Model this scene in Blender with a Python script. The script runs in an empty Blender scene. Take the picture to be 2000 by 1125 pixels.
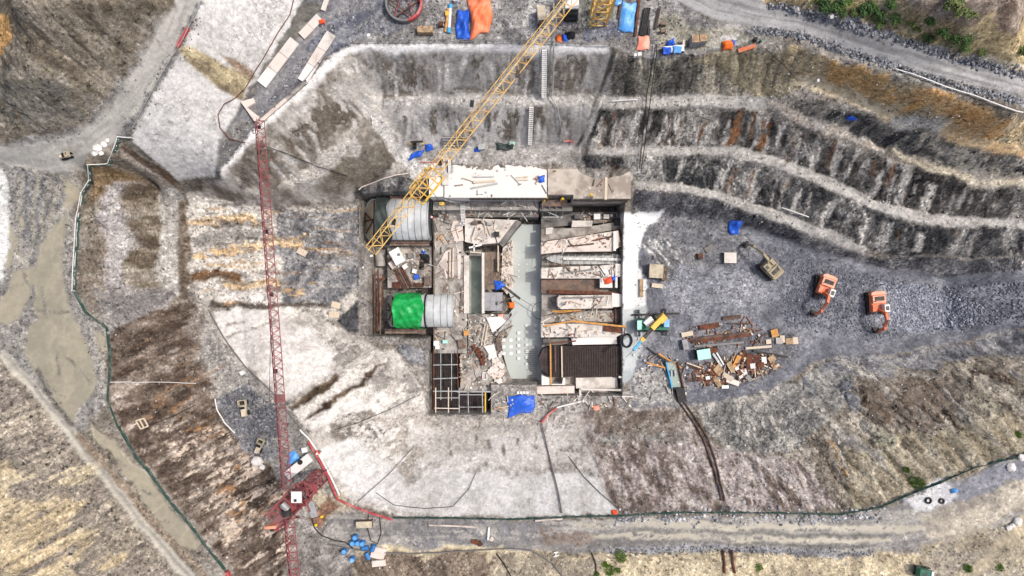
import bpy, bmesh, math, random
import numpy as np
from mathutils import Vector, Matrix
random.seed(7)
S = bpy.context.scene
C = S.collection
# ---------------------------------------------------------------- camera
CAMZ, F, CX, CY = 107.0, 1337.5, 1000.0, 562.5     # drone height above the pit floor, focal length in photo pixels
cam = bpy.data.cameras.new('camera'); cam.sensor_width = 36.0; cam.lens = 36.0*F/2000.0
cam.clip_start = 1.0; cam.clip_end = 9000.0
camo = bpy.data.objects.new('camera', cam); camo.location = (0, 0, CAMZ); C.objects.link(camo); S.camera = camo
# ---------------------------------------------------------------- sky, sun, exposure
SUN_EL, SUN_AZ = math.radians(60), math.radians(76)        # azimuth clockwise from +Y
w = bpy.data.worlds.new('World'); S.world = w; w.use_nodes = True
nt = w.node_tree; sky = nt.nodes.new('ShaderNodeTexSky'); sky.sky_type = 'NISHITA'; sky.sun_disc = False
sky.sun_elevation = SUN_EL; sky.sun_rotation = SUN_AZ; sky.air_density = 1.0; sky.dust_density = 6.0
nt.links.new(sky.outputs[0], nt.nodes['Background'].inputs[0]); nt.nodes['Background'].inputs[1].default_value = 0.15
sl = bpy.data.lights.new('sun', 'SUN'); sl.energy = 2.25; sl.angle = math.radians(1.4); sl.color = (1.0, 0.95, 0.88)
so = bpy.data.objects.new('sun', sl); C.objects.link(so); so.location = (60, 30, 140)
sd = Vector((math.sin(SUN_AZ)*math.cos(SUN_EL), math.cos(SUN_AZ)*math.cos(SUN_EL), math.sin(SUN_EL)))
so.rotation_euler = sd.to_track_quat('Z', 'Y').to_euler()
S.view_settings.view_transform = 'Standard'; S.view_settings.look = 'None'
S.view_settings.exposure = -0.03; S.view_settings.gamma = 1.0
S.render.engine = 'CYCLES'
# ---------------------------------------------------------------- small helpers
def lin(c):
    out = []
    for v in c:
        v = v/255.0
        out.append(v/12.92 if v <= 0.04045 else ((v+0.055)/1.055)**2.4)
    return out
def W(px, py, z=0.0):
    d = (CAMZ-z)/F
    return Vector(((px-CX)*d, (CY-py)*d, z))
def M_(z=0.0): return (CAMZ-z)/F        # metres per photo pixel at a height
# ---------------------------------------------------------------- noise
_rng = np.random.RandomState(11)
_T = _rng.rand(8, 256, 256).astype(np.float32)
def vn(x, y, s=0):
    t = _T[s % 8]; ix = np.floor(x).astype(np.int64); iy = np.floor(y).astype(np.int64)
    fx = (x-ix).astype(np.float32); fy = (y-iy).astype(np.float32)
    fx = fx*fx*(3-2*fx); fy = fy*fy*(3-2*fy)
    ix += s*37; iy += s*91
    a = t[iy & 255, ix & 255]; b = t[iy & 255, (ix+1) & 255]; c = t[(iy+1) & 255, ix & 255]; d = t[(iy+1) & 255, (ix+1) & 255]
    return (a+(b-a)*fx)*(1-fy)+(c+(d-c)*fx)*fy
def fbm(x, y, o=4, s=0, g=0.5):
    r = 0; a = 1.0; tot = 0
    for i in range(o):
        r = r+a*vn(x*(2.03**i)+i*17.3, y*(2.03**i)-i*9.1, s+i); tot += a; a *= g
    return r/tot
def eq(n):       # spread a noise field towards an even 0..1 distribution
    return 0.5+0.5*np.tanh((n-0.5)*7.5)
# ---------------------------------------------------------------- terrain heights: crest and toe lines (photo px, py, height)
LINES = [
 # north yard crest
 [(640,105,20),(680,92,20),(900,90,20),(1190,92,20),(1205,112,20),(1300,118,20),(1400,100,20),(1480,88,21),(1560,92,22),(1700,140,23),(1850,186,24),(2000,232,24)],
 [(690,0,20),(1300,0,20.3)],[(700,60,20),(1300,60,20)],[(1300,80,20.2),(1440,75,20.6)],
 [(735,182,13),(800,184,13),(1000,184,13),(1165,184,13),(1200,190,13.5),(1380,186,14),(1470,178,15),(1540,152,17),(1620,168,17.3),(1740,222,17.3),(1800,248,17.3),(1900,272,17.2),(2000,292,17)],
 [(745,206,12.7),(1000,207,12.7),(1160,209,12.8),(1200,210,13.3),(1480,210,13.5),(1530,196,15.5),(1600,196,16.8),(1740,240,16.8),(1820,268,16.6),(2000,305,16.4)],
 [(1540,220,13.6),(1640,252,13),(1700,272,12.6),(1740,290,12.6),(1830,320,12.6),(2000,352,12.6)],
 [(1480,213,13.4),(1560,240,13),(1650,276,12.5),(1730,308,12.4),(1820,338,12.2),(1900,364,12.1),(2000,372,12)],
 [(800,286,6),(1000,286,6),(1130,286,6.2),(1160,290,8),(1440,288,8),(1520,308,8),(1640,358,8),(1700,390,8),(1860,425,8),(2000,430,8)],
 [(800,312,5.8),(1000,318,5.6),(1130,316,5.6)],
 [(1150,303,7.8),(1430,304,7.8),(1500,324,7.8),(1640,379,7.8),(1700,409,7.8),(1850,448,7.8),(2000,444,7.8)],
 [(1240,356,4),(1330,358,4),(1400,376,4),(1500,406,4),(1600,445,4),(1680,478,3.2)],
 [(1240,372,3.9),(1330,374,3.9),(1400,394,3.9),(1500,427,3.8),(1600,465,3.3),(1680,494,2.4)],
 # north-west spur
 [(680,95,20),(600,172,19.6),(510,242,19.2),(430,342,18.5)],
 [(640,90,20),(590,160,19.7),(505,228,19.3),(424,332,18.5)],
 [(735,184,13),(690,240,12.6),(640,292,12),(560,345,11.6),(470,385,11)],
 [(750,206,12.6),(705,262,12),(650,312,11.4),(570,362,11),(490,392,10)],
 [(800,300,6),(780,340,5),(720,362,3),(690,396,0.6)],
 [(690,400,0.5),(620,402,3),(560,404,5),(470,396,8.5),(380,382,10)],
 [(590,0,20.5),(530,110,20),(470,200,19.5),(420,334,18.5)],
 [(405,0,27),(365,85,26.4),(302,182,25.2),(264,250,24.2)],[(392,0,27.1),(355,85,26.5),(292,182,25.3),(250,252,24.2)],
 [(262,278,23.2),(350,353,14.5),(380,376,11)],[(420,342,17.8),(385,362,13)],
 [(340,0,27.2),(280,110,26.4),(240,170,25.5),(200,220,24.8),(150,255,24.3),(90,275,24.1),(0,287,24)],
 [(325,0,28),(265,110,27.2),(225,170,26.4),(185,215,25.8),(140,245,25.4),(80,262,25.2),(0,272,25)],
 [(215,300,23.4),(150,338,22.4),(0,322,22.6)],
 [(0,0,37),(150,0,35),(300,0,30)],[(0,150,32),(100,150,32)],
 [(0,400,22),(140,400,22)],[(0,570,21.2),(140,570,21.2)],[(0,690,21),(100,700,20.8),(215,650,20.6)],
 [(160,330,21.9),(152,430,21.8),(148,570,21),(205,640,20.5),(212,780,20),(265,895,19),(355,1010,18),(445,1120,17.5)],
 [(172,330,21.2),(166,430,21.2),(160,565,20.6),(222,640,20),(228,780,19.5),(280,890,18.5),(370,1005,17.5),(460,1110,17)],
 [(0,700,21.2),(130,845,20.2),(250,1000,19),(355,1125,18)],
 [(0,725,22.5),(115,865,21.5),(220,1000,20.5),(320,1125,19.5)],
 [(0,920,27.5),(0,1125,32)],[(120,1040,26),(150,1125,28)],
 [(198,345,17.2),(198,560,17.2)],[(250,335,16.6),(250,570,16.6)],[(310,350,10.6),(310,560,10.8)],[(358,390,10),(358,585,10)],
 [(540,404,4.2),(540,500,4),(540,590,4.4)],[(700,410,-0.2),(700,645,0)],
 [(360,592,10.2),(396,660,10),(422,770,10),(452,842,10),(512,892,10.2),(562,952,11),(610,1010,11.6),(600,1125,12.5)],
 [(402,622,10),(442,682,10),(532,762,10),(576,800,10),(612,870,10.5),(652,950,11),(702,988,11.6),(800,1010,12),(1000,1014,12),(1200,1010,12),(1640,1005,12),(1750,987,12.5),(1850,942,13),(2000,884,14)],
 [(415,606,9.6),(470,690,9.2),(560,770,9.2),(600,800,9.3),(640,870,9.8),(690,955,10.5),(800,1000,11.2),(1000,1004,11.3),(1200,1000,11.3)],
 [(640,640,4.4),(650,720,5.2),(700,820,6.2),(770,908,6.3),(1000,906,5.8),(1150,910,5.8)],
 [(850,815,0.4),(1000,818,0.3),(1100,804,0.2),(1240,790,0.2)],[(705,662,0.2),(770,690,1),(830,760,0.4),(838,812,0.4)],
 [(700,1078,12),(1000,1078,12),(1700,1078,12.6),(1850,1060,13),(2000,1015,14)],
 [(640,1040,11.8),(640,1100,12)],[(720,1090,12.4),(1000,1092,13),(1700,1092,13.5)],[(760,1125,13.2),(1500,1125,14),(1800,1125,14)],[(1900,1110,15),(2000,1060,15.5)],
 [(1310,0,20.5),(1400,40,20.9),(1470,58,21.4),(1560,66,22),(1700,116,23),(1850,158,24),(2000,194,24)],
 [(1490,0,22),(1560,25,22.5),(1700,62,23.2),(1850,106,24),(2000,150,24.2)],
 [(1520,0,23),(1620,22,24.4),(1700,48,25),(1850,90,25.8),(2000,116,26)],[(1800,0,30),(2000,0,32)],[(2000,60,29.5),(1850,40,29)],
 [(1600,702,0.6),(1700,692,1),(1850,668,2),(2000,640,4)],[(1340,792,0.2),(1500,764,0.2),(1590,720,0.3)],
 [(1600,850,6.5),(1800,800,8),(2000,760,9.5)],[(2000,525,3)],[(2000,480,5)],
]
FLATS = [(0.0, [(1236,416),(1340,422),(1430,438),(1600,490),(1750,528),(1850,540),(1850,640),(1750,662),(1600,692),(1400,760),(1236,780)]),
         (0.0, [(850,770),(1236,770),(1236,780),(1100,796),(1000,808),(850,808)])]
DEEP = [(-6.2, [(838,392),(1212,392),(1212,770),(1052,770),(1052,750),(955,750),(955,806),(838,806),(838,690),(842,600)]),
        (-3.6, [(706,384),(842,384),(850,660),(722,652),(722,480),(706,470)])]
gs = 0.36
gx = np.arange(-130, 140.01, gs); gy = np.arange(-100, 100.01, gs)
GZ = np.full((len(gy), len(gx)), np.nan)
def put(x, y, z):
    i = int(round((x-gx[0])/gs)); j = int(round((y-gy[0])/gs))
    if 0 <= i < len(gx) and 0 <= j < len(gy): GZ[j, i] = z
for L in LINES:
    P = [W(*p) for p in L]
    if len(P) == 1: put(*P[0])
    for a, b in zip(P, P[1:]):
        n = int((b-a).length/0.2)+2
        for k in range(n+1):
            q = a.lerp(b, k/n); put(q.x, q.y, q.z)
GZ[:, 0] = 27; GZ[:, -1] = 24; GZ[0, :] = 24; GZ[-1, :] = 26
def inpoly(X, Y, poly):
    x1 = np.asarray([p[0] for p in poly]); y1 = np.asarray([p[1] for p in poly])
    r = np.zeros(X.shape, bool); n = len(poly); j = n-1
    for i in range(n):
        if y1[i] != y1[j]:
            c = (y1[i] > Y) != (y1[j] > Y)
            r ^= c & (X < (x1[j]-x1[i])*(Y-y1[i])/(y1[j]-y1[i])+x1[i])
        j = i
    return r
GXX, GYY = np.meshgrid(gx, gy)
for z, poly in FLATS:
    m = inpoly(GXX, GYY, [W(p[0], p[1], z)[:2] for p in poly]); GZ[m] = z
def solve(Z, lev=6):
    fix = ~np.isnan(Z)
    if lev == 0 or min(Z.shape) < 12:
        g = np.where(fix, Z, np.nanmean(Z))
    else:
        h, w_ = (Z.shape[0]+1)//2, (Z.shape[1]+1)//2
        pad = np.full((h*2, w_*2), np.nan); pad[:Z.shape[0], :Z.shape[1]] = Z
        blk = pad.reshape(h, 2, w_, 2).transpose(0, 2, 1, 3).reshape(h, w_, 4)
        cnt = (~np.isnan(blk)).sum(2); s = np.nansum(blk, 2)
        g = solve(np.where(cnt > 0, s/np.maximum(cnt, 1), np.nan), lev-1)
        g = np.repeat(np.repeat(g, 2, 0), 2, 1)[:Z.shape[0], :Z.shape[1]]
        g = np.where(fix, Z, g)
    for _ in range(60):
        p = np.pad(g, 1, mode='edge')
        a = 0.25*(p[:-2, 1:-1]+p[2:, 1:-1]+p[1:-1, :-2]+p[1:-1, 2:])
        g = np.where(fix, Z, a)
    return g
GZ = solve(GZ)
for _ in range(2):
    p_ = np.pad(GZ, 1, mode='edge'); GZ = (p_[1:-1, 1:-1]*4+2*(p_[:-2, 1:-1]+p_[2:, 1:-1]+p_[1:-1, :-2]+p_[1:-1, 2:])+p_[:-2, :-2]+p_[2:, 2:]+p_[:-2, 2:]+p_[2:, :-2])/16
for z, poly in DEEP:
    m = inpoly(GXX, GYY, [W(p[0], p[1], 0)[:2] for p in poly]); GZ[m] = z
def hz(x, y):
    x = np.asarray(x, float); y = np.asarray(y, float)
    u = np.clip((x-gx[0])/gs, 0, len(gx)-1.001); v = np.clip((y-gy[0])/gs, 0, len(gy)-1.001)
    i = u.astype(int); j = v.astype(int); fx = u-i; fy = v-j
    return (GZ[j, i]*(1-fx)+GZ[j, i+1]*fx)*(1-fy)+(GZ[j+1, i]*(1-fx)+GZ[j+1, i+1]*fx)*fy
_ZS = np.arange(42.0, -8.05, -0.1)
def GA(pts):                     # the ground points seen at photo pixels
    p = np.asarray(pts, float); d = (CAMZ-_ZS)/F
    x = (p[:, 0:1]-CX)*d[None]; y = (CY-p[:, 1:2])*d[None]
    hit = hz(x, y) >= _ZS[None]; k = np.where(hit.any(1), hit.argmax(1), len(_ZS)-1); r = np.arange(len(p))
    return np.stack([x[r, k], y[r, k], _ZS[k]], -1)
def G(px, py, dz=0.0):
    q = GA([(px, py)])[0]; return Vector((q[0], q[1], q[2]+dz))
def axis(lo, hi, s, far):
    c = list(np.arange(lo, hi, s)); st = s
    while c[-1] < far: st *= 1.22; c.append(c[-1]+st)
    st = s
    while c[0] > -far: st *= 1.22; c.insert(0, c[0]-st)
    return np.array(c)
ax = axis(-74, 84, 0.135, 2500); ay = axis(-44, 41, 0.135, 2500)
NX, NY = len(ax), len(ay)
VX, VY = np.meshgrid(ax, ay)
VZ = hz(VX, VY)
COL = np.zeros((NY, NX, 3), np.float32); AMP = np.full((NY, NX), 0.25, np.float32); GRIT = np.full((NY, NX), 0.8, np.float32); ZON = np.zeros((NY, NX), np.int8); DISP = np.zeros((NY, NX), np.float32)
WX = (fbm(VX/3.0, VY/3.0, 4, 1, 0.55)-0.5)*3.4
WY = (fbm(VX/3.0+50, VY/3.0, 4, 3, 0.55)-0.5)*3.4
BX = (fbm(VX/9.0, VY/9.0+7, 2, 2)-0.5)*2; BY = (fbm(VX/9.0+31, VY/9.0, 2, 5)-0.5)*2
JIT = vn(VX/0.3, VY/0.3, 2)-0.5
SPK = vn(VX/0.2, VY/0.2, 5)*0.55+vn(VX/0.42, VY/0.42, 6)*0.45
def cells(x, y, s):               # cellular noise: random value of the nearest cell, and how near a border it is
    t1, t2, t3 = _T[s % 8], _T[(s+1) % 8], _T[(s+2) % 8]
    ix = np.floor(x).astype(np.int32); iy = np.floor(y).astype(np.int32)
    d1 = np.full(x.shape, 9.0, np.float32); d2 = d1.copy(); v = np.zeros(x.shape, np.float32)
    for a in (-1, 0, 1):
        for b in (-1, 0, 1):
            jx = (ix+a) & 255; jy = (iy+b) & 255
            d = ((ix+a+t1[jy, jx]-x)**2+(iy+b+t2[jy, jx]-y)**2).astype(np.float32)
            n = d < d1; d2 = np.where(n, d1, np.minimum(d2, d)); v = np.where(n, t3[jy, jx], v); d1 = np.where(n, d, d1)
    return v, np.sqrt(d2)-np.sqrt(d1)
CV1, CE1 = cells((VX+0.35*WX)/1.5, (VY+0.35*WY)/1.5, 0)
CV2, CE2 = cells((VX+0.2*WX)/0.55+40, (VY+0.2*WY)/0.55, 3)
CV3, CE3 = cells(VX/0.31+9, VY/0.31+70, 5)
WN = _rng.rand(NY, NX).astype(np.float32)-0.5
BLK = CV1*0.45+CV2*0.3+CV3*0.25-0.5
def skew(v): return np.where(v > 0.9, (v-0.9)*10*1.5, np.where(v < 0.14, (v-0.14)*6, (v-0.52)*0.45))
MODU = np.clip((fbm(VX/4.5, VY/4.5, 3, 7)-0.5)*4+0.6, 0.15, 1.4)
TINT = (skew(CV3)*0.75+skew(CV2)*0.6)*MODU+(CV1-0.5)*0.2+WN*0.35
CRK = np.zeros((NY, NX), np.float32)
ZN = ['terrain', 'haul_road', 'mud_pool', 'shotcrete_slope', 'pit_floor', 'site_yard', 'muddy_track']
def fbmA(u, v, L, T, o, s, g=0.6):        # streaks that turn into even grain at the small scales
    r = 0; a = 1.0; tot = 0; q = L/T
    for i in range(o):
        t_ = T/(2.03**i); l_ = t_*(1+(q-1)*0.42**i)
        r = r+a*vn(u/l_+i*17.3, v/t_-i*9.1, s+i); tot += a; a *= g
    return r/tot
def dens(poly, st=25):
    o = []
    for a, b in zip(poly, poly[1:]+poly[:1]):
        n = max(1, int(math.hypot(b[0]-a[0], b[1]-a[1])/st))
        for k in range(n): o.append((a[0]+(b[0]-a[0])*k/n, a[1]+(b[1]-a[1])*k/n))
    return o
def blur(m, r):
    for ax_ in (0, 1):
        c = np.cumsum(np.pad(m, [(r+1, r) if i == ax_ else (0, 0) for i in (0, 1)], mode='edge'), axis=ax_); n = m.shape[ax_]
        m = (np.take(c, np.arange(2*r+1, 2*r+1+n), ax_)-np.take(c, np.arange(0, n), ax_))/(2*r+1)
    return m
def paint(poly, cols, ang=0, L=3.0, T=3.0, k=1.0, warp=0.8, fine=0.3, amp=None, zone=None, seed=0, op=1.0, thr=None, spk=0.35, soft=1, blk=0.0, path=None, grit=None, iso=None):
    """poly in photo pixels, laid on the ground; cols = colours met along the noise; ang = streak direction; L, T = streak length and thickness in metres"""
    if poly is None:
        sl_ = (slice(0, NY), slice(0, NX)); m = np.ones((NY, NX), np.float32)
    else:
        wp = GA(dens(poly)); xs = wp[:, 0]; ys = wp[:, 1]; mg = warp*1.8+1.0
        i0, i1 = np.searchsorted(ax, [min(xs)-mg, max(xs)+mg]); j0, j1 = np.searchsorted(ay, [min(ys)-mg, max(ys)+mg])
        sl_ = (slice(j0, j1), slice(i0, i1)); jt = JIT[sl_]*(0.08+0.22*warp)+BLK[sl_]*(0.1+0.5*warp)
        m = inpoly(VX[sl_]+WX[sl_]*warp*0.8+jt, VY[sl_]+WY[sl_]*warp*0.8-jt, wp[:, :2]).astype(np.float32)
        if not m.any(): return
        if soft and min(m.shape) > 2*soft+2: m = blur(m, soft)
    X = VX[sl_]; Y = VY[sl_]
    a = math.radians(ang); bw = min(1.0, T*0.6)
    Xw = X+BX[sl_]*1.6*bw+WX[sl_]*0.3*bw; Yw = Y+BY[sl_]*1.6*bw+WY[sl_]*0.3*bw
    u = (Xw*math.cos(a)+Yw*math.sin(a)); v = (-Xw*math.sin(a)+Yw*math.cos(a))
    if path is not None:
        wpth = GA(dens(path, 12)[:-1] if path[0] == path[-1] else dens(path, 12)[:-max(1, int(math.hypot(path[0][0]-path[-1][0], path[0][1]-path[-1][1])/12))]); wpth = wpth[:, :2]
        bd = np.full(X.shape, 1e9); u = np.zeros(X.shape); v = np.zeros(X.shape); acc = 0.0
        for (x1, y1), (x2, y2) in zip(wpth[:-1], wpth[1:]):
            dx, dy = x2-x1, y2-y1; ln = math.hypot(dx, dy)
            if ln < 1e-6: continue
            tt = ((X-x1)*dx+(Y-y1)*dy)/ln; tc = np.clip(tt, 0, ln); px_ = X-x1-dx/ln*tc; py_ = Y-y1-dy/ln*tc; dd = px_**2+py_**2
            k_ = dd < bd; bd[k_] = dd[k_]; u[k_] = (acc+tc)[k_]; v[k_] = (((X-x1)*dy-(Y-y1)*dx)/ln)[k_]; acc += ln
        v = v+WX[sl_]*0.08
    mx_ = (0.78 if path is not None else 0.6) if iso is None else 1-iso
    n = mx_*(fbm(u/L, v/T, 5, seed, 0.65) if path is not None else fbmA(u, v, L, T*1.5, 5, seed, 0.62))+(1-mx_)*fbm(X/max(1.8, T*3)+3, Y/max(1.8, T*3), 6, seed+2, 0.68)
    t = np.clip(0.5+0.5*np.tanh((n-0.5)*13*k), 0, 1)
    ft = 0.6*eq(fbm(X/0.8, Y/0.8, 3, seed+3, 0.7))+0.4*eq(fbm(X/2.2, Y/2.2, 4, seed+4, 0.65))
    t = np.clip(t*(1-fine)+fine*ft+blk*BLK[sl_]*0.6, 0, 1)
    if thr is not None: m = m*np.clip((n+0.16*(SPK[sl_]-0.5)+0.10*BLK[sl_]-thr)*26+0.5, 0, 1)
    c = np.array([lin(q) for q in cols], np.float32); c = c*np.interp(c.mean(1), [0, .45, .65, .8], [1, 1, .88, .84])[:, None].astype(np.float32); q = t*(len(cols)-1); i = np.clip(q.astype(int), 0, len(cols)-2); f = (q-i)[..., None]
    cc = c[i]*(1-f)+c[i+1]*f
    crack = 0
    if blk:
        cn = fbm(u/(L*0.8)+11, v/(T*1.2), 4, seed+1, 0.6); c2 = fbm(X/2.6, Y/2.6+5, 4, seed+6, 0.6)
        crack = np.maximum(np.clip(1-np.abs(cn-0.5)*34, 0, 1), np.clip(1-np.abs(c2-0.5)*46, 0, 1))*np.clip(MODU[sl_]*1.2, 0, 1)
    cc = cc*np.clip(1+spk*(TINT[sl_]*0.75+(SPK[sl_]-0.5)*0.6*MODU[sl_]), 0.35, 2.0)[..., None]
    w_ = (m*op)[..., None]
    COL[sl_] = COL[sl_]*(1-w_)+cc*w_
    gr = min(1.0, spk*2.3) if grit is None else grit
    GRIT[sl_] = GRIT[sl_]*(1-m*op)+gr*m*op
    if amp is not None:
        mm = m*op if thr is None else m*op
        dn = (fbmA(u, v, L*0.9, T*1.8, 2, seed+5, 0.45)-0.5)*1.5+(fbm(X/2.2, Y/2.2, 2, seed+7, 0.5)-0.5)*1.1+(CV1[sl_]-0.5)*(0.55 if blk else 0.1)-crack*0.45
        AMP[sl_] = AMP[sl_]*(1-mm)+amp*mm
        DISP[sl_] = DISP[sl_]*(1-mm)+dn*amp*mm
    if zone is not None: ZON[sl_][m > 0.5] = zone
def gully(poly, ang, depth, L, T, seed, sharp=1.5):       # erosion channels cut down a slope
    wp_ = GA(dens(poly)); i0, i1 = np.searchsorted(ax, [wp_[:, 0].min()-2, wp_[:, 0].max()+2]); j0, j1 = np.searchsorted(ay, [wp_[:, 1].min()-2, wp_[:, 1].max()+2]); sl_ = (slice(j0, j1), slice(i0, i1))
    m = inpoly(VX[sl_]+WX[sl_], VY[sl_]+WY[sl_], wp_[:, :2]).astype(np.float32)
    if min(m.shape) < 30: return
    m = blur(m, 7); a = math.radians(ang); X = VX[sl_]+BX[sl_]*1.5+WX[sl_]*.35; Y = VY[sl_]+BY[sl_]*1.5+WY[sl_]*.35
    u = X*math.cos(a)+Y*math.sin(a); v = -X*math.sin(a)+Y*math.cos(a)
    n = fbmA(u, v, L, T*1.2, 2, seed, 0.4); r = (1-np.abs(2*n-1))**(sharp*2.5); n2 = fbmA(u+40, v+9, L*.5, T*.7, 2, seed+3, 0.4); r2 = (1-np.abs(2*n2-1))**(sharp*3)
    DISP[sl_] += -depth*(r+.5*r2)*m*np.clip(AMP[sl_]*4-.3, 0, 1)
def band(pts, wpx, **kw):          # a strip of given width in pixels along a polyline
    l, r = [], []
    for i, p in enumerate(pts):
        a = pts[max(0, i-1)]; b = pts[min(len(pts)-1, i+1)]
        dx, dy = b[0]-a[0], b[1]-a[1]; n = math.hypot(dx, dy) or 1
        ww = wpx if not isinstance(wpx, (list, tuple)) else wpx[i]
        l.append((p[0]-dy/n*ww/2, p[1]+dx/n*ww/2)); r.append((p[0]+dy/n*ww/2, p[1]-dx/n*ww/2))
    paint(l+r[::-1], **kw)
# ---------------------------------------------------------------- ground covers
X0, X1, Y0, Y1 = -180, 2180, -150, 1290
paint(None, [(96,90,82),(128,122,114),(160,156,150)], L=6, T=4, amp=0.35, seed=1)
# -- north-west hill and road
paint([(X0,Y0),(345,Y0),(340,0),(215,180),(180,240),(120,265),(0,285),(X0,290)], [(74,68,60),(100,93,82),(122,115,104),(142,135,124)], ang=-55, L=7, T=1.4, amp=0.3, seed=2)
paint([(X0,110),(60,120),(110,130),(190,190),(170,240),(0,280),(X0,285)], [(70,68,60),(104,101,95),(128,124,116),(120,112,96)], L=3, T=2, amp=0.3, seed=3, thr=0.42)
paint([(X0,20),(0,20),(22,45),(28,78),(0,90),(X0,90)], [(196,152,96),(176,140,92),(140,116,84)], warp=1.2, seed=4)
paint([(X0,283),(0,283),(90,275),(150,255),(200,220),(240,170),(280,110),(342,0),(345,Y0),(410,Y0),(402,0),(368,70),(322,150),(265,240),(225,296),(150,338),(40,332),(0,318),(X0,318)],
      [(146,145,141),(160,158,153),(172,170,165)], path=[(372,-150),(372,0),(325,110),(262,210),(180,276),(80,300),(-180,303)], L=16, T=0.5, warp=0.3, fine=0.15, amp=0.04, zone=1, seed=5, spk=0.1)
band([(372,40),(330,120),(262,215),(180,276),(80,300)], 7, cols=[(186,184,178),(170,168,163)], warp=0.4, seed=6, op=0.6, spk=0.1)
band([(350,60),(300,140),(240,210),(150,268)], 9, cols=[(150,150,147),(160,158,155)], warp=0.5, seed=7, op=0.7, spk=0.1)
band([(0,284),(90,276),(150,256),(200,221),(240,171),(282,110),(340,4)], 3.5, cols=[(84,82,80),(104,102,98)], warp=0.25, seed=8)
band([(395,10),(345,100),(290,195),(240,268)], 11, cols=[(84,84,86),(120,120,120),(140,138,136)], warp=0.6, L=1, T=1, seed=8, amp=0.15)
band([(0,281),(90,272),(150,250),(200,214),(240,165),(285,98)], 6, cols=[(70,66,64),(128,128,130),(170,170,172)], warp=0.5, L=0.8, T=0.8, seed=9, amp=0.25)
band([(258,0),(205,70),(200,110),(210,165)], 6, cols=[(150,146,138),(110,102,92)], warp=0.5, seed=9, op=0.7)
# -- west yard
paint([(X0,318),(0,320),(60,340),(150,338),(150,430),(146,575),(205,645),(212,790),(150,850),(0,700),(X0,620)], [(108,106,104),(130,128,125),(146,143,138),(162,158,150)], ang=80, L=6, T=1.2, amp=0.12, warp=0.4, zone=5, seed=10)
paint([(30,345),(130,345),(125,400),(75,470),(30,500),(25,420)], [(92,92,94),(114,114,116),(136,135,133)], ang=75, L=6, T=0.5, amp=0.15, seed=11)
for pts in ([(72,345),(66,400),(58,470),(50,520)], [(96,345),(90,400),(80,470)], [(114,342),(108,400),(100,440)], [(40,345),(36,420),(34,500)]):
    band(pts, 9, cols=[(150,146,134),(164,159,145)], warp=0.5, seed=12, op=0.75, spk=0.12, L=3, T=0.6, amp=0.02)
POOL = [(148,142,125),(158,152,134),(140,135,120)]
pk = dict(cols=POOL, ang=70, L=9, T=1.2, warp=0.45, fine=0.1, amp=0.0, zone=2, seed=12, spk=0.05)
paint([(136,418),(100,455),(78,482),(70,520),(45,530),(22,530),(20,560),(0,590),(X0,600),(X0,630),(15,632),(40,620),(48,605),(60,575),(68,562),(72,600),(80,620),(60,640),(45,690),(60,720),(95,755),(120,800),(140,828),(150,800),(185,765),(190,735),(180,700),(165,660),(150,630),(138,612),(133,580),(125,540),(125,480)], **pk)
paint([(125,340),(140,355),(146,400),(138,420),(130,400),(120,350)], **pk)
paint([(35,425),(48,420),(45,445),(36,452)], **pk); paint([(12,420),(28,470),(20,520),(10,530),(14,470)], **pk)
paint([(174,826),(228,868),(282,930),(340,1000),(392,1062),(382,1075),(350,1065),(308,1010),(258,945),(218,890),(180,850)], **pk)
paint([(188,640),(210,655),(214,690),(200,690),(188,665)], **pk)
for a, b in [((62,560),(70,590)),((48,535),(58,560)),((110,690),(118,730)),((160,720),(178,745)),((75,605),(135,610)),((84,560),(90,620)),((130,700),(150,715)),((230,900),(246,912)),((280,960),(300,970)),((320,1012),(332,1018))]:
    band([a, b], 4, cols=[(100,98,94),(125,122,116)], warp=0.35, amp=0.1, zone=5, seed=13)
for a, b, w_ in [((85,640),(110,760),3),((100,630),(128,745),3),((140,640),(165,730),3),((90,430),(80,470),3),((105,470),(98,560),2.5),((115,470),(110,570),2.5),((195,860),(360,1050),3),((30,560),(55,600),3)]:
    band([a, ((a[0]+b[0])/2+4, (a[1]+b[1])/2), b], w_, cols=[(150,145,130),(160,154,137)], warp=0.3, seed=14, op=0.7, spk=0.1)
paint([(X0,325),(0,330),(10,350),(16,420),(10,510),(0,545),(X0,545)], [(206,208,204),(226,226,224),(214,216,214)], warp=0.5, amp=0.05, seed=14, spk=0.15)
band([(0,690),(50,742),(130,835),(205,930),(265,1005),(330,1080),(375,1135),(430,1200)], 20, cols=[(166,162,152),(182,178,166),(160,157,150)], path=[(0,690),(50,742),(130,835),(205,930),(265,1005),(330,1080),(375,1135),(430,1200)], L=8, T=0.4, warp=0.2, amp=0.03, zone=6, seed=15, spk=0.12)
band([(5,690),(55,742),(135,838),(208,930),(268,1005),(330,1076),(375,1130)], 6, cols=[(120,118,114),(136,134,130)], warp=0.3, seed=16, op=0.8, spk=0.12)
band([(70,725),(105,785),(140,832)], 10, cols=[(72,70,66),(100,97,92),(120,116,108)], warp=0.5, amp=0.2, seed=17)
band([(150,845),(200,900),(260,970),(330,1050),(400,1125)], 15, cols=[(120,108,94),(136,124,110),(110,100,90)], warp=0.4, amp=0.15, seed=18)
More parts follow.
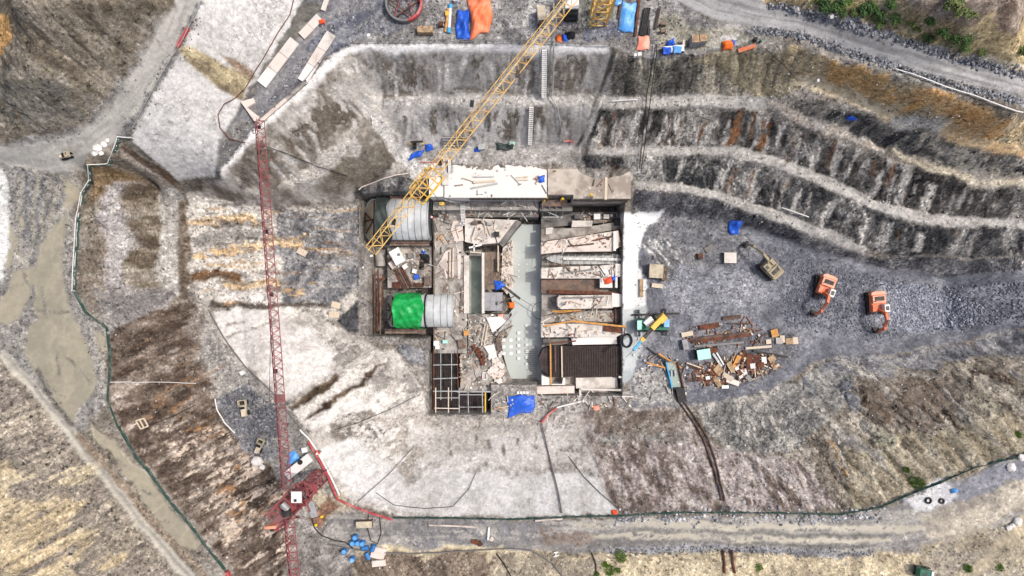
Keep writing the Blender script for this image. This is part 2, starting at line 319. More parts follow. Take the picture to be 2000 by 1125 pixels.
# -- south-west hillside
paint([(X0,640),(0,705),(60,770),(125,850),(200,945),(260,1020),(350,1130),(450,1290),(X0,1290)], [(104,98,92),(128,121,113),(148,140,129),(168,159,144)], ang=28, L=7, T=0.35, amp=0.3, seed=19, warp=0.3, k=0.6, spk=0.5)
paint([(X0,930),(0,900),(60,930),(110,975),(160,1020),(190,1080),(205,1130),(215,1290),(X0,1290)], [(140,128,108),(180,164,134),(198,182,150),(206,194,166)], ang=28, L=7, T=0.35, amp=0.25, seed=20, warp=2.5, spk=0.3, k=0.6, thr=0.37, op=0.85)
paint([(0,720),(200,950),(350,1130),(0,1130)], [(92,87,82),(112,105,98)], ang=28, L=4, T=0.35, seed=21, thr=0.6, warp=0.5, op=0.6)
paint([(0,940),(100,900),(200,900),(150,960),(60,1010),(0,1050)], [(190,180,156),(176,166,142)], ang=28, L=9, T=0.6, seed=22, thr=0.56, warp=1.5)
# -- west terraces between fence and strata
paint([(165,300),(250,280),(350,350),(372,400),(372,590),(400,640),(230,640),(155,572),(160,430)], [(96,88,78),(126,118,107),(150,143,134)], ang=90, L=3, T=1.5, amp=0.3, seed=23, warp=0.5)
paint([(195,345),(250,330),(252,560),(235,600),(200,560)], [(128,125,124),(150,146,146),(170,167,165)], ang=90, L=5, T=2, amp=0.08, seed=24, warp=0.6)
paint([(250,335),(312,345),(314,520),(308,560),(250,560)], [(70,62,54),(104,94,82),(130,121,108),(164,158,150)], ang=90, L=1.6, T=1.0, amp=0.5, seed=25, warp=0.6)
paint([(312,350),(355,375),(352,470),(350,580),(310,570),(316,470)], [(148,146,142),(166,164,160),(184,182,178)], ang=90, L=4, T=1.5, amp=0.08, seed=26, warp=0.5)
paint([(352,390),(372,395),(378,590),(350,585)], [(76,66,56),(104,94,84),(128,118,108)], ang=90, L=2, T=0.8, amp=0.4, seed=27, warp=0.5)
paint([(160,560),(200,575),(280,560),(350,560),(330,600),(250,640),(215,640)], [(110,108,108),(136,133,132),(150,146,142)], ang=30, L=5, T=1.2, amp=0.2, seed=28, warp=0.8)
paint([(165,325),(225,310),(245,330),(200,380),(170,400)], [(96,80,58),(124,106,82),(140,126,106)], ang=-60, L=3, T=0.8, amp=0.3, seed=29, warp=0.6)
paint([(250,285),(350,350),(338,362),(246,305)], [(82,66,54),(108,94,82),(126,114,102)], ang=-40, L=4, T=0.8, amp=0.3, seed=30, warp=0.4)
paint([(240,290),(255,300),(330,360),(320,372),(270,330)], [(176,168,158),(150,142,132)], ang=-40, L=4, T=0.8, seed=31, warp=0.6)
# -- strata slope
paint([(368,375),(560,400),(700,400),(720,420),(720,640),(700,660),(640,620),(560,600),(420,604),(372,585)], [(104,101,98),(138,134,130),(170,166,160),(194,189,182)], ang=4, L=6, T=0.8, amp=0.3, seed=32, warp=0.5)
paint([(360,370),(470,380),(520,400),(530,425),(450,425),(370,432)], [(178,174,168),(206,202,196),(190,186,178),(150,146,140)], ang=4, L=5, T=0.9, amp=0.3, seed=33, warp=0.5)
paint([(540,420),(715,405),(720,640),(650,600),(545,590)], [(86,87,91),(110,111,114),(132,132,134),(164,163,160)], ang=60, L=3, T=0.7, amp=0.45, seed=34, warp=1.0)
paint([(660,600),(718,570),(718,655),(680,650),(655,628)], [(50,50,54),(66,66,70),(84,84,88)], ang=-50, L=3, T=0.6, amp=0.3, seed=35, warp=0.4)
paint([(640,598),(700,560),(718,555),(716,572),(660,620),(630,625)], [(196,192,184),(170,166,160),(120,118,116)], ang=35, L=3, T=0.5, amp=0.2, seed=36, warp=0.4)
OR = [(158,130,98),(188,158,120),(204,182,148),(198,184,160)]
for pts, wd in [([(372,445),(430,432),(500,428)], 16), ([(375,492),(440,494),(500,488),(545,480),(590,486)], 15), ([(440,562),(500,556),(550,560),(600,570)], 13), ([(520,465),(560,470),(600,462)], 8), ([(450,548),(480,545)], 6)]:
    band(pts, wd, cols=OR, ang=4, L=3, T=0.4, warp=1.2, amp=0.25, seed=37, thr=0.42)
band([(372,545),(440,535),(470,545)], 22, cols=[(76,58,42),(108,82,58),(86,74,64)], ang=8, L=3, T=0.5, warp=0.9, amp=0.35, seed=38)
band([(380,470),(440,460),(520,462)], 14, cols=[(150,147,142),(126,124,122)], ang=4, L=3, T=0.5, warp=0.9, amp=0.35, seed=38)
paint([(390,505),(520,500),(535,530),(470,530),(400,525)], [(200,194,186),(214,208,200),(178,172,164)], ang=6, L=4, T=0.6, warp=0.8, seed=39)
paint([(450,570),(545,572),(550,592),(430,590)], [(206,202,196),(220,216,212),(184,178,170)], ang=4, L=4, T=0.8, warp=0.6, seed=40)
band([(408,594),(470,594),(560,600),(640,596)], 9, cols=[(64,58,52),(92,86,80)], warp=0.5, amp=0.3, seed=41)
# -- south-west brown face
paint([(215,645),(300,605),(372,590),(398,640),(395,700),(425,772),(455,845),(512,892),(562,960),(600,1020),(570,1290),(520,1290),(455,1122),(360,1005),(270,898),(218,782)], [(56,47,41),(80,69,61),(98,87,78),(118,107,98),(172,163,154)], ang=30, L=3.2, T=0.6, amp=0.4, seed=42, warp=0.5, k=0.8)
paint([(300,830),(430,830),(560,960),(600,1125),(480,1125),(360,980)], [(196,184,172),(180,166,152)], ang=30, L=3, T=0.45, seed=43, thr=0.57, warp=0.6)
paint([(330,800),(420,830),(540,1010),(480,1050),(380,900)], [(168,132,92),(140,108,78)], ang=30, L=3, T=0.4, seed=44, thr=0.64, warp=0.6)
paint([(370,610),(402,622),(440,680),(395,720),(372,660)], [(106,96,88),(136,130,124),(150,146,140)], ang=70, L=2, T=1, amp=0.2, seed=45, warp=1)
paint([(560,1000),(640,1010),(690,1075),(700,1125),(700,1290),(560,1290)], [(104,100,96),(134,130,126),(160,156,152)], ang=30, L=3, T=0.7, amp=0.25, seed=46, warp=1.0)
# -- bench with parked vehicles
paint([(400,625),(442,682),(534,762),(576,802),(612,870),(655,952),(640,985),(562,955),(512,892),(452,842),(424,772),(396,690)], [(126,124,121),(146,143,139),(164,161,156)], ang=-45, L=4, T=2, amp=0.1, seed=47, warp=0.5)
for pl in [[(425,780),(475,755),(500,790),(540,790),(548,850),(500,850),(460,840),(440,800)], [(455,855),(500,850),(540,880),(540,900),(500,895),(470,870)], [(455,760),(480,752),(480,768),(462,770)]]:
    paint(pl, [(88,90,95),(110,111,116),(136,137,140)], L=1, T=1, amp=0.15, seed=48, warp=1.0)
paint([(570,960),(640,905),(670,950),(690,990),(640,1010)], [(120,118,112),(150,146,136),(170,160,138)], L=2, T=1.5, amp=0.1, seed=49, warp=0.8)
band([(650,975),(620,1005),(605,1020)], 26, cols=[(122,92,76),(138,104,86),(116,94,82)], L=1.5, T=1.5, warp=0.7, amp=0.08, seed=50)
# -- sprayed concrete, west and south
SH = [(168,164,159),(196,192,188),(210,207,204),(218,216,213)]
paint([(415,606),(470,600),(540,602),(640,630),(700,665),(770,692),(832,762),(836,812),(700,830),(610,850),(578,800),(534,762),(470,705),(440,662)], [(142,138,133),(180,176,171),(206,202,196),(220,217,212)], ang=35, L=4, T=1.6, amp=0.35, zone=3, seed=51, warp=0.7, spk=0.25)
paint([(415,606),(470,602),(530,604),(600,640),(650,690),(640,730),(585,768),(560,785),(530,758),(470,705),(440,662)], SH, ang=20, L=6, T=1.2, amp=0.12, zone=3, seed=52, warp=0.6, spk=0.12)
for pts in [[(440,660),(500,640),(540,625)], [(445,635),(480,630)]]:
    band(pts, 4, cols=[(150,140,128),(124,116,108)], warp=0.4, seed=53)
paint([(590,830),(640,800),(700,790),(750,760),(770,790),(700,830),(640,850)], [(212,208,204),(226,224,220),(196,190,184)], amp=0.2, zone=3, seed=54, warp=1.0, spk=0.15)
band([(570,795),(620,765),(655,735)], [8,20,10], cols=[(48,40,33),(84,72,58),(110,98,84)], ang=35, L=2, T=0.4, warp=0.5, amp=0.3, seed=55)
band([(600,815),(650,785),(700,755),(745,715)], [6,16,10,6], cols=[(42,32,26),(74,58,45),(104,90,76)], ang=35, L=2, T=0.4, warp=0.7, amp=0.35, seed=56)
paint([(620,650),(760,690),(830,760),(790,830),(700,760),(640,700)], [(104,101,99),(138,134,130)], ang=35, L=3, T=1.2, seed=57, thr=0.51, warp=0.6, op=0.85)
paint([(770,660),(836,680),(836,720),(800,715),(770,690)], [(96,98,104),(120,121,126),(150,150,150)], ang=30, L=2, T=0.6, seed=58, warp=0.8, amp=0.3)
paint([(600,845),(680,815),(780,800),(838,815),(1000,818),(1100,806),(1160,810),(1170,925),(1210,998),(1190,1004),(1000,1010),(800,1008),(700,985),(655,950)], [(158,153,147),(184,180,175),(204,201,197),(214,212,209)], ang=0, L=5, T=1.2, amp=0.22, zone=3, seed=59, warp=0.6, spk=0.2)
paint([(620,882),(690,845),(740,900),(800,928),(900,922),(1000,918),(1160,925),(1206,996),(1190,1002),(1000,1007),(810,1003),(710,975),(655,930)], [(184,182,179),(206,205,203),(216,215,214),(222,221,220)], ang=92, L=6, T=1.3, amp=0.08, zone=3, seed=60, warp=0.5, spk=0.1)
paint([(640,830),(720,800),(760,830),(740,860),(700,850),(660,865)], [(104,98,92),(128,122,116)], L=3, T=1, seed=61, thr=0.47, warp=1.2)
paint([(700,850),(790,840),(830,880),(810,925),(760,905)], [(108,102,94),(134,128,120),(176,170,162)], ang=50, L=3, T=0.8, seed=62, thr=0.52, warp=1.0)
band([(790,918),(870,925),(930,914),(1010,906),(1100,912),(1150,915)], [10,14,10,8,16,12], cols=[(136,132,127),(156,152,147)], warp=1.4, seed=63, amp=0.1, thr=0.45)
paint([(1040,820),(1160,820),(1165,920),(1100,915),(1050,890)], [(110,107,103),(138,134,129)], ang=80, L=2.5, T=1.2, seed=64, thr=0.57, warp=1.2)
for q in [(985,880),(960,870),(930,853),(880,870),(1010,860)]:
    band([(q[0],q[1]-8),(q[0]+3,q[1]+10)], 6, cols=[(100,98,94),(130,126,120)], warp=0.9, seed=65)
paint([(700,812),(1120,806),(1130,830),(900,840),(760,840)], [(120,114,107),(150,144,138),(186,180,174)], ang=70, L=2, T=0.6, amp=0.25, seed=66, thr=0.52, warp=0.8)
# -- south-east faces
paint([(1125,800),(1240,792),(1340,795),(1420,800),(1560,900),(1650,1000),(1210,1000),(1170,925)], [(82,74,68),(112,102,96),(138,128,123),(166,158,154),(196,190,186)], ang=-58, L=2.5, T=0.7, amp=0.4, seed=67, warp=0.6)
paint([(1160,800),(1330,800),(1330,850),(1180,860)], [(98,88,80),(122,112,104),(150,146,140)], ang=40, L=3, T=0.5, amp=0.25, seed=68, warp=0.8)
band([(1165,860),(1250,855),(1340,858)], 16, cols=[(126,124,120),(150,147,142),(110,102,96)], warp=0.8, amp=0.15, seed=69)
paint([(1390,880),(1540,860),(1610,900),(1645,995),(1430,985)], [(206,196,192),(184,176,172),(160,152,148)], ang=-58, L=3.5, T=0.5, seed=70, thr=0.52, warp=0.6)
paint([(1420,790),(1600,702),(1720,690),(1850,668),(2000,640),(X1,630),(X1,820),(2000,884),(1850,942),(1750,987),(1650,1000),(1560,900),(1400,870),(1330,800)], [(92,88,82),(116,110,101),(136,128,116),(152,145,134),(178,172,160)], ang=-40, L=4, T=1.0, amp=0.45, seed=71, warp=0.8, blk=0.5)
paint([(1350,785),(1500,764),(1600,710),(1700,720),(1640,790),(1560,880),(1420,880)], [(102,102,102),(134,133,130),(152,150,146),(182,180,174)], ang=40, L=4, T=0.8, amp=0.45, seed=72, warp=1.0, blk=0.5)
paint([(1600,702),(1720,690),(1850,668),(2000,640),(X1,630),(X1,690),(2000,690),(1850,700),(1720,730),(1640,740)], [(92,94,100),(118,119,123),(140,140,142),(160,158,152)], ang=10, L=5, T=0.8, amp=0.35, seed=73, warp=1.2)
paint([(1700,740),(1850,730),(1900,790),(1800,850),(1700,820)], [(82,74,66),(112,102,92),(132,122,112)], ang=-40, L=2, T=0.8, amp=0.4, seed=74, warp=1.5, thr=0.44)
paint([(1660,880),(1850,840),(1990,800),(2000,880),(1850,942),(1750,985),(1670,995)], [(122,113,96),(144,135,116),(158,150,132),(178,171,154)], ang=-60, L=4, T=0.5, amp=0.35, seed=75, warp=1.2)
paint([(1635,830),(1700,870),(1735,890),(1730,920),(1680,880),(1630,850)], [(120,122,126),(144,144,143)], ang=-40, L=3, T=0.6, seed=76, warp=1.6, op=0.6, thr=0.42)
for pts, wd, c in [([(1565,765),(1600,800),(1640,850),(1655,920)],9,0),([(1690,715),(1720,745),(1745,765)],10,0),([(1640,700),(1665,720),(1690,725)],12,0),([(1780,725),(1810,735),(1850,728)],9,0),([(1850,770),(1880,810),(1905,840)],7,0),([(1600,780),(1620,810)],6,0),([(1500,800),(1530,840),(1560,880)],9,0),([(1470,830),(1500,860)],8,0),([(1620,860),(1640,905),(1650,930)],7,1),([(1900,740),(1960,730),(1985,750)],12,2),([(1760,760),(1800,745),(1850,735)],6,2),([(1680,700),(1700,680),(1720,675)],10,3),([(1640,760),(1680,790)],16,3),([(1560,720),(1590,760)],12,3),([(1820,790),(1860,830),(1900,850)],6,2),([(1440,780),(1500,775)],10,0),([(1690,760),(1700,800),(1740,830)],20,2),([(1900,780),(1950,800)],26,4),([(1700,850),(1760,880)],26,4)]:
    band(pts, wd, cols=[[(206,202,194),(178,174,166),(150,147,140)],[(186,150,104),(150,126,98)],[(84,72,62),(110,98,86)],[(104,108,116),(128,130,134)],[(140,138,122),(158,155,138)]][c], warp=1.3, seed=300+wd, thr=0.42, L=1.5, T=0.6, amp=0.2)
# -- south road
paint([(690,1000),(800,1012),(1000,1016),(1200,1012),(1640,1008),(1750,990),(1850,945),(2000,886),(X1,810),(X1,980),(2000,1012),(1850,1062),(1700,1080),(700,1080),(640,1060),(640,1010)], [(108,107,107),(130,128,126),(150,147,143),(168,164,157)], path=[(640,1040),(1000,1044),(1640,1044),(1800,1020),(2000,950),(2180,880)], L=9, T=0.8, amp=0.08, zone=6, seed=77, warp=0.3)
MT = dict(cols=[(162,157,144),(176,170,155),(168,163,150)], ang=1, L=12, T=0.6, warp=0.6, amp=0.02, fine=0.1, spk=0.08, zone=2, thr=0.43)
band([(1110,1024),(1300,1024),(1450,1026),(1640,1034),(1760,1036),(1830,1030)], [8,14,14,12,12,8], seed=78, **MT)
band([(1120,1046),(1300,1048),(1450,1052),(1640,1056),(1740,1058)], [10,14,12,10,8], seed=79, **MT)
band([(1120,1062),(1300,1058),(1400,1062),(1700,1068)], 5, cols=[(98,96,94),(118,116,112)], warp=0.3, seed=80)
band([(1220,1036),(1400,1038),(1560,1046),(1700,1046)], 6, cols=[(102,101,97),(128,126,120)], warp=0.4, seed=80)
paint([(800,1015),(1080,1016),(1090,1060),(900,1070),(780,1060)], [(84,84,90),(112,112,116),(140,138,138)], L=1.5, T=1, seed=81, thr=0.5, warp=0.8, amp=0.12)
paint([(700,1062),(820,1072),(900,1068),(980,1066),(980,1076),(700,1082)], [(206,196,170),(190,178,150)], warp=0.7, seed=82, amp=0.06)
paint([(1050,1030),(1150,1035),(1160,1060),(1060,1065)], [(112,98,90),(132,122,114)], warp=1.0, seed=83, thr=0.45)
paint([(1750,985),(1850,945),(2000,890),(X1,820),(X1,900),(1990,960),(1900,990),(1800,1000)], [(112,113,122),(140,141,147),(166,166,168)], ang=25, L=3, T=1, seed=84, warp=0.8, amp=0.12)
paint([(1760,980),(1830,945),(1870,965),(1860,990),(1790,1005)], [(196,196,196),(220,220,220),(176,176,180)], warp=0.9, seed=85, amp=0.1)
paint([(1800,1010),(1900,980),(2000,930),(X1,900),(X1,990),(1990,1000),(1900,1040),(1820,1050)], [(130,124,116),(160,153,142),(184,176,160),(204,196,182)], ang=30, L=2.5, T=1.2, seed=86, warp=1.0, amp=0.12)
paint([(690,1080),(900,1074),(1100,1080),(1300,1082),(1700,1082),(1800,1080),(1820,1290),(690,1290)], [(146,136,118),(172,160,136),(190,177,150),(202,190,164)], ang=85, L=3, T=1.0, seed=87, warp=0.5, amp=0.25)
paint([(690,1080),(900,1080),(960,1100),(940,1290),(690,1290)], [(92,80,70),(122,110,98),(146,134,118)], ang=-50, L=3, T=0.6, seed=88, warp=1.2, amp=0.3)
paint([(960,1085),(1180,1090),(1170,1290),(960,1290)], [(124,116,104),(152,143,127),(172,162,142)], ang=80, L=2, T=0.7, seed=89, warp=1.0, amp=0.2)
paint([(1800,1060),(1900,1040),(2000,1010),(X1,980),(X1,1290),(1800,1290)], [(146,137,121),(168,158,138),(150,143,131),(188,179,161)], ang=35, L=3, T=1.0, seed=90, warp=1.0, amp=0.25)
band([(2010,1010),(1960,1060),(1900,1125),(1840,1200)], 26, cols=[(176,164,140),(190,178,152),(160,150,132)], ang=45, L=6, T=0.6, warp=0.5, amp=0.04, seed=91, zone=6)
band([(1180,1078),(1300,1073),(1450,1074),(1640,1082),(1700,1082)], 9, cols=[(92,93,100),(130,131,137),(166,166,170)], warp=0.6, L=0.8, T=0.8, amp=0.3, seed=92)
# -- white sprayed slope in the north-west and the ramp below it
paint([(404,Y0),(402,0),(366,84),(303,182),(263,252),(262,276),(350,352),(420,342),(426,275),(472,202),(532,110),(592,0),(640,Y0)], [(172,171,170),(198,197,196),(210,209,208),(216,215,214)], ang=-35, L=5, T=2, amp=0.15, zone=3, seed=93, warp=0.25, spk=0.1)
paint([(346,95),(378,93),(440,128),(492,150),(474,196),(430,172),(362,122)], [(104,94,78),(138,126,104),(166,154,124),(190,178,148)], ang=-32, L=7, T=0.8, amp=0.15, seed=94, warp=0.35)
paint([(428,102),(462,118),(496,142),(490,158),(460,136)], [(104,96,88),(132,116,100),(150,130,110)], ang=-32, L=5, T=0.6, seed=95, warp=0.3)
for q in [((430,20),(520,70)), ((300,250),(400,300)), ((370,300),(420,320)), ((400,200),(460,230)), ((480,20),(570,30)), ((320,180),(360,240)), ((440,70),(520,110))]:
    band([q[0], q[1]], 50, cols=[(170,168,166),(192,191,190)], ang=-30, L=3, T=1.0, seed=96, thr=0.5, warp=1.0, op=0.8)
paint([(592,0),(640,Y0),(800,Y0),(765,0),(668,82),(640,108),(590,168),(505,236),(432,342),(418,342),(425,274),(471,202),(531,111)], [(76,76,79),(96,96,100),(112,112,116),(140,139,140)], path=[(720,-100),(690,20),(560,150),(425,340)], L=5, T=1.2, amp=0.1, zone=1, seed=97, warp=0.35)
paint([(430,262),(462,235),(500,238),(440,330),(422,335)], [(88,87,84),(112,110,106),(150,148,144)], ang=52, L=2, T=1, amp=0.15, seed=98, warp=0.5)
paint([(600,90),(660,30),(760,0),(700,70),(640,110)], [(70,73,84),(96,99,110),(140,142,148)], ang=52, L=1.5, T=0.6, amp=0.15, seed=99, warp=0.7)
paint([(590,0),(640,0),(560,110),(490,190),(470,205),(530,112)], [(84,82,78),(112,109,104),(144,141,136)], ang=52, L=2, T=0.8, amp=0.2, seed=100, warp=0.5)
# -- north yard
paint([(680,84),(700,50),(765,0),(800,Y0),(1320,Y0),(1310,0),(1400,45),(1470,60),(1480,86),(1400,100),(1300,118),(1205,112),(1190,90),(900,90)], [(98,97,96),(128,126,124),(146,144,142),(174,172,168)], L=2, T=1.5, amp=0.1, zone=5, seed=101, warp=0.3)
paint([(950,20),(1060,10),(1090,60),(1060,85),(960,85)], [(150,148,145),(176,174,170),(196,194,190)], L=1.5, T=1.5, seed=102, thr=0.48, warp=1.2)
paint([(1135,45),(1200,40),(1210,78),(1180,86),(1130,78)], [(74,78,92),(96,99,112),(120,122,130)], L=2, T=1, seed=103, warp=1.0)
paint([(1120,0),(1200,0),(1200,45),(1140,50)], [(92,95,88),(112,114,106),(126,126,120)], L=2, T=1, seed=104, warp=0.6)
paint([(1290,30),(1400,55),(1460,65),(1470,85),(1380,100),(1290,100)], [(126,124,112),(146,143,130),(160,157,146)], L=2, T=1.5, seed=105, warp=1.0)
paint([(1380,75),(1420,72),(1460,70),(1440,95),(1390,98)], [(206,206,204),(170,168,164)], seed=106, warp=0.8, thr=0.4)
paint([(640,70),(760,0),(860,0),(780,60),(690,80)], [(86,89,98),(116,118,124),(150,150,152)], ang=20, L=2, T=0.8, seed=107, thr=0.42, warp=0.8)
# -- north-east road and hillside
paint([(1310,Y0),(1310,0),(1400,40),(1470,54),(1560,63),(1700,112),(1850,155),(2000,190),(X1,235),(X1,195),(2000,150),(1850,106),(1700,62),(1560,25),(1490,0),(1490,Y0)], [(128,127,127),(150,149,149),(164,163,163),(176,175,174)], path=[(1300,-40),(1400,10),(1480,30),(1560,44),(1700,86),(1850,130),(2000,170),(2180,215)], L=20, T=0.4, amp=0.03, zone=1, seed=108, warp=0.15, spk=0.1, fine=0.1)
band([(1420,0),(1540,38),(1700,86),(1850,130),(2000,170)], 3, cols=[(112,111,111),(126,125,125)], warp=0.4, seed=109, op=0.6)
band([(1400,20),(1530,50),(1700,98),(1850,144),(2000,182)], 3, cols=[(114,113,113),(128,127,127)], warp=0.4, seed=110, op=0.6)
paint([(1495,Y0),(1492,0),(1560,22),(1700,58),(1850,102),(2000,146),(X1,190),(X1,Y0)], [(112,100,78),(142,128,100),(164,150,120),(176,160,128)], ang=60, L=2.5, T=1.0, amp=0.35, seed=111, warp=0.4)
paint([(1740,Y0),(1760,0),(1850,40),(1900,60),(2000,50),(X1,40),(X1,Y0)], [(108,94,84),(132,118,108),(146,134,122),(158,146,132)], ang=40, L=2, T=0.8, amp=0.2, seed=112, warp=1.5)
paint([(1890,60),(2000,55),(X1,50),(X1,115),(2000,112),(1920,100)], [(164,146,112),(186,168,132),(150,138,108)], ang=60, L=2.5, T=0.6, amp=0.3, seed=113, warp=1.0)
paint([(1580,0),(1680,10),(1740,50),(1820,80),(1900,95),(1850,100),(1740,72),(1640,30),(1590,15)], [(96,98,60),(124,118,80),(146,134,98)], L=1.5, T=1, amp=0.3, seed=114, warp=1.0, thr=0.46)
band([(1600,15),(1650,35),(1700,60),(1780,84),(1850,102),(1920,118),(2000,128),(2100,140)], 10, cols=[(196,186,164),(208,199,180),(186,176,156)], warp=0.45, amp=0.06, seed=115)
band([(1500,8),(1580,24),(1640,42),(1700,62),(1780,85),(1850,108),(1920,128),(2000,148),(2100,170)], [10,16,16,14,12,12,14,12,12], cols=[(96,98,106),(132,134,140),(160,160,164)], warp=0.6, L=0.8, T=0.8, amp=0.3, seed=116)
band([(1450,56),(1560,66),(1700,118),(1850,163),(2000,200),(2100,225)], [6,10,12,11,16,14], cols=[(84,86,90),(126,128,132),(166,166,168)], warp=0.5, L=0.8, T=0.8, amp=0.3, seed=117)
# -- north-east rock benches
ROCK = [(62,61,60),(86,85,83),(108,106,103),(132,130,126),(176,173,168)]
def rock(poly, cols=ROCK, ang=-70, seed=0, amp=0.45, L=5.0, T=1.3, **k): paint(poly, cols, ang=ang, L=L, T=T, amp=amp*0.85, seed=seed, warp=0.5, blk=0.8, fine=0.22, spk=0.55, **k)
rock([(1196,100),(1300,120),(1400,104),(1480,90),(1560,96),(1560,150),(1540,155),(1470,180),(1380,188),(1195,192)], [(72,70,66),(98,95,90),(124,120,110),(142,137,124),(162,156,142)], ang=-72, seed=118)
paint([(1340,118),(1420,105),(1490,92),(1560,100),(1620,130),(1560,180),(1480,180),(1440,150),(1400,140)], [(120,112,94),(142,133,112),(158,150,130)], ang=-75, L=3, T=0.5, amp=0.3, seed=119, warp=1.0)
rock([(1540,88),(1600,105),(1700,142),(1850,188),(2000,235),(X1,285),(X1,335),(2000,290),(1800,248),(1740,222),(1620,168),(1540,150)], [(132,122,102),(160,148,124),(174,158,128),(182,162,128),(174,160,136)], ang=-70, L=3, T=0.8, seed=120, amp=0.35)
paint([(1610,118),(1700,142),(1740,165),(1690,180),(1620,160)], [(168,124,80),(190,150,100),(196,166,122)], ang=-70, L=2.5, T=0.8, seed=121, warp=1.0, thr=0.4)
paint([(1750,175),(1850,190),(1960,230),(1980,262),(1900,262),(1820,240),(1760,205)], [(158,116,76),(188,144,94),(198,162,116),(168,142,110)], ang=-20, L=2.5, T=0.9, seed=122, warp=1.0, thr=0.34)
BEN = [(160,158,154),(176,173,168),(190,187,181)]
BTAN = [(190,172,142),(208,192,162),(214,202,178)]
band([(1545,158),(1590,165),(1640,182),(1700,205),(1740,228)], [16,22,20,22,14], cols=BTAN, ang=-20, L=4, T=0.8, warp=0.6, amp=0.08, seed=123)
band([(1740,225),(1790,245),(1830,258)], [14,22,14], cols=[(150,146,138),(180,176,168),(196,192,184)], warp=0.8, amp=0.2, seed=124)
band([(1830,250),(1880,268),(1940,282),(2000,298),(2100,320)], [18,22,20,14,14], cols=[(180,154,120),(196,172,138),(190,176,150)], warp=0.7, amp=0.1, seed=125)
rock([(1530,196),(1600,200),(1740,242),(1820,270),(2000,306),(X1,330),(X1,380),(2000,350),(1830,322),(1740,290),(1700,270),(1640,252),(1540,222),(1480,212)], [(52,52,54),(80,79,78),(106,104,100),(130,126,118),(148,142,130)], ang=-35, seed=126, L=2.4, T=0.6)
paint([(1800,270),(2000,310),(X1,340),(X1,380),(2000,350),(1860,325)], [(120,118,116),(148,144,136),(168,160,146)], ang=-20, L=2, T=0.8, amp=0.25, seed=127, warp=1.0, thr=0.45)
band([(1168,200),(1300,199),(1420,199),(1500,203)], [20,24,28,26], cols=BEN, warp=0.2, L=3, T=1, amp=0.03, spk=0.15, seed=128)
band([(1500,200),(1560,222),(1640,254),(1700,280),(1735,300)], [22,24,22,14,8], cols=[(168,160,150),(186,176,164),(160,156,152)], warp=0.6, amp=0.1, seed=129)
band([(1745,296),(1790,316),(1850,340),(1920,356),(2000,360),(2100,365)], [8,14,16,16,16,16], cols=[(176,166,146),(196,188,170),(170,164,154)], warp=0.6, amp=0.1, seed=130)
rock([(1160,212),(1480,212),(1560,240),(1650,276),(1730,308),(1820,338),(1900,364),(2000,372),(X1,378),(X1,432),(2000,430),(1860,425),(1700,390),(1640,358),(1520,308),(1440,288),(1155,290)], [(46,45,44),(70,68,66),(92,89,86),(118,115,111),(170,166,160)], ang=-66, seed=131, k=0.95)
# pale and rust streaks that cross the faces
for (x, y, l, wd, c) in [(1315,225,70,6,'o'),(1300,235,60,8,'w'),(1450,215,75,10,'o'),(1500,240,60,16,'o'),(1390,240,55,12,'w'),(1330,225,68,6,'w'),(1250,215,75,14,'w'),(1275,225,65,6,'w'),(1370,250,45,6,'w'),(1470,280,10,8,'w'),(1530,240,50,8,'w'),(1225,230,55,14,'w'),(1425,260,40,7,'w'),(1380,232,50,4,'o'),(1560,290,50,14,'w'),(1600,290,60,14,'w'),(1640,300,50,10,'w'),(1750,320,50,6,'o'),(1780,340,60,14,'w'),(1820,360,55,16,'w'),(1720,340,40,8,'w'),(1180,240,50,18,'w')]:
    band([(x, y), (x-l*0.36, y+l)], wd, cols=([(140,98,66),(122,88,62),(100,82,68)] if c == 'o' else [(206,201,194),(186,182,176),(150,147,142)]), ang=-68, L=1.6, T=0.35, warp=0.55, seed=132, thr=0.36)
band([(1150,296),(1300,296),(1430,296),(1510,316),(1640,368),(1700,398),(1780,420),(1860,437),(2000,438),(2100,438)], [20,21,23,22,22,20,22,24,20,20], cols=BEN, warp=0.2, L=3, T=1, amp=0.03, spk=0.15, seed=133)
rock([(1140,304),(1430,304),(1500,324),(1640,379),(1700,409),(1850,448),(2000,444),(X1,440),(X1,500),(2000,500),(1850,500),(1760,500),(1680,478),(1600,445),(1500,406),(1400,376),(1330,358),(1236,356),(1236,330),(1140,330)], [(48,48,50),(72,72,73),(92,91,90),(116,115,112),(164,161,156)], ang=-64, seed=134)
for (x, y, l, wd, c) in [(1430,310,55,6,'w'),(1415,325,50,7,'w'),(1475,335,50,5,'o'),(1560,370,50,10,'w'),(1620,395,50,8,'w'),(1340,310,40,6,'w'),(1280,305,50,7,'w'),(1480,370,30,9,'w'),(1740,430,50,16,'w'),(1800,450,40,14,'w'),(1700,425,50,8,'w'),(1250,300,60,6,'w')]:
    band([(x, y), (x-l*0.36, y+l)], wd, cols=([(134,98,70),(112,88,68)] if c == 'o' else [(204,200,193),(170,167,161)]), ang=-66, L=1.6, T=0.35, warp=0.55, seed=135, thr=0.38)
_r = random.Random(9)
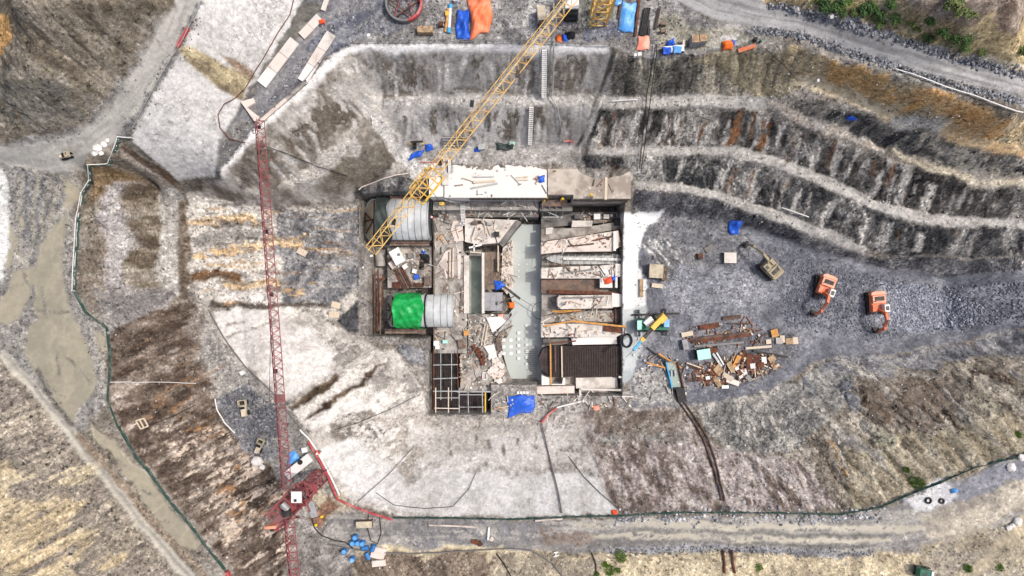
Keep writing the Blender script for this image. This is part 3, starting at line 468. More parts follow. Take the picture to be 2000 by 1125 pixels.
for k in range(70):
    f = _r.random(); x = 1180+f*780; row = _r.randrange(2)
    yt = np.interp(x, [1160,1480,1560,1650,1730,1820,1900,2000], [212,212,240,276,308,338,364,372]) if row == 0 else np.interp(x, [1140,1430,1500,1640,1700,1850,2000], [304,304,324,379,409,448,444])
    l = _r.uniform(18, 70)*(1 if x < 1700 else .7); yt += _r.uniform(0, 25); wd = _r.uniform(1.5, 6)
    band([(x, yt), (x-l*_r.uniform(.25, .5), yt+l)], wd, cols=_r.choice([[(202,198,191),(170,167,161)], [(196,190,180),(160,156,150)], [(40,39,38),(56,54,52)], [(128,98,72),(104,84,68)], [(184,180,174),(150,147,143)]]), warp=0.5, seed=200+k, thr=0.38, L=1.5, T=0.4)
band([(1238,364),(1330,366),(1400,385),(1500,417),(1600,455),(1690,490)], [16,17,21,22,24,14], cols=BEN, warp=0.2, L=3, T=1, amp=0.03, spk=0.15, seed=136)
rock([(1238,374),(1330,374),(1400,394),(1500,427),(1600,465),(1700,500),(1850,505),(2000,500),(X1,500),(X1,530),(2000,525),(1850,540),(1750,528),(1600,492),(1430,440),(1340,424),(1238,418)], [(60,61,64),(82,82,86),(104,104,106),(138,137,135)], ang=-60, seed=137)
band([(1545,156),(1590,166),(1640,184),(1700,207),(1745,230)], [14,22,22,24,16], cols=BTAN, ang=-20, L=4, T=0.8, warp=0.3, amp=0.04, spk=0.15, seed=123)
band([(1745,230),(1790,248),(1835,262)], [16,24,16], cols=[(160,156,149),(188,184,177),(204,200,193)], warp=0.5, amp=0.1, seed=124)
band([(1835,256),(1880,270),(1940,284),(2000,300),(2100,322)], [20,24,22,16,16], cols=[(190,156,114),(206,176,134),(200,184,156)], warp=0.4, amp=0.06, spk=0.2, seed=125)
paint([(1640,130),(1745,168),(1760,200),(1700,198),(1640,172)], [(176,136,88),(196,160,112),(160,138,104)], ang=-70, L=2.5, T=0.8, seed=171, warp=0.9, thr=0.36)
# -- pit floor
paint([(1232,412),(1300,420),(1340,421),(1430,437),(1600,489),(1750,527),(1850,538),(2000,524),(X1,520),(X1,632),(2000,640),(1850,668),(1720,690),(1600,702),(1500,764),(1340,794),(1232,795)], [(90,92,100),(110,112,120),(126,128,135),(146,148,154)], ang=20, L=5, T=2.0, amp=0.1, zone=4, seed=138, warp=0.5, spk=0.25, grit=0.45)
paint([(1290,520),(1480,530),(1540,580),(1400,620),(1300,600)], [(118,120,128),(134,136,143),(150,152,158)], ang=15, L=4, T=1.5, seed=139, warp=1.5, thr=0.42)
paint([(1720,560),(1850,570),(1920,600),(1880,640),(1760,640),(1700,610)], [(128,133,145),(146,150,162),(162,166,176)], L=2, T=1.5, seed=140, warp=1.5, amp=0.15)
paint([(1860,560),(2000,540),(X1,530),(X1,628),(2000,634),(1880,640)], [(96,99,108),(114,117,126),(130,133,141),(148,150,157)], ang=10, L=4, T=1.2, seed=170, warp=0.8, amp=0.15)
paint([(1480,480),(1620,500),(1720,540),(1700,600),(1640,640),(1520,620),(1560,560)], [(76,79,88),(98,101,110),(120,122,130)], L=2, T=1.5, seed=141, warp=1.5, thr=0.45, amp=0.15)
paint([(1250,420),(1420,430),(1480,480),(1440,520),(1290,515),(1240,470)], [(98,99,104),(120,121,124),(140,140,142)], ang=-20, L=3, T=0.8, seed=142, warp=1.0, amp=0.2)
paint([(1262,470),(1300,466),(1340,505),(1325,540),(1290,520),(1255,490)], [(96,97,100),(116,117,119),(226,226,224)], ang=-45, L=3.5, T=0.3, seed=143, warp=0.6, amp=0.3)
paint([(1240,720),(1330,720),(1340,790),(1240,792)], [(124,124,126),(150,149,147),(172,170,166)], L=2, T=1, seed=144, warp=1.0)
paint([(1400,650),(1560,640),(1560,700),(1480,760),(1400,740)], [(88,90,97),(108,109,114),(130,130,132)], L=2, T=1, seed=145, warp=1.5)
# -- north-centre faces
BR = [(80,73,65),(98,90,81),(120,113,104)]
paint([(670,90),(1190,90),(1204,110),(1180,190),(1140,290),(1130,320),(800,318),(760,250),(735,200),(690,150)], [(134,131,127),(166,163,159),(190,187,183),(206,203,199)], ang=88, L=4, T=1.6, amp=0.38, zone=3, seed=148, warp=0.4, spk=0.2, grit=0.3)
paint([(730,112),(1180,112),(1170,175),(735,172)], BR, ang=89, L=7, T=1.1, seed=149, thr=0.575, warp=0.6, iso=0.25)
paint([(770,212),(1150,212),(1120,268),(790,268)], BR, ang=89, L=7, T=1.1, seed=150, thr=0.56, warp=0.6, iso=0.25)
paint([(730,176),(1165,176),(1165,186),(735,188)], [(104,98,90),(132,126,118)], ang=0, L=5, T=0.8, seed=151, thr=0.45, warp=0.5)
paint([(735,188),(1165,188),(1160,206),(745,206)], [(164,161,157),(180,177,173),(194,191,187)], ang=0, L=4, T=1, seed=152, warp=0.3, amp=0.06)
paint([(800,286),(1135,286),(1130,322),(800,318)], [(132,129,125),(154,151,147),(176,173,169)], ang=0, L=2, T=1, seed=153, warp=0.4, amp=0.08)
band([(672,95),(800,94),(950,95),(1100,97),(1185,101)], [12,16,17,16,12], cols=[(242,241,240),(252,251,250)], warp=0.3, seed=154, amp=0.08, spk=0.08)
band([(1197,95),(1190,130),(1175,175),(1160,215),(1145,260),(1130,285)], [14,12,9,8,7,7], cols=[(58,55,50),(84,80,73),(110,106,98)], ang=70, L=2, T=0.4, warp=0.3, seed=155, amp=0.2)
band([(1190,150),(1172,195),(1158,230),(1140,275)], 6, cols=[(150,148,145),(168,166,163)], warp=0.4, seed=156)
paint([(1050,120),(1075,110),(1075,180),(1045,180)], [(170,167,163),(150,147,143)], ang=89, L=3, T=1, seed=157, warp=0.4, thr=0.42)
# -- north-west spur
paint([(672,95),(740,150),(745,206),(800,300),(790,345),(690,398),(560,404),(470,396),(380,380),(430,344),(510,244),(600,174)], [(100,94,86),(126,120,111),(156,150,143),(184,180,174),(206,202,197)], ang=38, L=2.8, T=1.8, amp=0.5, zone=3, seed=158, warp=0.4, spk=0.25, grit=0.4)
paint([(590,230),(640,190),(690,230),(640,290),(560,300),(540,260)], BR, ang=-50, L=3, T=1.0, seed=159, thr=0.47, warp=1.0)
paint([(690,290),(760,280),(790,320),(740,345),(660,370),(640,330)], [(92,86,74),(112,105,94),(130,124,114)], L=3, T=2, seed=160, thr=0.42, warp=1.0)
paint([(440,335),(500,265),(540,290),(520,350),(470,375)], BR, ang=-50, L=3, T=0.8, seed=161, thr=0.47, warp=0.8)
band([(676,94),(640,130),(600,172),(555,208),(510,244),(470,292),(432,344)], [13,18,15,14,14,12,12], cols=[(240,238,236),(252,251,250)], warp=0.3, seed=162, amp=0.15, spk=0.1)
paint([(700,200),(740,210),(800,290),(815,310),(790,330),(760,280),(720,240)], [(176,173,168),(200,197,193),(212,210,206)], ang=-55, L=4, T=1, seed=163, warp=0.8, amp=0.25, zone=3)
paint([(560,345),(640,300),(690,270),(700,290),(640,335),(570,375)], [(176,171,164),(200,195,189),(150,145,138)], ang=40, L=3, T=0.8, seed=164, warp=0.8, thr=0.42)
paint([(460,385),(560,392),(660,385),(690,400),(560,412),(470,402)], [(120,112,104),(160,154,148),(190,184,178)], ang=0, L=2, T=0.6, seed=165, warp=0.8, amp=0.35)
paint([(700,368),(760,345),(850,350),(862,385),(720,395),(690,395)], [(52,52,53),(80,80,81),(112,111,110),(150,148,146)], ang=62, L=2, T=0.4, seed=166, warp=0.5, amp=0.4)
paint([(795,312),(870,312),(870,350),(800,345)], [(184,181,177),(206,204,200),(160,157,153)], L=1.5, T=1, seed=167, warp=0.6, amp=0.15)
# -- trench and structure bottom
paint([(700,380),(1218,380),(1218,775),(1000,775),(1000,812),(830,812),(830,680),(700,660)], [(116,112,108),(138,134,129),(160,156,151)], L=3, T=2, seed=168, warp=0.1, amp=0.05)
paint([(840,760),(1236,760),(1236,795),(1100,806),(1000,815),(840,812)], [(120,118,115),(146,143,140),(168,165,161)], L=2, T=1.2, seed=169, warp=0.5, amp=0.08)
# thin run-off stains, seams and bedding lines
def streaks(n, seed, x0, x1, ytop, ybot, dx, dy, lmin, lmax, wmin, wmax, pal, op=0.85, bend=4):
    r = random.Random(seed)
    for k in range(n):
        x = r.uniform(x0, x1); y = r.uniform(ytop(x), ybot(x)); l = r.uniform(lmin, lmax); wd = r.uniform(wmin, wmax)
        pts = [(x+dx*l*f+r.uniform(-bend, bend)*(f > 0), y+dy*l*f+r.uniform(-bend, bend)*(f > 0)*.5) for f in (0, .33, .66, 1)]
        band(pts, [wd*.6, wd, wd*.8, wd*.4], cols=r.choice(pal), warp=0.35, seed=400+k+seed, thr=0.36, L=1.2, T=0.5, op=op)
DK = [(78,73,67),(98,92,85)]; WT = [(214,212,209),(196,193,189)]; GY = [(130,126,121),(150,146,141)]
streaks(60, 1, 720, 1180, lambda x: 102, lambda x: 150, -.05, 1, 15, 60, 2, 8, [DK, WT, WT, GY, WT, GY], bend=2)
streaks(55, 2, 770, 1140, lambda x: 210, lambda x: 250, -.05, 1, 12, 50, 2, 8, [DK, WT, WT, GY, WT, GY], bend=2)
streaks(60, 3, 450, 720, lambda x: 345-(x-430)*1.0+12, lambda x: 400-(x-430)*.55, .6, .8, 12, 50, 2, 9, [DK, WT, WT, GY], bend=3)
streaks(55, 4, 370, 660, lambda x: 395, lambda x: 595, 1, .02, 20, 110, 1.5, 5, [[(70,66,62),(96,91,86)], [(206,202,195),(184,180,173)], [(176,142,100),(198,170,132)], [(110,88,68),(136,116,94)]], bend=4)
streaks(45, 5, 0, 290, lambda x: 735+x*1.05, lambda x: 1110, 1, -.52, 20, 110, 1.5, 4, [[(86,80,75),(104,98,92)], [(190,180,158),(172,163,144)], [(140,132,122),(120,112,104)]], op=.45, bend=3)
streaks(45, 6, 240, 540, lambda x: 650+(x-240)*.55, lambda x: 800+(x-240)*.9, 1, -.6, 12, 60, 1.5, 6, [[(58,48,41),(76,65,56)], [(196,187,178),(170,160,150)], [(150,118,86),(126,100,78)]], bend=3)
streaks(40, 7, 1420, 1980, lambda x: 800-(x-1420)*.2, lambda x: 960-(x-1420)*.14, .7, .75, 15, 70, 1.5, 6, [[(80,72,62),(102,94,82)], [(190,184,170),(166,160,146)], [(122,122,122),(146,144,140)]], bend=5)
streaks(40, 8, 1200, 1620, lambda x: 860, lambda x: 950, .45, 1, 12, 55, 1.5, 6, [[(76,66,60),(98,88,80)], [(206,198,194),(184,176,172)]], bend=3)
streaks(30, 9, 20, 300, lambda x: 10, lambda x: 250-x*.6, .55, .85, 12, 60, 1.5, 4, [[(66,60,52),(84,77,68)], [(146,138,126),(128,120,108)]], bend=3)
streaks(25, 10, 660, 1180, lambda x: 815, lambda x: 980, .05, 1, 15, 60, 1.5, 5, [[(160,157,152),(178,175,171)], [(232,231,230),(224,223,222)], [(140,135,128),(160,155,148)]], op=.7, bend=4)
streaks(22, 11, 290, 560, lambda x: 20, lambda x: 330, .6, .6, 10, 45, 1.5, 5, [[(168,166,163),(184,182,180)], [(150,146,142),(172,169,166)]], op=.7, bend=6)
WH = dict(cols=[(222,225,225),(236,238,238),(244,246,246)], zone=2, warp=0.45, amp=0.02, fine=0.1, spk=0.06)
paint([(1214,414),(1300,412),(1285,432),(1262,440),(1255,462),(1250,490),(1245,520),(1262,545),(1258,600),(1250,620),(1214,618)], seed=146, L=3, T=2, **WH)
paint([(1214,600),(1262,600),(1258,650),(1250,690),(1240,730),(1226,752),(1214,745)], [(160,168,170),(178,185,187),(192,198,199)], L=4, T=1, warp=0.4, amp=0.02, spk=0.06, fine=0.1, seed=147, zone=2)
# ---------------------------------------------------------------- build the sheets
gully([(1420,790),(1600,710),(1850,680),(2000,650),(2000,884),(1850,942),(1650,1000),(1560,900),(1400,870)], -42, 0.72, 9, 2.6, 11)
gully([(1160,810),(1330,800),(1420,870),(1560,900),(1640,995),(1210,995)], -62, 0.44, 7, 1.6, 12)
gully([(220,650),(372,595),(425,772),(562,960),(570,1125),(455,1115),(270,895)], 32, 0.48, 7, 1.3, 13)
gully([(0,720),(125,860),(350,1125),(0,1125)], 28, 0.18, 10, 2.2, 14)
gully([(0,0),(335,0),(210,180),(120,262),(0,280)], -55, 0.48, 8, 1.6, 15)
gully([(1160,212),(1480,212),(1730,308),(2000,372),(2000,430),(1700,390),(1440,288),(1160,290)], -66, 0.22, 6, 1.2, 16)
gully([(1150,306),(1430,306),(1640,380),(2000,446),(2000,500),(1680,478),(1400,376),(1240,352)], -64, 0.22, 6, 1.2, 17)
gully([(1200,105),(1480,92),(2000,240),(2000,290),(1540,152),(1380,186),(1200,190)], -72, 0.4, 6, 1.2, 18)
gully([(1500,205),(1600,200),(1820,270),(2000,306),(2000,350),(1740,290),(1540,222)], -40, 0.48, 5, 1.4, 19)
gully([(600,180),(690,110),(740,190),(800,300),(690,396),(470,394),(440,340)], 45, 0.48, 5, 2.2, 20)
gully([(680,100),(1190,100),(1160,184),(735,184)], 88, 0.32, 5, 2.2, 21); gully([(750,210),(1160,210),(1130,285),(800,285)], 88, 0.32, 5, 2.2, 22)
gully([(560,640),(770,690),(832,762),(836,812),(620,850),(600,800)], 35, 0.48, 6, 1.8, 23)
gully([(372,385),(700,405),(700,640),(640,620),(420,600)], 5, 0.4, 6, 1.4, 24)
# beyond the picture the outermost covers go on
VZ = VZ+DISP
VZ += ((vn(VX/0.4, VY/0.4, 3)-0.5)*0.35+(CV2-0.5)*0.2)*np.minimum(AMP, 0.4)*np.clip(MODU, 0.3, 1.2)
pm = ZON == 2
VZ[pm] -= 0.03
# scattered stones and clods in the heights of rough ground are built below as separate stones
def ground_mat(name, rough, spec=0.3, bump=0.25, con=0.3, grit=1.0, stain=1.0):
    m = bpy.data.materials.new(name); m.use_nodes = True; n = m.node_tree.nodes; l = m.node_tree.links; b = n['Principled BSDF']
    def nd(t_, **k):
        x = n.new(t_)
        for q_, v_ in k.items(): setattr(x, q_, v_)
        return x
    def mth(op, a_, b_):
        x = nd('ShaderNodeMath', operation=op)
        for i, v_ in enumerate((a_, b_)):
            if isinstance(v_, (int, float)): x.inputs[i].default_value = v_
            else: l.new(v_, x.inputs[i])
        return x.outputs[0]
    at = nd('ShaderNodeAttribute', attribute_name='cover'); tc = nd('ShaderNodeTexCoord')
    no = nd('ShaderNodeTexNoise'); no.inputs['Scale'].default_value = 2.2; no.inputs['Detail'].default_value = 8; no.inputs['Roughness'].default_value = 0.78
    l.new(tc.outputs['Object'], no.inputs['Vector']); tot = None
    for sc_, wt in ((3.3, 0.6), (7.5, 0.5)):          # loose fragments: most plain, a few pale, some dark
        vo = nd('ShaderNodeTexVoronoi'); vo.inputs['Scale'].default_value = sc_; l.new(tc.outputs['Object'], vo.inputs['Vector']); sp = nd('ShaderNodeSeparateColor'); l.new(vo.outputs['Color'], sp.inputs[0])
        cr = nd('ShaderNodeFloatCurve') if False else nd('ShaderNodeValToRGB'); e = cr.color_ramp.elements; e[0].position = 0; e[0].color = (0.1, 0.1, 0.1, 1); e[1].position = 1; e[1].color = (1, 1, 1, 1)
        for p_, v_ in ((0.14, 0.38), (0.5, 0.5), (0.86, 0.58), (0.93, 0.85)): x = e.new(p_); x.color = (v_, v_, v_, 1)
        l.new(sp.outputs[0], cr.inputs[0]); w_ = mth('MULTIPLY', mth('SUBTRACT', cr.outputs[0], 0.5), wt*2.3); tot = w_ if tot is None else mth('ADD', tot, w_)
    nz = nd('ShaderNodeMapRange'); nz.inputs['From Min'].default_value = 0.3; nz.inputs['From Max'].default_value = 0.7; nz.inputs['To Min'].default_value = -con; nz.inputs['To Max'].default_value = con; l.new(no.outputs['Fac'], nz.inputs['Value'])
    sh = None
    for sc_, wt, of_ in ((0.55, 0.26, 0.0), (1.7, 0.30, 13.0)):      # sharp-edged stains and weathered patches
        n3 = nd('ShaderNodeTexNoise'); n3.inputs['Scale'].default_value = sc_; n3.inputs['Detail'].default_value = 9; n3.inputs['Roughness'].default_value = 0.74; n3.inputs['Distortion'].default_value = 0.6
        vv = nd('ShaderNodeVectorMath', operation='ADD'); vv.inputs[1].default_value = (of_, of_, 0); l.new(tc.outputs['Object'], vv.inputs[0]); l.new(vv.outputs[0], n3.inputs['Vector'])
        m3 = nd('ShaderNodeMapRange'); m3.inputs['From Min'].default_value = 0.455; m3.inputs['From Max'].default_value = 0.535; m3.inputs['To Min'].default_value = -wt*stain; m3.inputs['To Max'].default_value = wt*0.7*stain; l.new(n3.outputs['Fac'], m3.inputs['Value']); sh = m3.outputs[0] if sh is None else mth('ADD', sh, m3.outputs[0])
    f = mth('ADD', mth('ADD', mth('MULTIPLY', mth('MULTIPLY', tot, at.outputs['Alpha']), grit), mth('ADD', nz.outputs[0], sh)), 1.0)
    mx = nd('ShaderNodeVectorMath', operation='MULTIPLY'); l.new(at.outputs['Color'], mx.inputs[0]); l.new(f, mx.inputs[1]); l.new(mx.outputs[0], b.inputs['Base Color'])
    b.inputs['Roughness'].default_value = rough; b.inputs['Specular IOR Level'].default_value = spec
    if bump:
        bp = nd('ShaderNodeBump'); bp.inputs['Strength'].default_value = bump; bp.inputs['Distance'].default_value = 0.25
        l.new(mth('ADD', no.outputs['Fac'], tot), bp.inputs['Height']); l.new(bp.outputs[0], b.inputs['Normal'])
    return m
GM = ground_mat('broken_rock_and_soil', 0.95, 0.15, 0.3, 0.16, 1.0, 0.55); GS = ground_mat('sprayed_concrete', 0.9, 0.2, 0.25, 0.08, 0.8, 0.4); GW = ground_mat('wet_mud', 0.3, 0.35, 0.0, 0.04, 0.3, 0.15); GR = ground_mat('compacted_mud_road', 0.85, 0.25, 0.15, 0.08, 0.6, 0.25)
fz = ZON[:-1, :-1]
idx = np.arange(NX*NY).reshape(NY, NX)
quad = np.stack([idx[:-1, :-1], idx[:-1, 1:], idx[1:, 1:], idx[1:, :-1]], -1)
PV = np.stack([VX, VY, VZ], -1).reshape(-1, 3).astype(np.float32); PC = np.concatenate([np.clip(COL, 0.01, 0.8), GRIT[..., None]], -1).reshape(-1, 4).astype(np.float32)
def sheet(name, q, mat):
    used, inv = np.unique(q.reshape(-1), return_inverse=True)
    me = bpy.data.meshes.new(name); me.vertices.add(len(used)); me.vertices.foreach_set('co', PV[used].reshape(-1))
    n = len(q); me.loops.add(n*4); me.loops.foreach_set('vertex_index', inv.astype(np.int32)); me.polygons.add(n)
    me.polygons.foreach_set('loop_start', np.arange(0, n*4, 4, dtype=np.int32)); me.polygons.foreach_set('loop_total', np.full(n, 4, np.int32))
    me.update(calc_edges=True); at = me.color_attributes.new('cover', 'FLOAT_COLOR', 'POINT'); at.data.foreach_set('color', PC[used].reshape(-1))
    me.polygons.foreach_set('use_smooth', np.zeros(n, bool))
    me.materials.append(mat); o = bpy.data.objects.new(name, me); C.objects.link(o); o['kind'] = 'structure'; return o
for zi, nm in enumerate(ZN):
    q = quad[fz == zi]
    if len(q): sheet(nm, q, [GM, GR, GW, GS, GM, GM, GR][zi])
def hz2(x, y):      # height of the finished ground
    i = int(np.clip(np.searchsorted(ax, x), 1, NX-1)); j = int(np.clip(np.searchsorted(ay, y), 1, NY-1))
    return float(VZ[j-1:j+1, i-1:i+1].max())
def GP(px, py, dz=0.0):
    p = G(px, py); p.z = hz2(p.x, p.y)+dz; return p
# ---------------------------------------------------------------- object helpers
MATS = {}
def mat(name, c, rough=0.7, metal=0.0, var=0.25, sc=1.5, c2=None, f2=0.45, bump=0.0, alpha=None):
    if name in MATS: return MATS[name]
    m = bpy.data.materials.new(name); m.use_nodes = True; n = m.node_tree.nodes; l = m.node_tree.links; b = n['Principled BSDF']
    geo = n.new('ShaderNodeNewGeometry'); no = n.new('ShaderNodeTexNoise'); no.inputs['Scale'].default_value = sc; no.inputs['Detail'].default_value = 7; no.inputs['Roughness'].default_value = 0.7
    l.new(geo.outputs['Position'], no.inputs['Vector'])
    r = n.new('ShaderNodeValToRGB'); e = r.color_ramp.elements; lc = lin(c)
    e[0].position = 0.3; e[0].color = [v*(1-var) for v in lc]+[1]; e[1].position = 0.7; e[1].color = [min(0.9, v*(1+var)) for v in lc]+[1]
    l.new(no.outputs['Fac'], r.inputs['Fac']); out = r.outputs[0]
    if c2:
        n2 = n.new('ShaderNodeTexNoise'); n2.inputs['Scale'].default_value = sc*0.45; n2.inputs['Detail'].default_value = 6; n2.inputs['Roughness'].default_value = 0.65
        l.new(geo.outputs['Position'], n2.inputs['Vector'])
        mr = n.new('ShaderNodeMapRange'); mr.inputs['From Min'].default_value = 1-f2-0.06; mr.inputs['From Max'].default_value = 1-f2+0.06; l.new(n2.outputs['Fac'], mr.inputs['Value'])
        mx = n.new('ShaderNodeMix'); mx.data_type = 'RGBA'; l.new(mr.outputs[0], mx.inputs['Factor']); l.new(out, mx.inputs[6]); mx.inputs[7].default_value = lin(c2)+[1]; out = mx.outputs[2]
    l.new(out, b.inputs['Base Color']); b.inputs['Roughness'].default_value = rough; b.inputs['Metallic'].default_value = metal; b.inputs['Specular IOR Level'].default_value = 0.35
    if bump:
        bp = n.new('ShaderNodeBump'); bp.inputs['Strength'].default_value = bump; bp.inputs['Distance'].default_value = 0.08; l.new(no.outputs['Fac'], bp.inputs['Height']); l.new(bp.outputs[0], b.inputs['Normal'])
    if alpha is not None: b.inputs['Alpha'].default_value = alpha
    MATS[name] = m; return m
mat('yellow_paint', (228,184,108), 0.55, c2=(190,146,90), f2=0.42); mat('red_paint', (144,72,76), 0.65, c2=(130,92,90), f2=0.45)
mat('orange_paint', (218,118,80), 0.6, var=0.15, c2=(206,150,124), f2=0.45, sc=2.5); mat('faded_orange', (230,164,138), 0.5, var=0.1, c2=(210,140,110), f2=0.45)
mat('beige_paint', (158,148,124), 0.6, var=0.15, c2=(150,130,96), f2=0.42); mat('white_paint', (226,226,224), 0.5, var=0.05, c2=(188,184,178), f2=0.36)
mat('green_paint', (40,110,88), 0.5, c2=(60,70,62), f2=0.42); mat('sky_blue_paint', (64,160,206), 0.45, c2=(110,150,170), f2=0.36)
mat('crane_yellow', (218,178,70), 0.45, c2=(170,140,70), f2=0.38)
mat('dark_steel', (46,46,48), 0.6, 0.3, c2=(80,72,66), f2=0.42); mat('rubber', (34,34,35), 0.85); mat('glass', (40,48,54), 0.12, var=0.1)
mat('rust', (112,66,46), 0.85, var=0.35, sc=3, c2=(76,52,44), f2=0.5); mat('rust_brown', (104,82,72), 0.85, var=0.3, c2=(70,58,54), f2=0.5)
mat('galvanised', (168,170,170), 0.5, 0.3, var=0.15, c2=(130,128,124), f2=0.42); mat('grey_steel', (120,120,120), 0.6, 0.2)
mat('penstock_paint', (186,191,194), 0.45, 0.0, var=0.1, sc=0.8, c2=(164,168,170), f2=0.44, bump=0.1); mat('penstock_seam', (120,122,122), 0.6); mat('cream_board', (190,180,158), 0.8, c2=(160,150,130), f2=0.42)
mat('timber', (176,150,118), 0.9, var=0.3, sc=4, c2=(140,118,96), f2=0.48); mat('orange_timber', (206,150,80), 0.85, var=0.25, sc=3, c2=(170,130,90), f2=0.45)
mat('old_timber', (128,112,98), 0.9, var=0.35, sc=3, c2=(96,84,76), f2=0.48); mat('plywood_brown', (124,104,92), 0.85, var=0.3, sc=2, c2=(98,86,80), f2=0.48); mat('pale_timber', (206,192,172), 0.9, var=0.2, sc=4)
mat('concrete_pale', (212,206,199), 0.9, var=0.14, sc=0.9, c2=(176,170,163), f2=0.44, bump=0.2); mat('concrete_white', (222,219,215), 0.9, var=0.06, sc=0.7, c2=(196,191,185), f2=0.36, bump=0.1)
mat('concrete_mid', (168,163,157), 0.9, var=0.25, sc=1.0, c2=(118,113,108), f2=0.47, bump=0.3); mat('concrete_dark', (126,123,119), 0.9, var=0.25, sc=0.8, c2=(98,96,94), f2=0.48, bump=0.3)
mat('concrete_patchy', (190,181,170), 0.85, var=0.1, sc=0.55, c2=(150,140,130), f2=0.47, bump=0.1); mat('concrete_pink', (216,203,194), 0.9, var=0.1, sc=1, c2=(180,168,160), f2=0.4)
mat('cement_water', (182,190,188), 0.4, var=0.05, sc=0.3, c2=(168,175,172), f2=0.46); mat('green_water', (150,166,158), 0.3, var=0.08, sc=0.4, c2=(118,134,126), f2=0.46)
mat('formwork_grey', (152,152,156), 0.6, var=0.1, c2=(130,128,128), f2=0.42); mat('formwork_dark', (66,64,62), 0.75, var=0.3, c2=(96,92,88), f2=0.42)
mat('rebar_mat', (64,54,54), 0.85, var=0.3, sc=2, c2=(84,74,72), f2=0.42)
mat('blue_tarp', (40,92,200), 0.4, var=0.22, sc=1.6, c2=(84,132,218), f2=0.36, bump=0.4); mat('light_blue_tarp', (92,160,232), 0.4, var=0.15, sc=1.4, c2=(150,196,240), f2=0.42, bump=0.4)
mat('green_tarp', (16,150,70), 0.4, var=0.35, sc=1.2, c2=(60,192,110), f2=0.42, bump=0.4); mat('orange_tarp', (240,122,78), 0.5, var=0.12, sc=1.2, c2=(246,150,112), f2=0.45, bump=0.3)
mat('salmon_tarp', (246,152,130), 0.5, var=0.08, sc=1.2, c2=(250,172,150), f2=0.45, bump=0.3); mat('slate_tarp', (50,60,58), 0.6, var=0.15, sc=1.0, c2=(64,74,72), f2=0.42, bump=0.3); mat('bright_orange_cloth', (250,112,40), 0.6, var=0.15)
mat('white_cloth', (222,222,222), 0.8, var=0.08); mat('black_cloth', (30,32,34), 0.7); mat('barrel_blue', (62,118,176), 0.4, var=0.12, c2=(80,140,200), f2=0.38)
mat('cable_black', (44,42,42), 0.8); mat('hose_grey', (110,108,106), 0.8); mat('netting_green', (50,74,68), 0.85, var=0.4, sc=2.5, c2=(92,104,96), f2=0.46); mat('pipe_red', (176,72,76), 0.6, var=0.2, c2=(200,130,124), f2=0.42)
mat('skin', (150,108,84), 0.6, var=0.05); mat('hat_yellow', (240,200,40), 0.4, var=0.05); mat('hat_white', (226,226,226), 0.4, var=0.05); mat('cloth_navy', (50,60,96), 0.9, var=0.15); mat('cloth_orange', (232,92,56), 0.8, var=0.12); mat('cloth_yellow', (216,184,60), 0.85, var=0.12); mat('cloth_grey', (104,104,108), 0.9)
mat('turquoise_paint', (172,222,212), 0.5, var=0.05, c2=(150,200,190), f2=0.36); mat('white_foam', (228,228,226), 0.85, var=0.05)
mat('mint_panel', (184,220,206), 0.6, var=0.06)
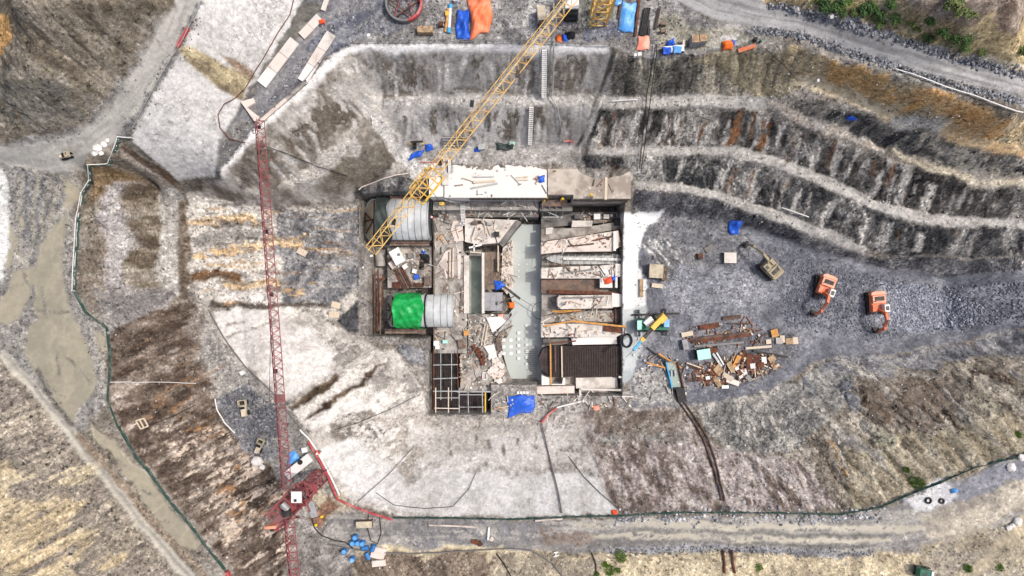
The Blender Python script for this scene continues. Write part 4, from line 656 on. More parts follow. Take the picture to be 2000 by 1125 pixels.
class MB:
    def __init__(s): s.v = []; s.f = []
    def add(s, vs, fs):
        o = len(s.v); s.v += [tuple(v) for v in vs]; s.f += [tuple(i+o for i in f) for f in fs]; return s
    def box(s, c, d, rz=0, M=None, tp=1.0):
        x, y, z = d[0]/2, d[1]/2, d[2]/2; R = M or Matrix.Rotation(rz, 3, 'Z'); c = Vector(c)
        vs = [R @ Vector((a*x*(tp if k > 0 else 1), b*y*(tp if k > 0 else 1), k*z))+c for k in (-1, 1) for a, b in ((-1, -1), (1, -1), (1, 1), (-1, 1))]
        return s.add(vs, [(3, 2, 1, 0), (4, 5, 6, 7), (0, 1, 5, 4), (1, 2, 6, 5), (2, 3, 7, 6), (3, 0, 4, 7)])
    def beam(s, p, q, a=0.1, b=None, up=(0, 0, 1)):
        p = Vector(p); q = Vector(q); b = b or a; d = (q-p); L = d.length
        if L < 1e-6: return s
        d /= L; u = Vector(up)
        if abs(d.dot(u)) > 0.99: u = Vector((0, 1, 0))
        y = u.cross(d).normalized(); z = d.cross(y)
        return s.box((p+q)/2, (L, a, b), M=Matrix((d, y, z)).transposed())
    def cyl(s, p, q, r, n=10, r2=None, cap=True):
        p = Vector(p); q = Vector(q); r2 = r if r2 is None else r2; d = (q-p).normalized(); u = Vector((0, 0, 1)) if abs(d.z) < 0.95 else Vector((1, 0, 0))
        a = d.cross(u).normalized(); b = d.cross(a)
        vs = [p+(a*math.cos(t)+b*math.sin(t))*r for t in [2*math.pi*i/n for i in range(n)]]+[q+(a*math.cos(t)+b*math.sin(t))*r2 for t in [2*math.pi*i/n for i in range(n)]]
        fs = [(i, (i+1) % n, n+(i+1) % n, n+i) for i in range(n)]
        if cap: fs += [tuple(range(n-1, -1, -1)), tuple(range(n, 2*n))]
        return s.add(vs, fs)
    def tube(s, pts, r, n=6):
        pts = [Vector(p) for p in pts]; rings = []
        for i, p in enumerate(pts):
            d = (pts[min(i+1, len(pts)-1)]-pts[max(i-1, 0)]).normalized(); u = Vector((0, 0, 1)) if abs(d.z) < 0.95 else Vector((1, 0, 0))
            a = d.cross(u).normalized(); b = d.cross(a); rings.append([p+(a*math.cos(2*math.pi*k/n)+b*math.sin(2*math.pi*k/n))*r for k in range(n)])
        fs = [(i*n+k, i*n+(k+1) % n, (i+1)*n+(k+1) % n, (i+1)*n+k) for i in range(len(pts)-1) for k in range(n)]
        fs += [tuple(range(n-1, -1, -1)), tuple(range((len(pts)-1)*n, len(pts)*n))]
        return s.add([v for r_ in rings for v in r_], fs)
    def prism(s, poly, z0, z1):
        n = len(poly); A = sum(poly[i][0]*poly[(i+1) % n][1]-poly[(i+1) % n][0]*poly[i][1] for i in range(n))
        if A < 0: poly = poly[::-1]
        return s.add([(p[0], p[1], z0) for p in poly]+[(p[0], p[1], z1) for p in poly], [tuple(range(n-1, -1, -1)), tuple(range(n, 2*n))]+[(i, (i+1) % n, n+(i+1) % n, n+i) for i in range(n)])
    def prof(s, pts, y0, y1):         # side outline in x-z, pushed along y
        n = len(pts); A = sum(pts[i][0]*pts[(i+1) % n][1]-pts[(i+1) % n][0]*pts[i][1] for i in range(n))
        if A > 0: pts = pts[::-1]
        return s.add([(p[0], y0, p[1]) for p in pts]+[(p[0], y1, p[1]) for p in pts], [tuple(range(n-1, -1, -1)), tuple(range(n, 2*n))]+[(i, (i+1) % n, n+(i+1) % n, n+i) for i in range(n)])
    def build(s, name, m, parent=None, off=None, smooth=False, bevel=0):
        me = bpy.data.meshes.new(name); o_ = Vector(off) if off is not None else (parent.location if parent is not None and parent.get('world') else Vector((0, 0, 0)))
        me.from_pydata([tuple(Vector(v)-o_) for v in s.v], [], s.f); me.update()
        if smooth:
            me.polygons.foreach_set('use_smooth', [True]*len(me.polygons))
        me.materials.append(MATS[m] if isinstance(m, str) else m)
        o = bpy.data.objects.new(name, me); C.objects.link(o)
        if parent is not None: o.parent = parent
        if parent is not None and name in ('rib', 'shoe', 'lacing', 'tooth', 'tray_side', 'end_brace', 'jib_walkway', 'handrail'): o['kind'] = 'stuff'
        if bevel:
            bv = o.modifiers.new('bevel', 'BEVEL'); bv.width = bevel; bv.segments = 2; bv.limit_method = 'ANGLE'
        return o
def tag(o, label, cat, group=None):
    o['label'] = label; o['category'] = cat
    if group: o['group'] = group
    return o
def thing(name, label, cat, loc, group=None, rz=0, world=True):
    """Empty at the thing's base; with world=True its parts are given in world coordinates"""
    o = bpy.data.objects.new(name, None); C.objects.link(o); o.location = loc; o.empty_display_size = 0.3
    if world and not rz: o['world'] = 1
    o.rotation_euler.z = rz; return tag(o, label, cat, group)
def solo(name, mb, m, label, cat, group=None, base=None, **k):      # a thing that is one mesh, origin at its base
    if base is None:
        a = np.array(mb.v); base = Vector((a[:, 0].mean(), a[:, 1].mean(), a[:, 2].min()))
    o = mb.build(name, m, None, off=base, **k); o.location = base; return tag(o, label, cat, group)
def copy_tree(o, loc, rz=0, label=None, parent=None):
    c = o.copy(); C.objects.link(c)
    if parent is None:
        c.location = loc; c.rotation_euler = (0, 0, rz)
        if label: c['label'] = label
    else: c.parent = parent
    for ch in o.children: copy_tree(ch, None, parent=c)
    return c
def wp(pts, z): return [tuple(W(p[0], p[1], z)[:2]) for p in pts]
def ang(dx, dy): return math.atan2(-dy, dx)         # heading in the world of a direction in the photo
# ---------------------------------------------------------------- lattice cranes
def tri_jib(root, p, q, w0, h, n, m, wt=0.075, sub='jib'):
    """triangular lattice jib: two bottom chords, one top chord, lacing on three sides"""
    p = Vector(p); q = Vector(q); d = (q-p).normalized(); y = Vector((0, 0, 1)).cross(d).normalized(); up = d.cross(y)
    P = lambda t, k: p+(q-p)*t+(y*w0/2 if k == 0 else -y*w0/2 if k == 1 else up*h)
    j = MB()
    j.beam(P(0, 0), P(1, 0), wt*1.5)
    base = j.build(sub, m, root)
    MB().beam(P(0, 1), P(1, 1), wt*1.5).build('chord', m, base, off=root.location); MB().beam(P(0, 2), P(1, 2), wt*1.5).build('chord', m, base, off=root.location)
    la = MB()
    for i in range(n):
        a, b, c = i/n, (i+0.5)/n, (i+1)/n
        for k in (0, 1):
            la.beam(P(a, k), P(b, 2), wt); la.beam(P(b, 2), P(c, k), wt)
        la.beam(P(a, 0), P(a, 1), wt)
        la.beam(P(a, 0), P(c, 1), wt) if i % 2 else la.beam(P(a, 1), P(c, 0), wt)
    la.beam(P(1, 0), P(1, 1), wt)
    la.build('lacing', m, base, off=root.location)
    return P
def box_mast(root, p, q, w0, n, m, wt=0.1, sub='mast'):
    p = Vector(p); q = Vector(q); d = (q-p).normalized(); y = Vector((0, 1, 0)); x = Vector((1, 0, 0))
    K = [(-1, -1), (1, -1), (1, 1), (-1, 1)]; P = lambda t, k: p+(q-p)*t+x*K[k % 4][0]*w0/2+y*K[k % 4][1]*w0/2
    a = MB()
    for k in range(4): a.beam(P(0, k), P(1, k), wt*1.6)
    base = a.build(sub, m, root); la = MB()
    for i in range(n):
        for k in range(4):
            la.beam(P(i/n, k), P(i/n, k+1), wt); la.beam(P(i/n, k), P((i+1)/n, k+1), wt)
    la.build('lacing', m, base, off=root.location); return P
# yellow crane: the mast stands in the north yard, the jib reaches over the pit
zj = 42.0
mb_ = W(1168, 36, 20.0); mt = Vector((mb_.x, mb_.y, zj-0.5))
yc = thing('tower_crane', 'yellow lattice tower crane whose jib reaches diagonally over the upper pipe', 'tower crane', (mb_.x, mb_.y, 20.0))
box_mast(yc, (mb_.x, mb_.y, 20.0), mt, 1.9, 10, 'yellow_paint', 0.13)
tip = W(724, 490, zj)
dj = (tip-Vector((mt.x, mt.y, zj))); dj.z = 0
P = tri_jib(yc, (mt.x, mt.y, zj), tip, 1.22, 1.05, 34, 'yellow_paint', 0.05)
L_ = dj.length; dn = dj.normalized(); ny = Vector((-dn.y, dn.x, 0))
at_ = lambda px, py: W(px, py, zj)
tr = W(833, 362, zj); t0 = MB()      # trolley with its cage
for s_ in (-1, 1):
    t0.beam(tr+ny*s_*0.85-dn*1.6+Vector((0, 0, -.15)), tr+ny*s_*0.85+dn*1.6+Vector((0, 0, -.15)), 0.16); t0.beam(tr+ny*s_*0.95-dn*1.2+Vector((0, 0, .9)), tr+ny*s_*0.95+dn*1.2+Vector((0, 0, .9)), 0.08)
    for e_ in (-1.2, -.4, .4, 1.2): t0.beam(tr+ny*s_*0.85+dn*e_+Vector((0, 0, -.15)), tr+ny*s_*0.95+dn*e_+Vector((0, 0, .95)), 0.07)
for e_ in (-1.6, -.8, 0, .8, 1.6): t0.beam(tr-ny*0.85+dn*e_+Vector((0, 0, -.2)), tr+ny*0.85+dn*e_+Vector((0, 0, -.2)), 0.12)
to_ = t0.build('trolley', 'crane_yellow', yc)
MB().tube([tr+Vector((0, 0, -.3)), tr+Vector((0, 0, -14))], 0.03, 5).build('hoist_rope', 'cable_black', yc)
hk = tr+Vector((0, 0, -14.4)); hb = MB().box(hk, (0.5, 0.35, 0.9)); hb.tube([hk+Vector((0.22*math.cos(a_), 0, -0.75+0.22*math.sin(a_))) for a_ in [math.pi/2-i*0.55 for i in range(9)]], 0.06, 6); hb.build('hook_block', 'crane_yellow', yc)
for px_, py_ in ((767, 434), (858, 318), (919, 204), (1008, 146)): MB().box(at_(px_+3, py_)+Vector((0, 0, .3)), (0.62, 0.34, 0.3), rz=math.atan2(dn.y, dn.x)+.5).build('jib_lamp', 'dark_steel', yc)
wk = MB()
for i in range(22):
    a_ = Vector((mt.x, mt.y, zj+.05))+dn*(i*1.0+1.0); wk.box(a_-ny*0.25, (0.9, 0.4, 0.04), rz=math.atan2(dn.y, dn.x))
wk.build('jib_walkway', 'galvanised', yc)
# red crane: low mast on the south-west bench
zr = 26.0
base = G(625, 950); sw = W(566, 988, zr-1.2)
rc = thing('tower_crane', 'dark red lattice crane with a white cab beside the long straight jib', 'tower crane', (sw.x, sw.y, base.z))
box_mast(rc, (sw.x, sw.y, base.z-0.5), (sw.x, sw.y, zr-1.4), 1.5, 8, 'red_paint', 0.11)
p0 = W(560, 955, zr); p1 = W(507, 236, zr)
tri_jib(rc, p0, p1, 1.12, 0.95, 46, 'red_paint', 0.055)
tri_jib(rc, W(564, 1015, zr), W(583, 1210, zr), 1.2, 0.95, 12, 'red_paint', 0.065, sub='counter_jib')
sl_ = MB(); sl_.cyl((sw.x, sw.y, zr-1.5), (sw.x, sw.y, zr-0.7), 1.0, 16); ring = sl_.build('slewing_ring', 'red_paint', rc)
def wz(px_, py_, z=zr): return W(px_, py_, z)
# machinery deck running south-west, railing, drums, counterweight
dk = MB(); A, B = wz(592, 958, zr-0.5), wz(536, 1018, zr-0.5); dd = (B-A).normalized(); nn = Vector((-dd.y, dd.x, 0))
for s_ in (-1, 1): dk.beam(A+nn*s_*1.25, B+nn*s_*1.0, 0.22, 0.3)
for i in range(8): dk.beam(A+(B-A)*(i/7)-nn*1.2, A+(B-A)*(i/7)+nn*1.2, 0.14)
for i in range(7): dk.beam(A+(B-A)*(i/7)-nn*1.2, A+(B-A)*((i+1)/7)+nn*1.1, 0.1)
dko = dk.build('machinery_deck', 'red_paint', rc)
pl = MB(); pl.box((A+B)/2+dd*1.7+nn*0.45+Vector((0, 0, .18)), (3.0, 1.2, 0.05), rz=math.atan2(dd.y, dd.x)); pl.build('floor_plate', 'red_paint', dko, off=rc.location)
rl = MB()
for s_ in (-1, 1):
    for hh in (0.55, 1.05): rl.beam(A+nn*s_*1.3+Vector((0, 0, hh)), B+nn*s_*1.15+Vector((0, 0, hh)), 0.06)
    for i in range(7): rl.beam(A+(B-A)*(i/6)+nn*s_*1.25, A+(B-A)*(i/6)+nn*s_*1.25+Vector((0, 0, 1.05)), 0.06)
rl.build('handrail', 'red_paint', dko, off=rc.location)
MB().beam(wz(519, 1029), wz(541, 1027), 0.34, 0.9).build('counterweight', 'faded_orange', rc)
dr = MB(); dr.cyl(wz(557, 990, zr+0.3)-nn*0.5, wz(557, 990, zr+0.3)+nn*0.5, 0.4, 14); dr.build('winch_drum', 'galvanised', rc)
MB().box(wz(560, 1002, zr+0.3), (0.9, 0.7, 0.8), rz=0.3).build('motor_housing', 'dark_steel', rc)
cb = MB(); cc_ = wz(585, 966, zr+0.2); cb.box(cc_, (1.15, 1.3, 1.9)); cbo = cb.build('cab', 'red_paint', rc, bevel=0.04)
MB().box(cc_+Vector((-0.05, 0.0, 1.0)), (1.22, 1.32, 0.14)).build('roof', 'white_paint', cbo, off=rc.location, bevel=0.03)
MB().box(cc_+Vector((0.59, 0, 0.2)), (0.04, 1.1, 1.1)).build('window', 'glass', cbo, off=rc.location); MB().box(cc_+Vector((0, -0.67, 0.2)), (0.95, 0.04, 1.1)).build('window', 'glass', cbo, off=rc.location)
MB().box(cc_+Vector((-0.15, -0.35, 1.12)), (0.3, 0.3, 0.12)).build('vent', 'dark_steel', cbo, off=rc.location)
# side platform towards the north-east with stairs down the mast
sp = MB(); E0, E1 = wz(590, 952, zr-2), wz(617, 955, zr-4.5)
for s_ in (-0.55, 0.55):
    sp.beam(E0+nn*0+Vector((0, s_, 0)), E1+Vector((0, s_, 0)), 0.12)
for i in range(9): sp.beam(E0.lerp(E1, i/8)+Vector((0, -.55, 0)), E0.lerp(E1, i/8)+Vector((0, .55, 0)), 0.28, 0.06)
sp.build('access_stair', 'red_paint', rc)
pf = MB(); ring_ = [wz(x_, y_, zr-1.6) for x_, y_ in ((578,948),(592,940),(614,956),(608,976),(597,987),(580,990))]
for i in range(6):
    pf.beam(ring_[i], ring_[(i+1) % 6], .16); pf.beam(ring_[i], ring_[(i+2) % 6], .1); pf.beam(ring_[i], ring_[(i+3) % 6], .1)
pf.build('slewing_platform', 'red_paint', rc)
st = MB(); 
for a_, b_ in (((596, 975), (605, 1000)), ((570, 1005), (586, 1012)), ((548, 1022), (585, 1008))): st.beam(wz(*a_), wz(*b_), 0.2)
st.build('strut', 'red_paint', rc)
MB().box(wz(505, 248), (0.4, 0.3, 0.5)).build('jib_lamp', 'dark_steel', rc); MB().box(wz(546, 778), (1.2, 0.9, 0.35)).build('trolley', 'red_paint', rc)
for q_ in ((509, 298), (523, 453), (533, 575), (541, 725)): MB().box(wz(*q_)+Vector((-.1, 0, .2)), (0.4, 0.5, 0.3)).build('jib_lamp', 'dark_steel', rc)
rp = wz(525, 640); MB().tube([wz(529, 620, zr-.4), wz(526, 780, zr-9)], 0.03, 5).build('hoist_rope', 'cable_black', rc)
# ---------------------------------------------------------------- powerhouse structure in the pit
ZB = -6.15
def block(name, pts, zt, m, label, cat='concrete block', z0=ZB, group=None, bevel=0.0):
    return solo(name, MB().prism(wp(pts, zt), z0, zt), m, label, cat, group, bevel=bevel)
# upper deck with formwork faces
def deck(name, pts, zt, m, label, panels):
    c = W(sum(p[0] for p in pts)/len(pts), sum(p[1] for p in pts)/len(pts), ZB)
    t = thing(name, label, 'concrete deck', c)
    MB().prism(wp(pts, zt), ZB, zt).build('slab', m, t)
    for (a, b, yy, n, mm) in panels:
        for i in range(n):
            p = W(a+(b-a)*(i+0.5)/n, yy, zt); w_ = (b-a)/n*M_(zt)-0.05
            q = MB().box((p.x, p.y-0.06, zt-1.1-0.05), (w_, 0.1, 2.2)); po = q.build('formwork_panel', mm, t)
            r = MB()
            for k in (-.35, 0, .35): r.box((p.x+k*w_, p.y-0.15, zt-1.15), (0.08, 0.1, 2.2))
            r.build('rib', 'formwork_dark', po, off=t.location)
    for (a, b, yy) in [(q[0], q[1], q[2]) for q in panels]:
        e = MB().beam(W(a, yy, zt)+Vector((0, -.2, .06)), W(b, yy, zt)+Vector((0, -.2, .06)), 0.12); e.build('waler', 'formwork_dark', t)
    return t
d1 = deck('concrete_deck', [(868,322),(1068,322),(1068,386),(868,386)], 5.5, 'concrete_white', 'long white concrete deck below the north face, scattered with planks', [(916,1068,386,14,'formwork_dark')])
d2 = deck('concrete_deck', [(1070,330),(1232,330),(1232,388),(1120,388),(1120,380),(1070,380)], 5.65, 'concrete_patchy', 'beige concrete deck with puddle stains at the right end of the structure', [(1122,1230,388,10,'formwork_dark')])
block('concrete_step', [(838,346),(866,346),(866,384),(838,384)], 5.3, 'concrete_white', 'small white concrete step left of the long deck', 'concrete step')
block('concrete_ledge', [(846,394),(1052,394),(1052,410),(846,410)], 1.2, 'concrete_mid', 'upper grey concrete ledge under the formwork of the long deck', 'concrete ledge')
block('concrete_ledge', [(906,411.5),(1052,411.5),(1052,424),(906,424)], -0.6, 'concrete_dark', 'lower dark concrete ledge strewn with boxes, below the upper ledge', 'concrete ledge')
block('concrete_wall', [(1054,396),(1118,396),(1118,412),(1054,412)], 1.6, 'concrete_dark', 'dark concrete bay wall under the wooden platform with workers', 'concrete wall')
# decks west of the channel
block('concrete_floor', [(846,411.5),(904,411.5),(904,488),(912,498),(912,690),(846,690)], -1.0, 'concrete_mid', 'rough grey concrete floor right of the two pipes', 'concrete floor')
block('concrete_platform', [(908,426),(1012,430),(1004,440),(976,474),(936,478),(908,472)], -0.8, 'concrete_pale', 'pale concrete platform with a slanting dark wall beside the channel', 'concrete platform')
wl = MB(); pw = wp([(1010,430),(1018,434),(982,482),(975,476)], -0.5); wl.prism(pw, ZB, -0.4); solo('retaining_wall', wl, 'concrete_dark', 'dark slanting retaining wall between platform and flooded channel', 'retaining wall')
block('channel_wall', [(906,499),(916,499),(916,612),(906,612)], -0.7, 'concrete_pale', 'narrow pale wall left of the green water slot', 'concrete wall')
block('channel_wall', [(941,493),(946,493),(946,612),(941,612)], -0.7, 'concrete_pale', 'thin wall between green water slot and timber deck', 'concrete wall')
block('channel_wall', [(916,488),(941,488),(941,500),(916,500)], -0.9, 'concrete_dark', 'dark end wall at the top of the green water slot', 'concrete wall')
o = solo('water_slot', MB().prism(wp([(914,498),(943,498),(943,613),(914,613)], -4), ZB, -4.0), 'green_water', 'narrow slot of greenish standing water', 'water'); del o['label'], o['category']; o['kind'] = 'structure'; o.name = 'green_water'
# timber deck: planks
t = thing('timber_deck', 'grey brown plank deck right of the green water slot', 'timber deck', W(960, 525, -1.4))
for i in range(7):
    y0, y1 = (492, 565) if i not in (4, 5) else (492, 505)
    a = W(947+i*4.3+2, y0, -1.2); b = W(947+i*4.3+2, y1, -1.2); MB().beam(a, b, 0.32, 0.1).build('plank', 'old_timber', t)
    if i in (4, 5): MB().beam(W(947+i*4.3+2, 532, -1.2), W(947+i*4.3+2, 565, -1.2), 0.32, 0.1).build('plank', 'old_timber', t)
for yy in (500, 545): MB().beam(W(946, yy, -1.45), W(978, yy, -1.45), 0.2, 0.3).build('joist', 'old_timber', t)
for x_ in (948, 976):
    for yy in (500, 545): MB().beam(W(x_, yy, -1.6), Vector((*W(x_, yy, -1.6)[:2], -6.15)), 0.2).build('post', 'old_timber', t)
t = thing('formwork_panels', 'grey steel shutter panels laid flat below the timber deck', 'formwork', W(965, 590, -1.6))
for i in range(3):
    for j in range(2): MB().box(W(951.5+i*12, 580+j*18, -1.0), (11.6*.081, 17.6*.081, 0.12)).build('panel', 'formwork_grey', t)
MB().box(W(970, 593, -0.9), (0.35, 0.45, 0.1)).build('opening_cover', 'formwork_dark', t)
MB().prism(wp([(946,571),(982,571),(982,607),(946,607)], -1.1), ZB, -1.1).build('support', 'concrete_dark', t)
block('concrete_floor', [(914,614),(1000,614),(1000,640),(975,690),(1000,748),(960,764),(899,764),(899,692),(914,690)], -1.2, 'concrete_mid', 'littered concrete floor below the green water slot', 'concrete floor')
# flooded channel
o = MB().prism(wp([(984,478),(1020,438),(1058,438),(1058,748),(998,748),(985,700),(972,640),(1004,600),(990,560)], -4.6), ZB, -4.6).build('flooded_slab', 'cement_water', None); o['kind'] = 'structure'
block('channel_kerb', [(982,484),(1002,470),(1003,560),(990,575),(978,560)], -3.2, 'concrete_pink', 'crumbly pinkish kerb along the left side of the flooded channel', 'kerb')
gb = thing('anchor_blocks', '', 'x', (0, 0, 0)); bpy.data.objects.remove(gb)
bm_ = MB().box((0, 0, 0.12), (0.5, 0.5, 0.3)); bme = None
for (x_, ys) in [(1029,(636,648,661,674,686,698,711)),(1013,(650,662,675,687,700)),(998,(664,677,690)),(984,(664,677,690)),(1046,(635,647)),(1029,(480,504,516,528,540,552)),(1013,(492,504,517,529,541))]:
    for yy in ys:
        small = yy < 600
        if bme is None:
            o = solo('anchor_block', bm_, 'white_foam', 'small white block set in rows in the flooded channel', 'concrete block', 'white blocks in the flooded channel', base=Vector((0, 0, 0)), bevel=0.03); bme = o
        else: o = bme.copy(); C.objects.link(o)
        o['label'] = 'white block, %s from the top in the %s column of the %s rows' % (['first','second','third','fourth','fifth','sixth','seventh'][ys.index(yy)], {984:'leftmost',998:'second',1013:'middle',1029:'fourth',1046:'rightmost'}[x_], 'upper' if small else 'lower')
        o.location = W(x_, yy, -4.6 if x_ > 1000 else -1.2); o.rotation_euler = (0, 0, random.uniform(-.1, .1))
        if small: o.scale = (0.55, 0.3, 0.6)
# piers of the draft tubes
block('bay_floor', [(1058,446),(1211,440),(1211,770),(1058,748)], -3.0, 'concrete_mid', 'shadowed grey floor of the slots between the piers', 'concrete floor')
def pier(pts, zt, m, label, parts=()):
    c = W(sum(p[0] for p in pts)/len(pts), sum(p[1] for p in pts)/len(pts), ZB); t = thing('draft_tube_pier', label, 'concrete pier', c, 'draft tube piers')
    MB().prism(wp(pts, zt), ZB, zt).build('pier_body', m, t, bevel=0.05)
    for (pp, z0, z1, nm, mm) in parts: MB().prism(wp(pp, z1), z0, z1).build(nm, mm, t)
    return t
pier([(1057,447),(1110,446),(1165,440),(1212,432),(1216,446),(1150,458),(1057,472)], -1.6, 'concrete_mid', 'sloping grey pier top just below the dark bay wall', [([(1118,431),(1158,431),(1156,442),(1116,444)],-1.55,-1.2,'kerb','concrete_pale'),([(1066,445),(1080,444),(1078,456),(1066,458)],-1.55,-1.3,'patch','concrete_pale')])
pier([(1057,473),(1150,459),(1208,450),(1214,480),(1196,491),(1100,492),(1057,496)], -0.2, 'concrete_pink', 'topmost broad pinkish pier with loose bars lying on it', [([(1198,452),(1203,452),(1203,490),(1198,490)],-0.15,0.25,'upstand','concrete_white')])
pier([(1057,524),(1100,521),(1170,519),(1213,515),(1217,540),(1168,544),(1057,544)], -0.3, 'concrete_pale', 'pale pier below the boat shaped steel form', [([(1172,526),(1196,526),(1196,562),(1172,562)],-2,-0.25,'landing','concrete_white'),([(1202,515),(1206,515),(1206,562),(1202,562)],-2,0.0,'upstand','concrete_white')])
pier([(1092,577),(1194,576),(1197,602),(1096,604),(1089,598),(1088,583)], -0.4, 'concrete_pale', 'middle pale pier with a squared left end', [([(1195,572),(1216,575),(1220,598),(1196,600)],-2,-0.5,'rubble_fill','concrete_white')])
pier([(1057,606),(1090,610),(1200,606),(1200,630),(1140,627),(1057,631)], -1.8, 'concrete_mid', 'low grey pier strip with orange timbers along it', [([(1200,603),(1218,603),(1218,630),(1202,630)],-3,-1.2,'end_box','rust_brown')])
pier([(1057,633),(1140,632),(1222,640),(1221,650),(1204,658),(1057,659)], -0.2, 'concrete_pale', 'long white pier under the yellow beam and the rusty plate')
pier([(1116,660),(1204,656),(1205,672),(1118,674)], -0.6, 'concrete_white', 'short white pier above the dark reinforcement mat')
pier([(1060,662),(1114,661),(1114,671),(1062,674)], -1.6, 'concrete_dark', 'short dark pier stub above the dark reinforcement mat')
# plywood brown recess and boat-shaped steel form
solo('shutter_floor', MB().prism(wp([(1057,546),(1070,545),(1170,545),(1170,573),(1075,575),(1057,572)], -1.7), ZB, -1.7), 'plywood_brown', 'brown plywood shutter floor in the bay below the boat shaped form', 'formwork')
solo('steel_beam', MB().beam(W(1072, 569, -1.0), W(1214, 574, -1.0), 0.55, 0.35), 'rust', 'long rusty steel beam along the brown plywood bay', 'beam')
t = thing('steel_form', 'boat shaped steel shutter with walkway frames in the dark slot', 'formwork', W(1140, 506, ZB))
pf_ = [(1066,504),(1078,499),(1098,497),(1200,496),(1222,500),(1222,512),(1196,516),(1098,516),(1076,511)]
MB().prism(wp(pf_, -1.6), ZB, -1.6).build('shell', 'galvanised', t)
MB().prism(wp([(1098,496.4),(1196,495.8),(1196,498),(1098,498.6)], -1.1), -1.58, -1.1).build('top_rail', 'formwork_dark', t)
MB().beam(W(1100, 505, -0.9), W(1221, 507, -0.9), 0.4, 0.16).build('walkway', 'concrete_white', t)
for i in range(11):
    x_ = 1070+i*13.5; b_ = MB(); b_.beam(W(x_, 497, -1.5), W(x_, 497, -0.3), 0.07); b_.beam(W(x_, 517, -1.5), W(x_, 517, -0.3), 0.07); b_.beam(W(x_, 497, -0.3), W(x_, 517, -0.3), 0.07); b_.build('frame', 'galvanised', t)
MB().beam(W(1068, 515, -1.3), W(1106, 518, -1.3), 0.3, 0.3).build('keel_timber', 'plywood_brown', t)
# dark reinforcement mat
t = thing('reinforcement_mat', 'large dark reinforcement mat filling the lowest bay', 'reinforcement', W(1135, 705, ZB))
MB().prism(wp([(1052,700),(1060,682),(1075,676),(1213,675),(1213,735),(1075,737),(1058,722)], -1.1), ZB, -1.1).build('mat_base', 'rebar_mat', t)
for i in range(30): MB().beam(W(1072+i*4.7, 677, -0.95), W(1072+i*4.7, 735, -0.95), 0.09).build('bar', 'rust_brown', t)
for j in range(17): MB().beam(W(1064, 679+j*3.4, -0.85), W(1211, 678+j*3.4, -0.85), 0.07).build('cross_bar', 'dark_steel', t)
MB().beam(W(1075, 668, -0.5), W(1076, 752, -0.5), 0.22, 0.2).build('edge_timber', 'orange_timber', t); MB().beam(W(1097, 676, -0.6), W(1098, 737, -0.6), 0.2, 0.2).build('stop_end', 'pale_timber', t); MB().beam(W(1084, 668, -0.5), W(1085, 727, -0.5), 0.1, 0.1).build('spacer', 'plywood_brown', t)
for i in range(18): MB().beam(W(1050, 676+i*3.6, -4.3), W(random.uniform(1025, 1036), 676+i*3.6, -4.3), 0.05).build('starter_bar', 'rust_brown', t)
# lower end of the structure
block('concrete_wall', [(1058,733),(1072,738),(1076,750),(1098,750),(1100,738),(1104,738),(1104,752),(1058,752)], -0.6, 'concrete_white', 'white U shaped wall below the reinforcement mat', 'concrete wall')
block('concrete_wall', [(1125,738),(1205,736),(1207,758),(1125,759)], -1.6, 'concrete_pale', 'low stained wall strip under the right half of the mat', 'concrete wall')
block('concrete_wall', [(1048,755),(1122,754),(1122,768),(1048,770)], -0.5, 'concrete_pink', 'pinkish wall block left of the framed bottom bay', 'concrete wall')
t = thing('framed_bay', 'concrete bay framed by grey rails at the bottom right corner', 'concrete bay', W(1180, 770, ZB))
MB().prism(wp([(1135,761),(1226,761),(1226,785),(1135,785)], -2.6), ZB, -2.6).build('floor', 'concrete_mid', t)
for a_, b_ in (((1133,760),(1230,762)), ((1228,762),(1230,790)), ((1208,736),(1230,738)), ((1230,738),(1230,762)), ((1133,760),(1133,782))): MB().beam(W(*a_, -0.4), W(*b_, -0.4), 0.3, 0.3).build('rail', 'concrete_pale', t)
t = thing('timber_pack', 'stack of pale boards in the bottom framed bay', 'timber stack', W(1186, 780, -2.6))
for i in range(5): MB().beam(W(1172, 776+i*2.2, -2.0), W(1202, 789+i*2.2, -2.0), 0.14, 0.5).build('board', 'concrete_pink', t)
block('landing_slab', [(1222,418),(1226,418),(1226,745),(1222,745)], -0.3, 'concrete_pale', 'long thin concrete edge between piers and the white slurry strip', 'kerb')
# loose tyre-like bundle, hoop, beams
solo('wire_bundle', MB().tube([W(1224, 665, 0)+Vector((0.75*math.cos(a), 1.0*math.sin(a), 0.25)) for a in [i*math.pi/12 for i in range(25)]], 0.16, 8), 'dark_steel', 'dark round coil of cable at the end of the long white pier', 'cable coil')
solo('cable_loop', MB().tube([W(1056, 607, -3.2)+Vector((1.35*math.cos(a), 1.35*math.sin(a), 0)) for a in [i*math.pi/20 for i in range(41)]], 0.05, 5), 'cable_black', 'thin black cable loop at the edge of the flooded channel', 'cable')
solo('long_beam', MB().beam(W(1118, 627, 0.4), W(1222, 638, 0.4), 0.28, 0.3).beam(W(1062, 637, 0.1), W(1118, 627, 0.4), 0.22, 0.2), 'orange_timber', 'long yellow timber beam across the white pier', 'beam')
solo('rusty_plate', MB().box(W(1200, 643, 0.05), (3.4, 1.0, 0.08), rz=-0.12), 'rust', 'rusty steel plate at the right end of the white pier', 'plate')
